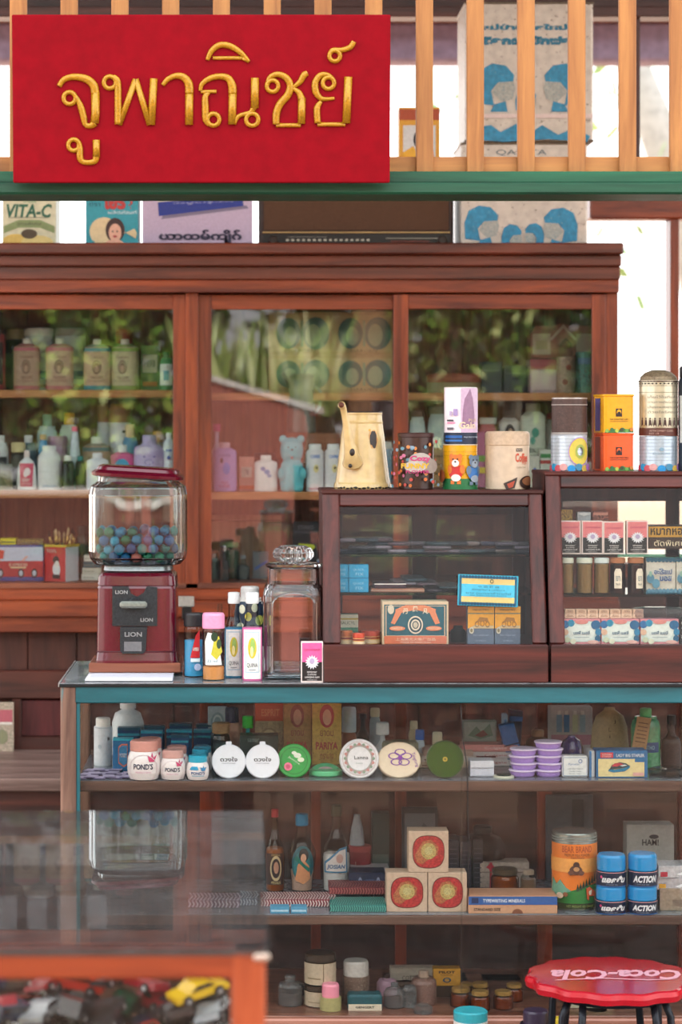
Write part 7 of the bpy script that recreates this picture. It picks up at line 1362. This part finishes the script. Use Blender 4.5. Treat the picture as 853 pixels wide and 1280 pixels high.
# ================================================================ toy cars in the foreground case
rnd = random.Random(21)
cars = [('#1a1c22', 'black'), ('#8a1420', 'dark red'), ('#24304a', 'navy blue'), ('#3a4a3c', 'grey-green'), ('#c9301c', 'orange-red'), ('#d9b414', 'yellow'), ('#a8b0b8', 'silver'), ('#c8c4bc', 'white'), ('#3a3c40', 'grey'), ('#a01c2c', 'crimson'), ('#16503a', 'dark green'), ('#2c2a2e', 'charcoal')]
styles = ('sports car', 'van', 'pick-up')
proto = {}
def toy_car(ci, st_, loc):
    col, cn = cars[ci]
    t = thing('toy_car', '%s toy %s in the heap of toys in the foreground case' % (cn, styles[st_]), 'toy car', loc, group='toy cars in the foreground case')
    L, Wd = .072, .030; pr = {0: [(-.5, .12), (-.5, .42), (-.28, .5), (-.1, .82), (.15, .82), (.3, .5), (.5, .38), (.5, .12)], 1: [(-.5, .12), (-.5, 1.0), (.3, 1.0), (.42, .55), (.5, .5), (.5, .12)], 2: [(-.5, .12), (-.5, .5), (-.05, .5), (-.02, .95), (.22, .95), (.3, .55), (.5, .5), (.5, .12)]}[st_]
    h = .024
    m = MB(); slab(m, [(a * L, b * h + .002) for a, b in pr], -Wd / 2, Wd, C(col, .25, .1, coat=.6)); m.obj('body', t)
    m = MB()
    if st_ == 0: w_ = [(-.22, .54), (-.09, .77), (.13, .77), (.24, .54)]
    elif st_ == 1: w_ = [(-.4, .6), (-.4, .9), (.26, .9), (.34, .6)]
    else: w_ = [(.0, .58), (.0, .88), (.19, .88), (.25, .58)]
    slab(m, [(a * L, b * h + .002) for a, b in w_], -Wd / 2 - .0004, Wd + .0008, C('#14181c', .1, coat=.5)); m.obj('windows', t)
    for sx in (-.3, .3):
        for sy in (-1, 1):
            m = MB(); m.T = Matrix.Translation((sx * L, sy * Wd / 2, .006)) @ Matrix.Rotation(pi / 2, 4, 'X'); m.loft([(.006, -.003), (.0065, -.002), (.0065, .002), (.006, .003)], C('#17171a', .6), n=20)
            m.loft([(.003, -.0034), (.003, .0034)], C('#b9bcc0', .3, metal=.7), n=12); m.obj('wheel', t)
    return t
k = 0
for lay in range(4):
    nx = 8 + 0 * lay
    for i in range(9):
        for j in range(4):
            if lay == 3 and (j < 1 or rnd.random() < .25): continue
            if lay < 3 and j > 3: continue
            if lay < 2 and j < 2: continue
            zc2 = .6 + (.028 * lay) + .045 + .022 * j
            x = -.33 + .35 * (i + .5) / 9 + rnd.uniform(-.012, .012) - .01; y = 2.24 + .50 + .065 * j + rnd.uniform(-.01, .01)
            ci = rnd.choice([0, 1, 2, 3, 4, 5, 6, 7, 8, 9, 10, 11, 0, 2, 11, 3, 0, 10, 2, 11]); s2 = rnd.randrange(3); key = (ci, s2)
            loc = (min(x, -.04), y, zc2 + rnd.uniform(-.004, .004)); rot = (rnd.uniform(-.35, .35), rnd.uniform(-.3, .3), rnd.uniform(0, 6.28))
            if key in proto: dup(proto[key], loc, rot=rot)
            else:
                proto[key] = toy_car(ci, s2, loc); proto[key].rotation_euler = rot
            k += 1
toy_car(5, 0, (-.060, 2.862, .803)).rotation_euler = (.1, -.2, .5)
m = MB()
m.bar(-.80, FX - .04, 2.24 + .44, 2.24 + .75, .601, .64, C('#3a2620', .7), .002)
for j in range(1, 4): m.bar(-.80, FX - .04, 2.24 + .44 + .065 * j, 2.24 + .75, .64 + .02 * (j - 1), .64 + .02 * j, C('#3a2620', .7), .002)
o = m.obj('display_steps'); tag(o, 'low dark brown stepped board under the heap of toy cars', 'board')

# ================================================================ garden in front of the shop (mirrored in the panes)
m = MB(); vs = [(-.29, -3.0, 0), (.46, -3.0, 0), (.46, -3.0, 1.57), (-.29, -3.0, 1.80)]; vs += [(a, b - .25, c) for a, b, c in vs]
m.add(vs, [(0, 3, 2, 1), (4, 5, 6, 7), (0, 1, 5, 4), (1, 2, 6, 5), (2, 3, 7, 6), (3, 0, 4, 7)], C('#b0675c', .7, .15, scale=4))
cv = [(-.31, -2.97, 1.80), (.48, -2.97, 1.565), (.48, -2.97, 1.60), (-.31, -2.97, 1.835)]; cv += [(a, b - .31, c) for a, b, c in cv]
m.add(cv, [(0, 3, 2, 1), (4, 5, 6, 7), (0, 1, 5, 4), (1, 2, 6, 5), (2, 3, 7, 6), (3, 0, 4, 7)], C('#e8e0dc', .6, .08, scale=4))
m.bar(-3.2, -.32, -3.2, -3.0, 0, 1.05, C('#6e3c32', .7, .15, scale=4)); m.bar(.49, 4.2, -3.2, -3.0, 0, 1.05, C('#6e3c32', .7, .15, scale=4)); m.bar(-3.2, -.32, -3.22, -2.98, 1.05, 1.09, C('#e8e0dc', .6, .08, scale=4)); m.bar(.49, 4.2, -3.22, -2.98, 1.05, 1.09, C('#e8e0dc', .6, .08, scale=4))  # low walls added to put warm tones into the pane reflections
o = m.obj('planter_wall'); o['kind'] = 'structure'
def leaves(name, label, cat, cx_, cy_, z0, w, d, h, n, cols, L, spiky, seed, group=None):
    rnd = random.Random(seed); t = thing(name, label, cat, (cx_, cy_, z0), group=group); m = MB(); mats = [C(c, .45, .3, scale=3) for c in cols]
    for i in range(n):
        if spiky: bx, by, bz = rnd.uniform(-w, w), rnd.uniform(-d, d), 0; a = rnd.uniform(0, 6.28); le = rnd.uniform(.5, 1) * h; out = rnd.uniform(.1, .5) * le; tip = Vector((bx + cos(a) * out, by + sin(a) * out, le)); wd = L * .18
        else:
            u, v, q = rnd.uniform(-1, 1), rnd.uniform(0, 6.28), rnd.random() ** .4; rr = math.sqrt(1 - u * u)
            bx, by, bz = w * q * rr * cos(v), d * q * rr * sin(v), h * (.5 + .5 * q * u); tip = Vector((bx, by, bz)) + Vector((rnd.uniform(-1, 1), rnd.uniform(-1, 1), rnd.uniform(-.8, .6))).normalized() * L; wd = L * .3
        b = Vector((bx, by, bz)); dr = (tip - b); sd = dr.cross(Vector((rnd.uniform(-1, 1), rnd.uniform(-1, 1), .6))).normalized() * wd; mid = b + dr * .45
        m.add([tuple(b), tuple(mid + sd), tuple(tip), tuple(mid - sd)], [(0, 1, 2, 3)], mats[i % len(mats)])
    m.obj('foliage', t)
    m = MB(); m.tube([(0, 0, -max(z0, .02)), (0.03, 0, h * .3), (0, .02, h * .6)], [.06, .05, .03], C('#5a4434', .8, .3)); m.obj('stem', t); return t
leaves('potted_plant', 'bushy pale green plant in front of the low pink wall', 'plant', .85, -2.6, .6, .32, .14, .42, 420, ['#b8c878', '#d4dc9c', '#98b060'], .09, False, 6)
GR = ['#5f8a2c', '#86a83c', '#3c6424', '#a8bc5a']
leaves('agave', 'clump of long spiky green leaves behind the pink planter wall', 'plant', .1, -3.8, 1.45,   .45, .15, .85, 170, ['#b8cc78', '#d4e09a', '#86a850', '#e8eebc'], .2, True, 1)
leaves('shrub', 'broad leafy green shrub in front of the shop, left of the planter', 'shrub', -.95, -4.0, .3, .5, .5, 2.9, 1100, GR, .13, False, 2)
leaves('shrub', 'leafy shrub with pale leaves in front of the shop, right of the planter', 'shrub', 1.45, -4.6, .2, .7, .6, 3.4, 1300, ['#4c7a2c', '#7c9c3c', '#2c5422', '#c4cc8a'], .14, False, 3)
leaves('shrub', 'tall dark shrub far right in front of the shop', 'shrub', 3.2, -5.2, .2, 1.3, .9, 4.0, 1500, ['#3c5f28', '#5c7c34', '#24441c'], .18, False, 4)
for k, (xx, yy, w_, hh) in enumerate(((-5.6, -8.5, 1.75, 4.6), (-1.9, -8.8, 1.75, 4.0), (1.8, -8.8, 1.75, 4.2), (5.5, -8.5, 1.75, 4.6))):  # trees added to hide the sky from the pane reflections
    leaves('tree', 'leafy tree added across the yard to screen sky reflections, %s from the left' % ('first', 'second', 'third', 'fourth')[k], 'tree', xx, yy, .3, w_, 1.2, hh, 2400, ['#26401a', '#3c5824', '#182e14', '#566e30'], .3, False, 10 + k)
m = MB(); m.tube([(.75, -3.9, 0), (.8, -3.9, 1.5), (.86, -3.9, 3), (.8, -3.9, 4.6)], [.16, .13, .11, .09], C('#8a6448', .8, .3, scale=6)); t = thing('tree', 'tall tree with pale brown trunk in front of the shop', 'tree'); m.obj('trunk', t)
# trees outside the back windows
for k, (pts_, r_) in enumerate((([(2.7, 12.5, 0), (2.55, 12.5, 1.6), (2.35, 12.5, 2.6), (1.95, 12.4, 3.6)], [.16, .14, .12, .08]), ([(1.35, 12.2, 0), (1.5, 12.2, 2.2), (1.4, 12.2, 4.2)], [.12, .10, .07]))):
    t = thing('tree', 'pale grey tree trunk outside the right window, %s one' % ('leaning', 'straight')[k], 'tree', tuple(pts_[0])); b0 = Vector(pts_[0]); pts_ = [tuple(Vector(q) - b0) for q in pts_]; m = MB(); m.tube(pts_, r_, C('#a8a49c', .8, .2, scale=5), n=12); m.obj('trunk', t)
    rnd = random.Random(k); m = MB(); mm = [C('#a8c480', .5), C('#88a868', .5)]; P0 = Vector(pts_[-1])
    for i in range(160 if k == 0 else 0):
        b = P0 + Vector((rnd.gauss(0, .6), rnd.gauss(0, .4), rnd.gauss(-.3, .7))); d1 = Vector((rnd.uniform(-1, 1), 0, rnd.uniform(-1, 1))).normalized() * .1; d2 = Vector((rnd.uniform(-.3, .3), rnd.uniform(-1, 1), rnd.uniform(-1, 1))).normalized() * .04
        m.add([tuple(b), tuple(b + d1 * .5 + d2), tuple(b + d1), tuple(b + d1 * .5 - d2)], [(0, 1, 2, 3)], mm[i % 2])
    if k == 0: m.obj('foliage', t)
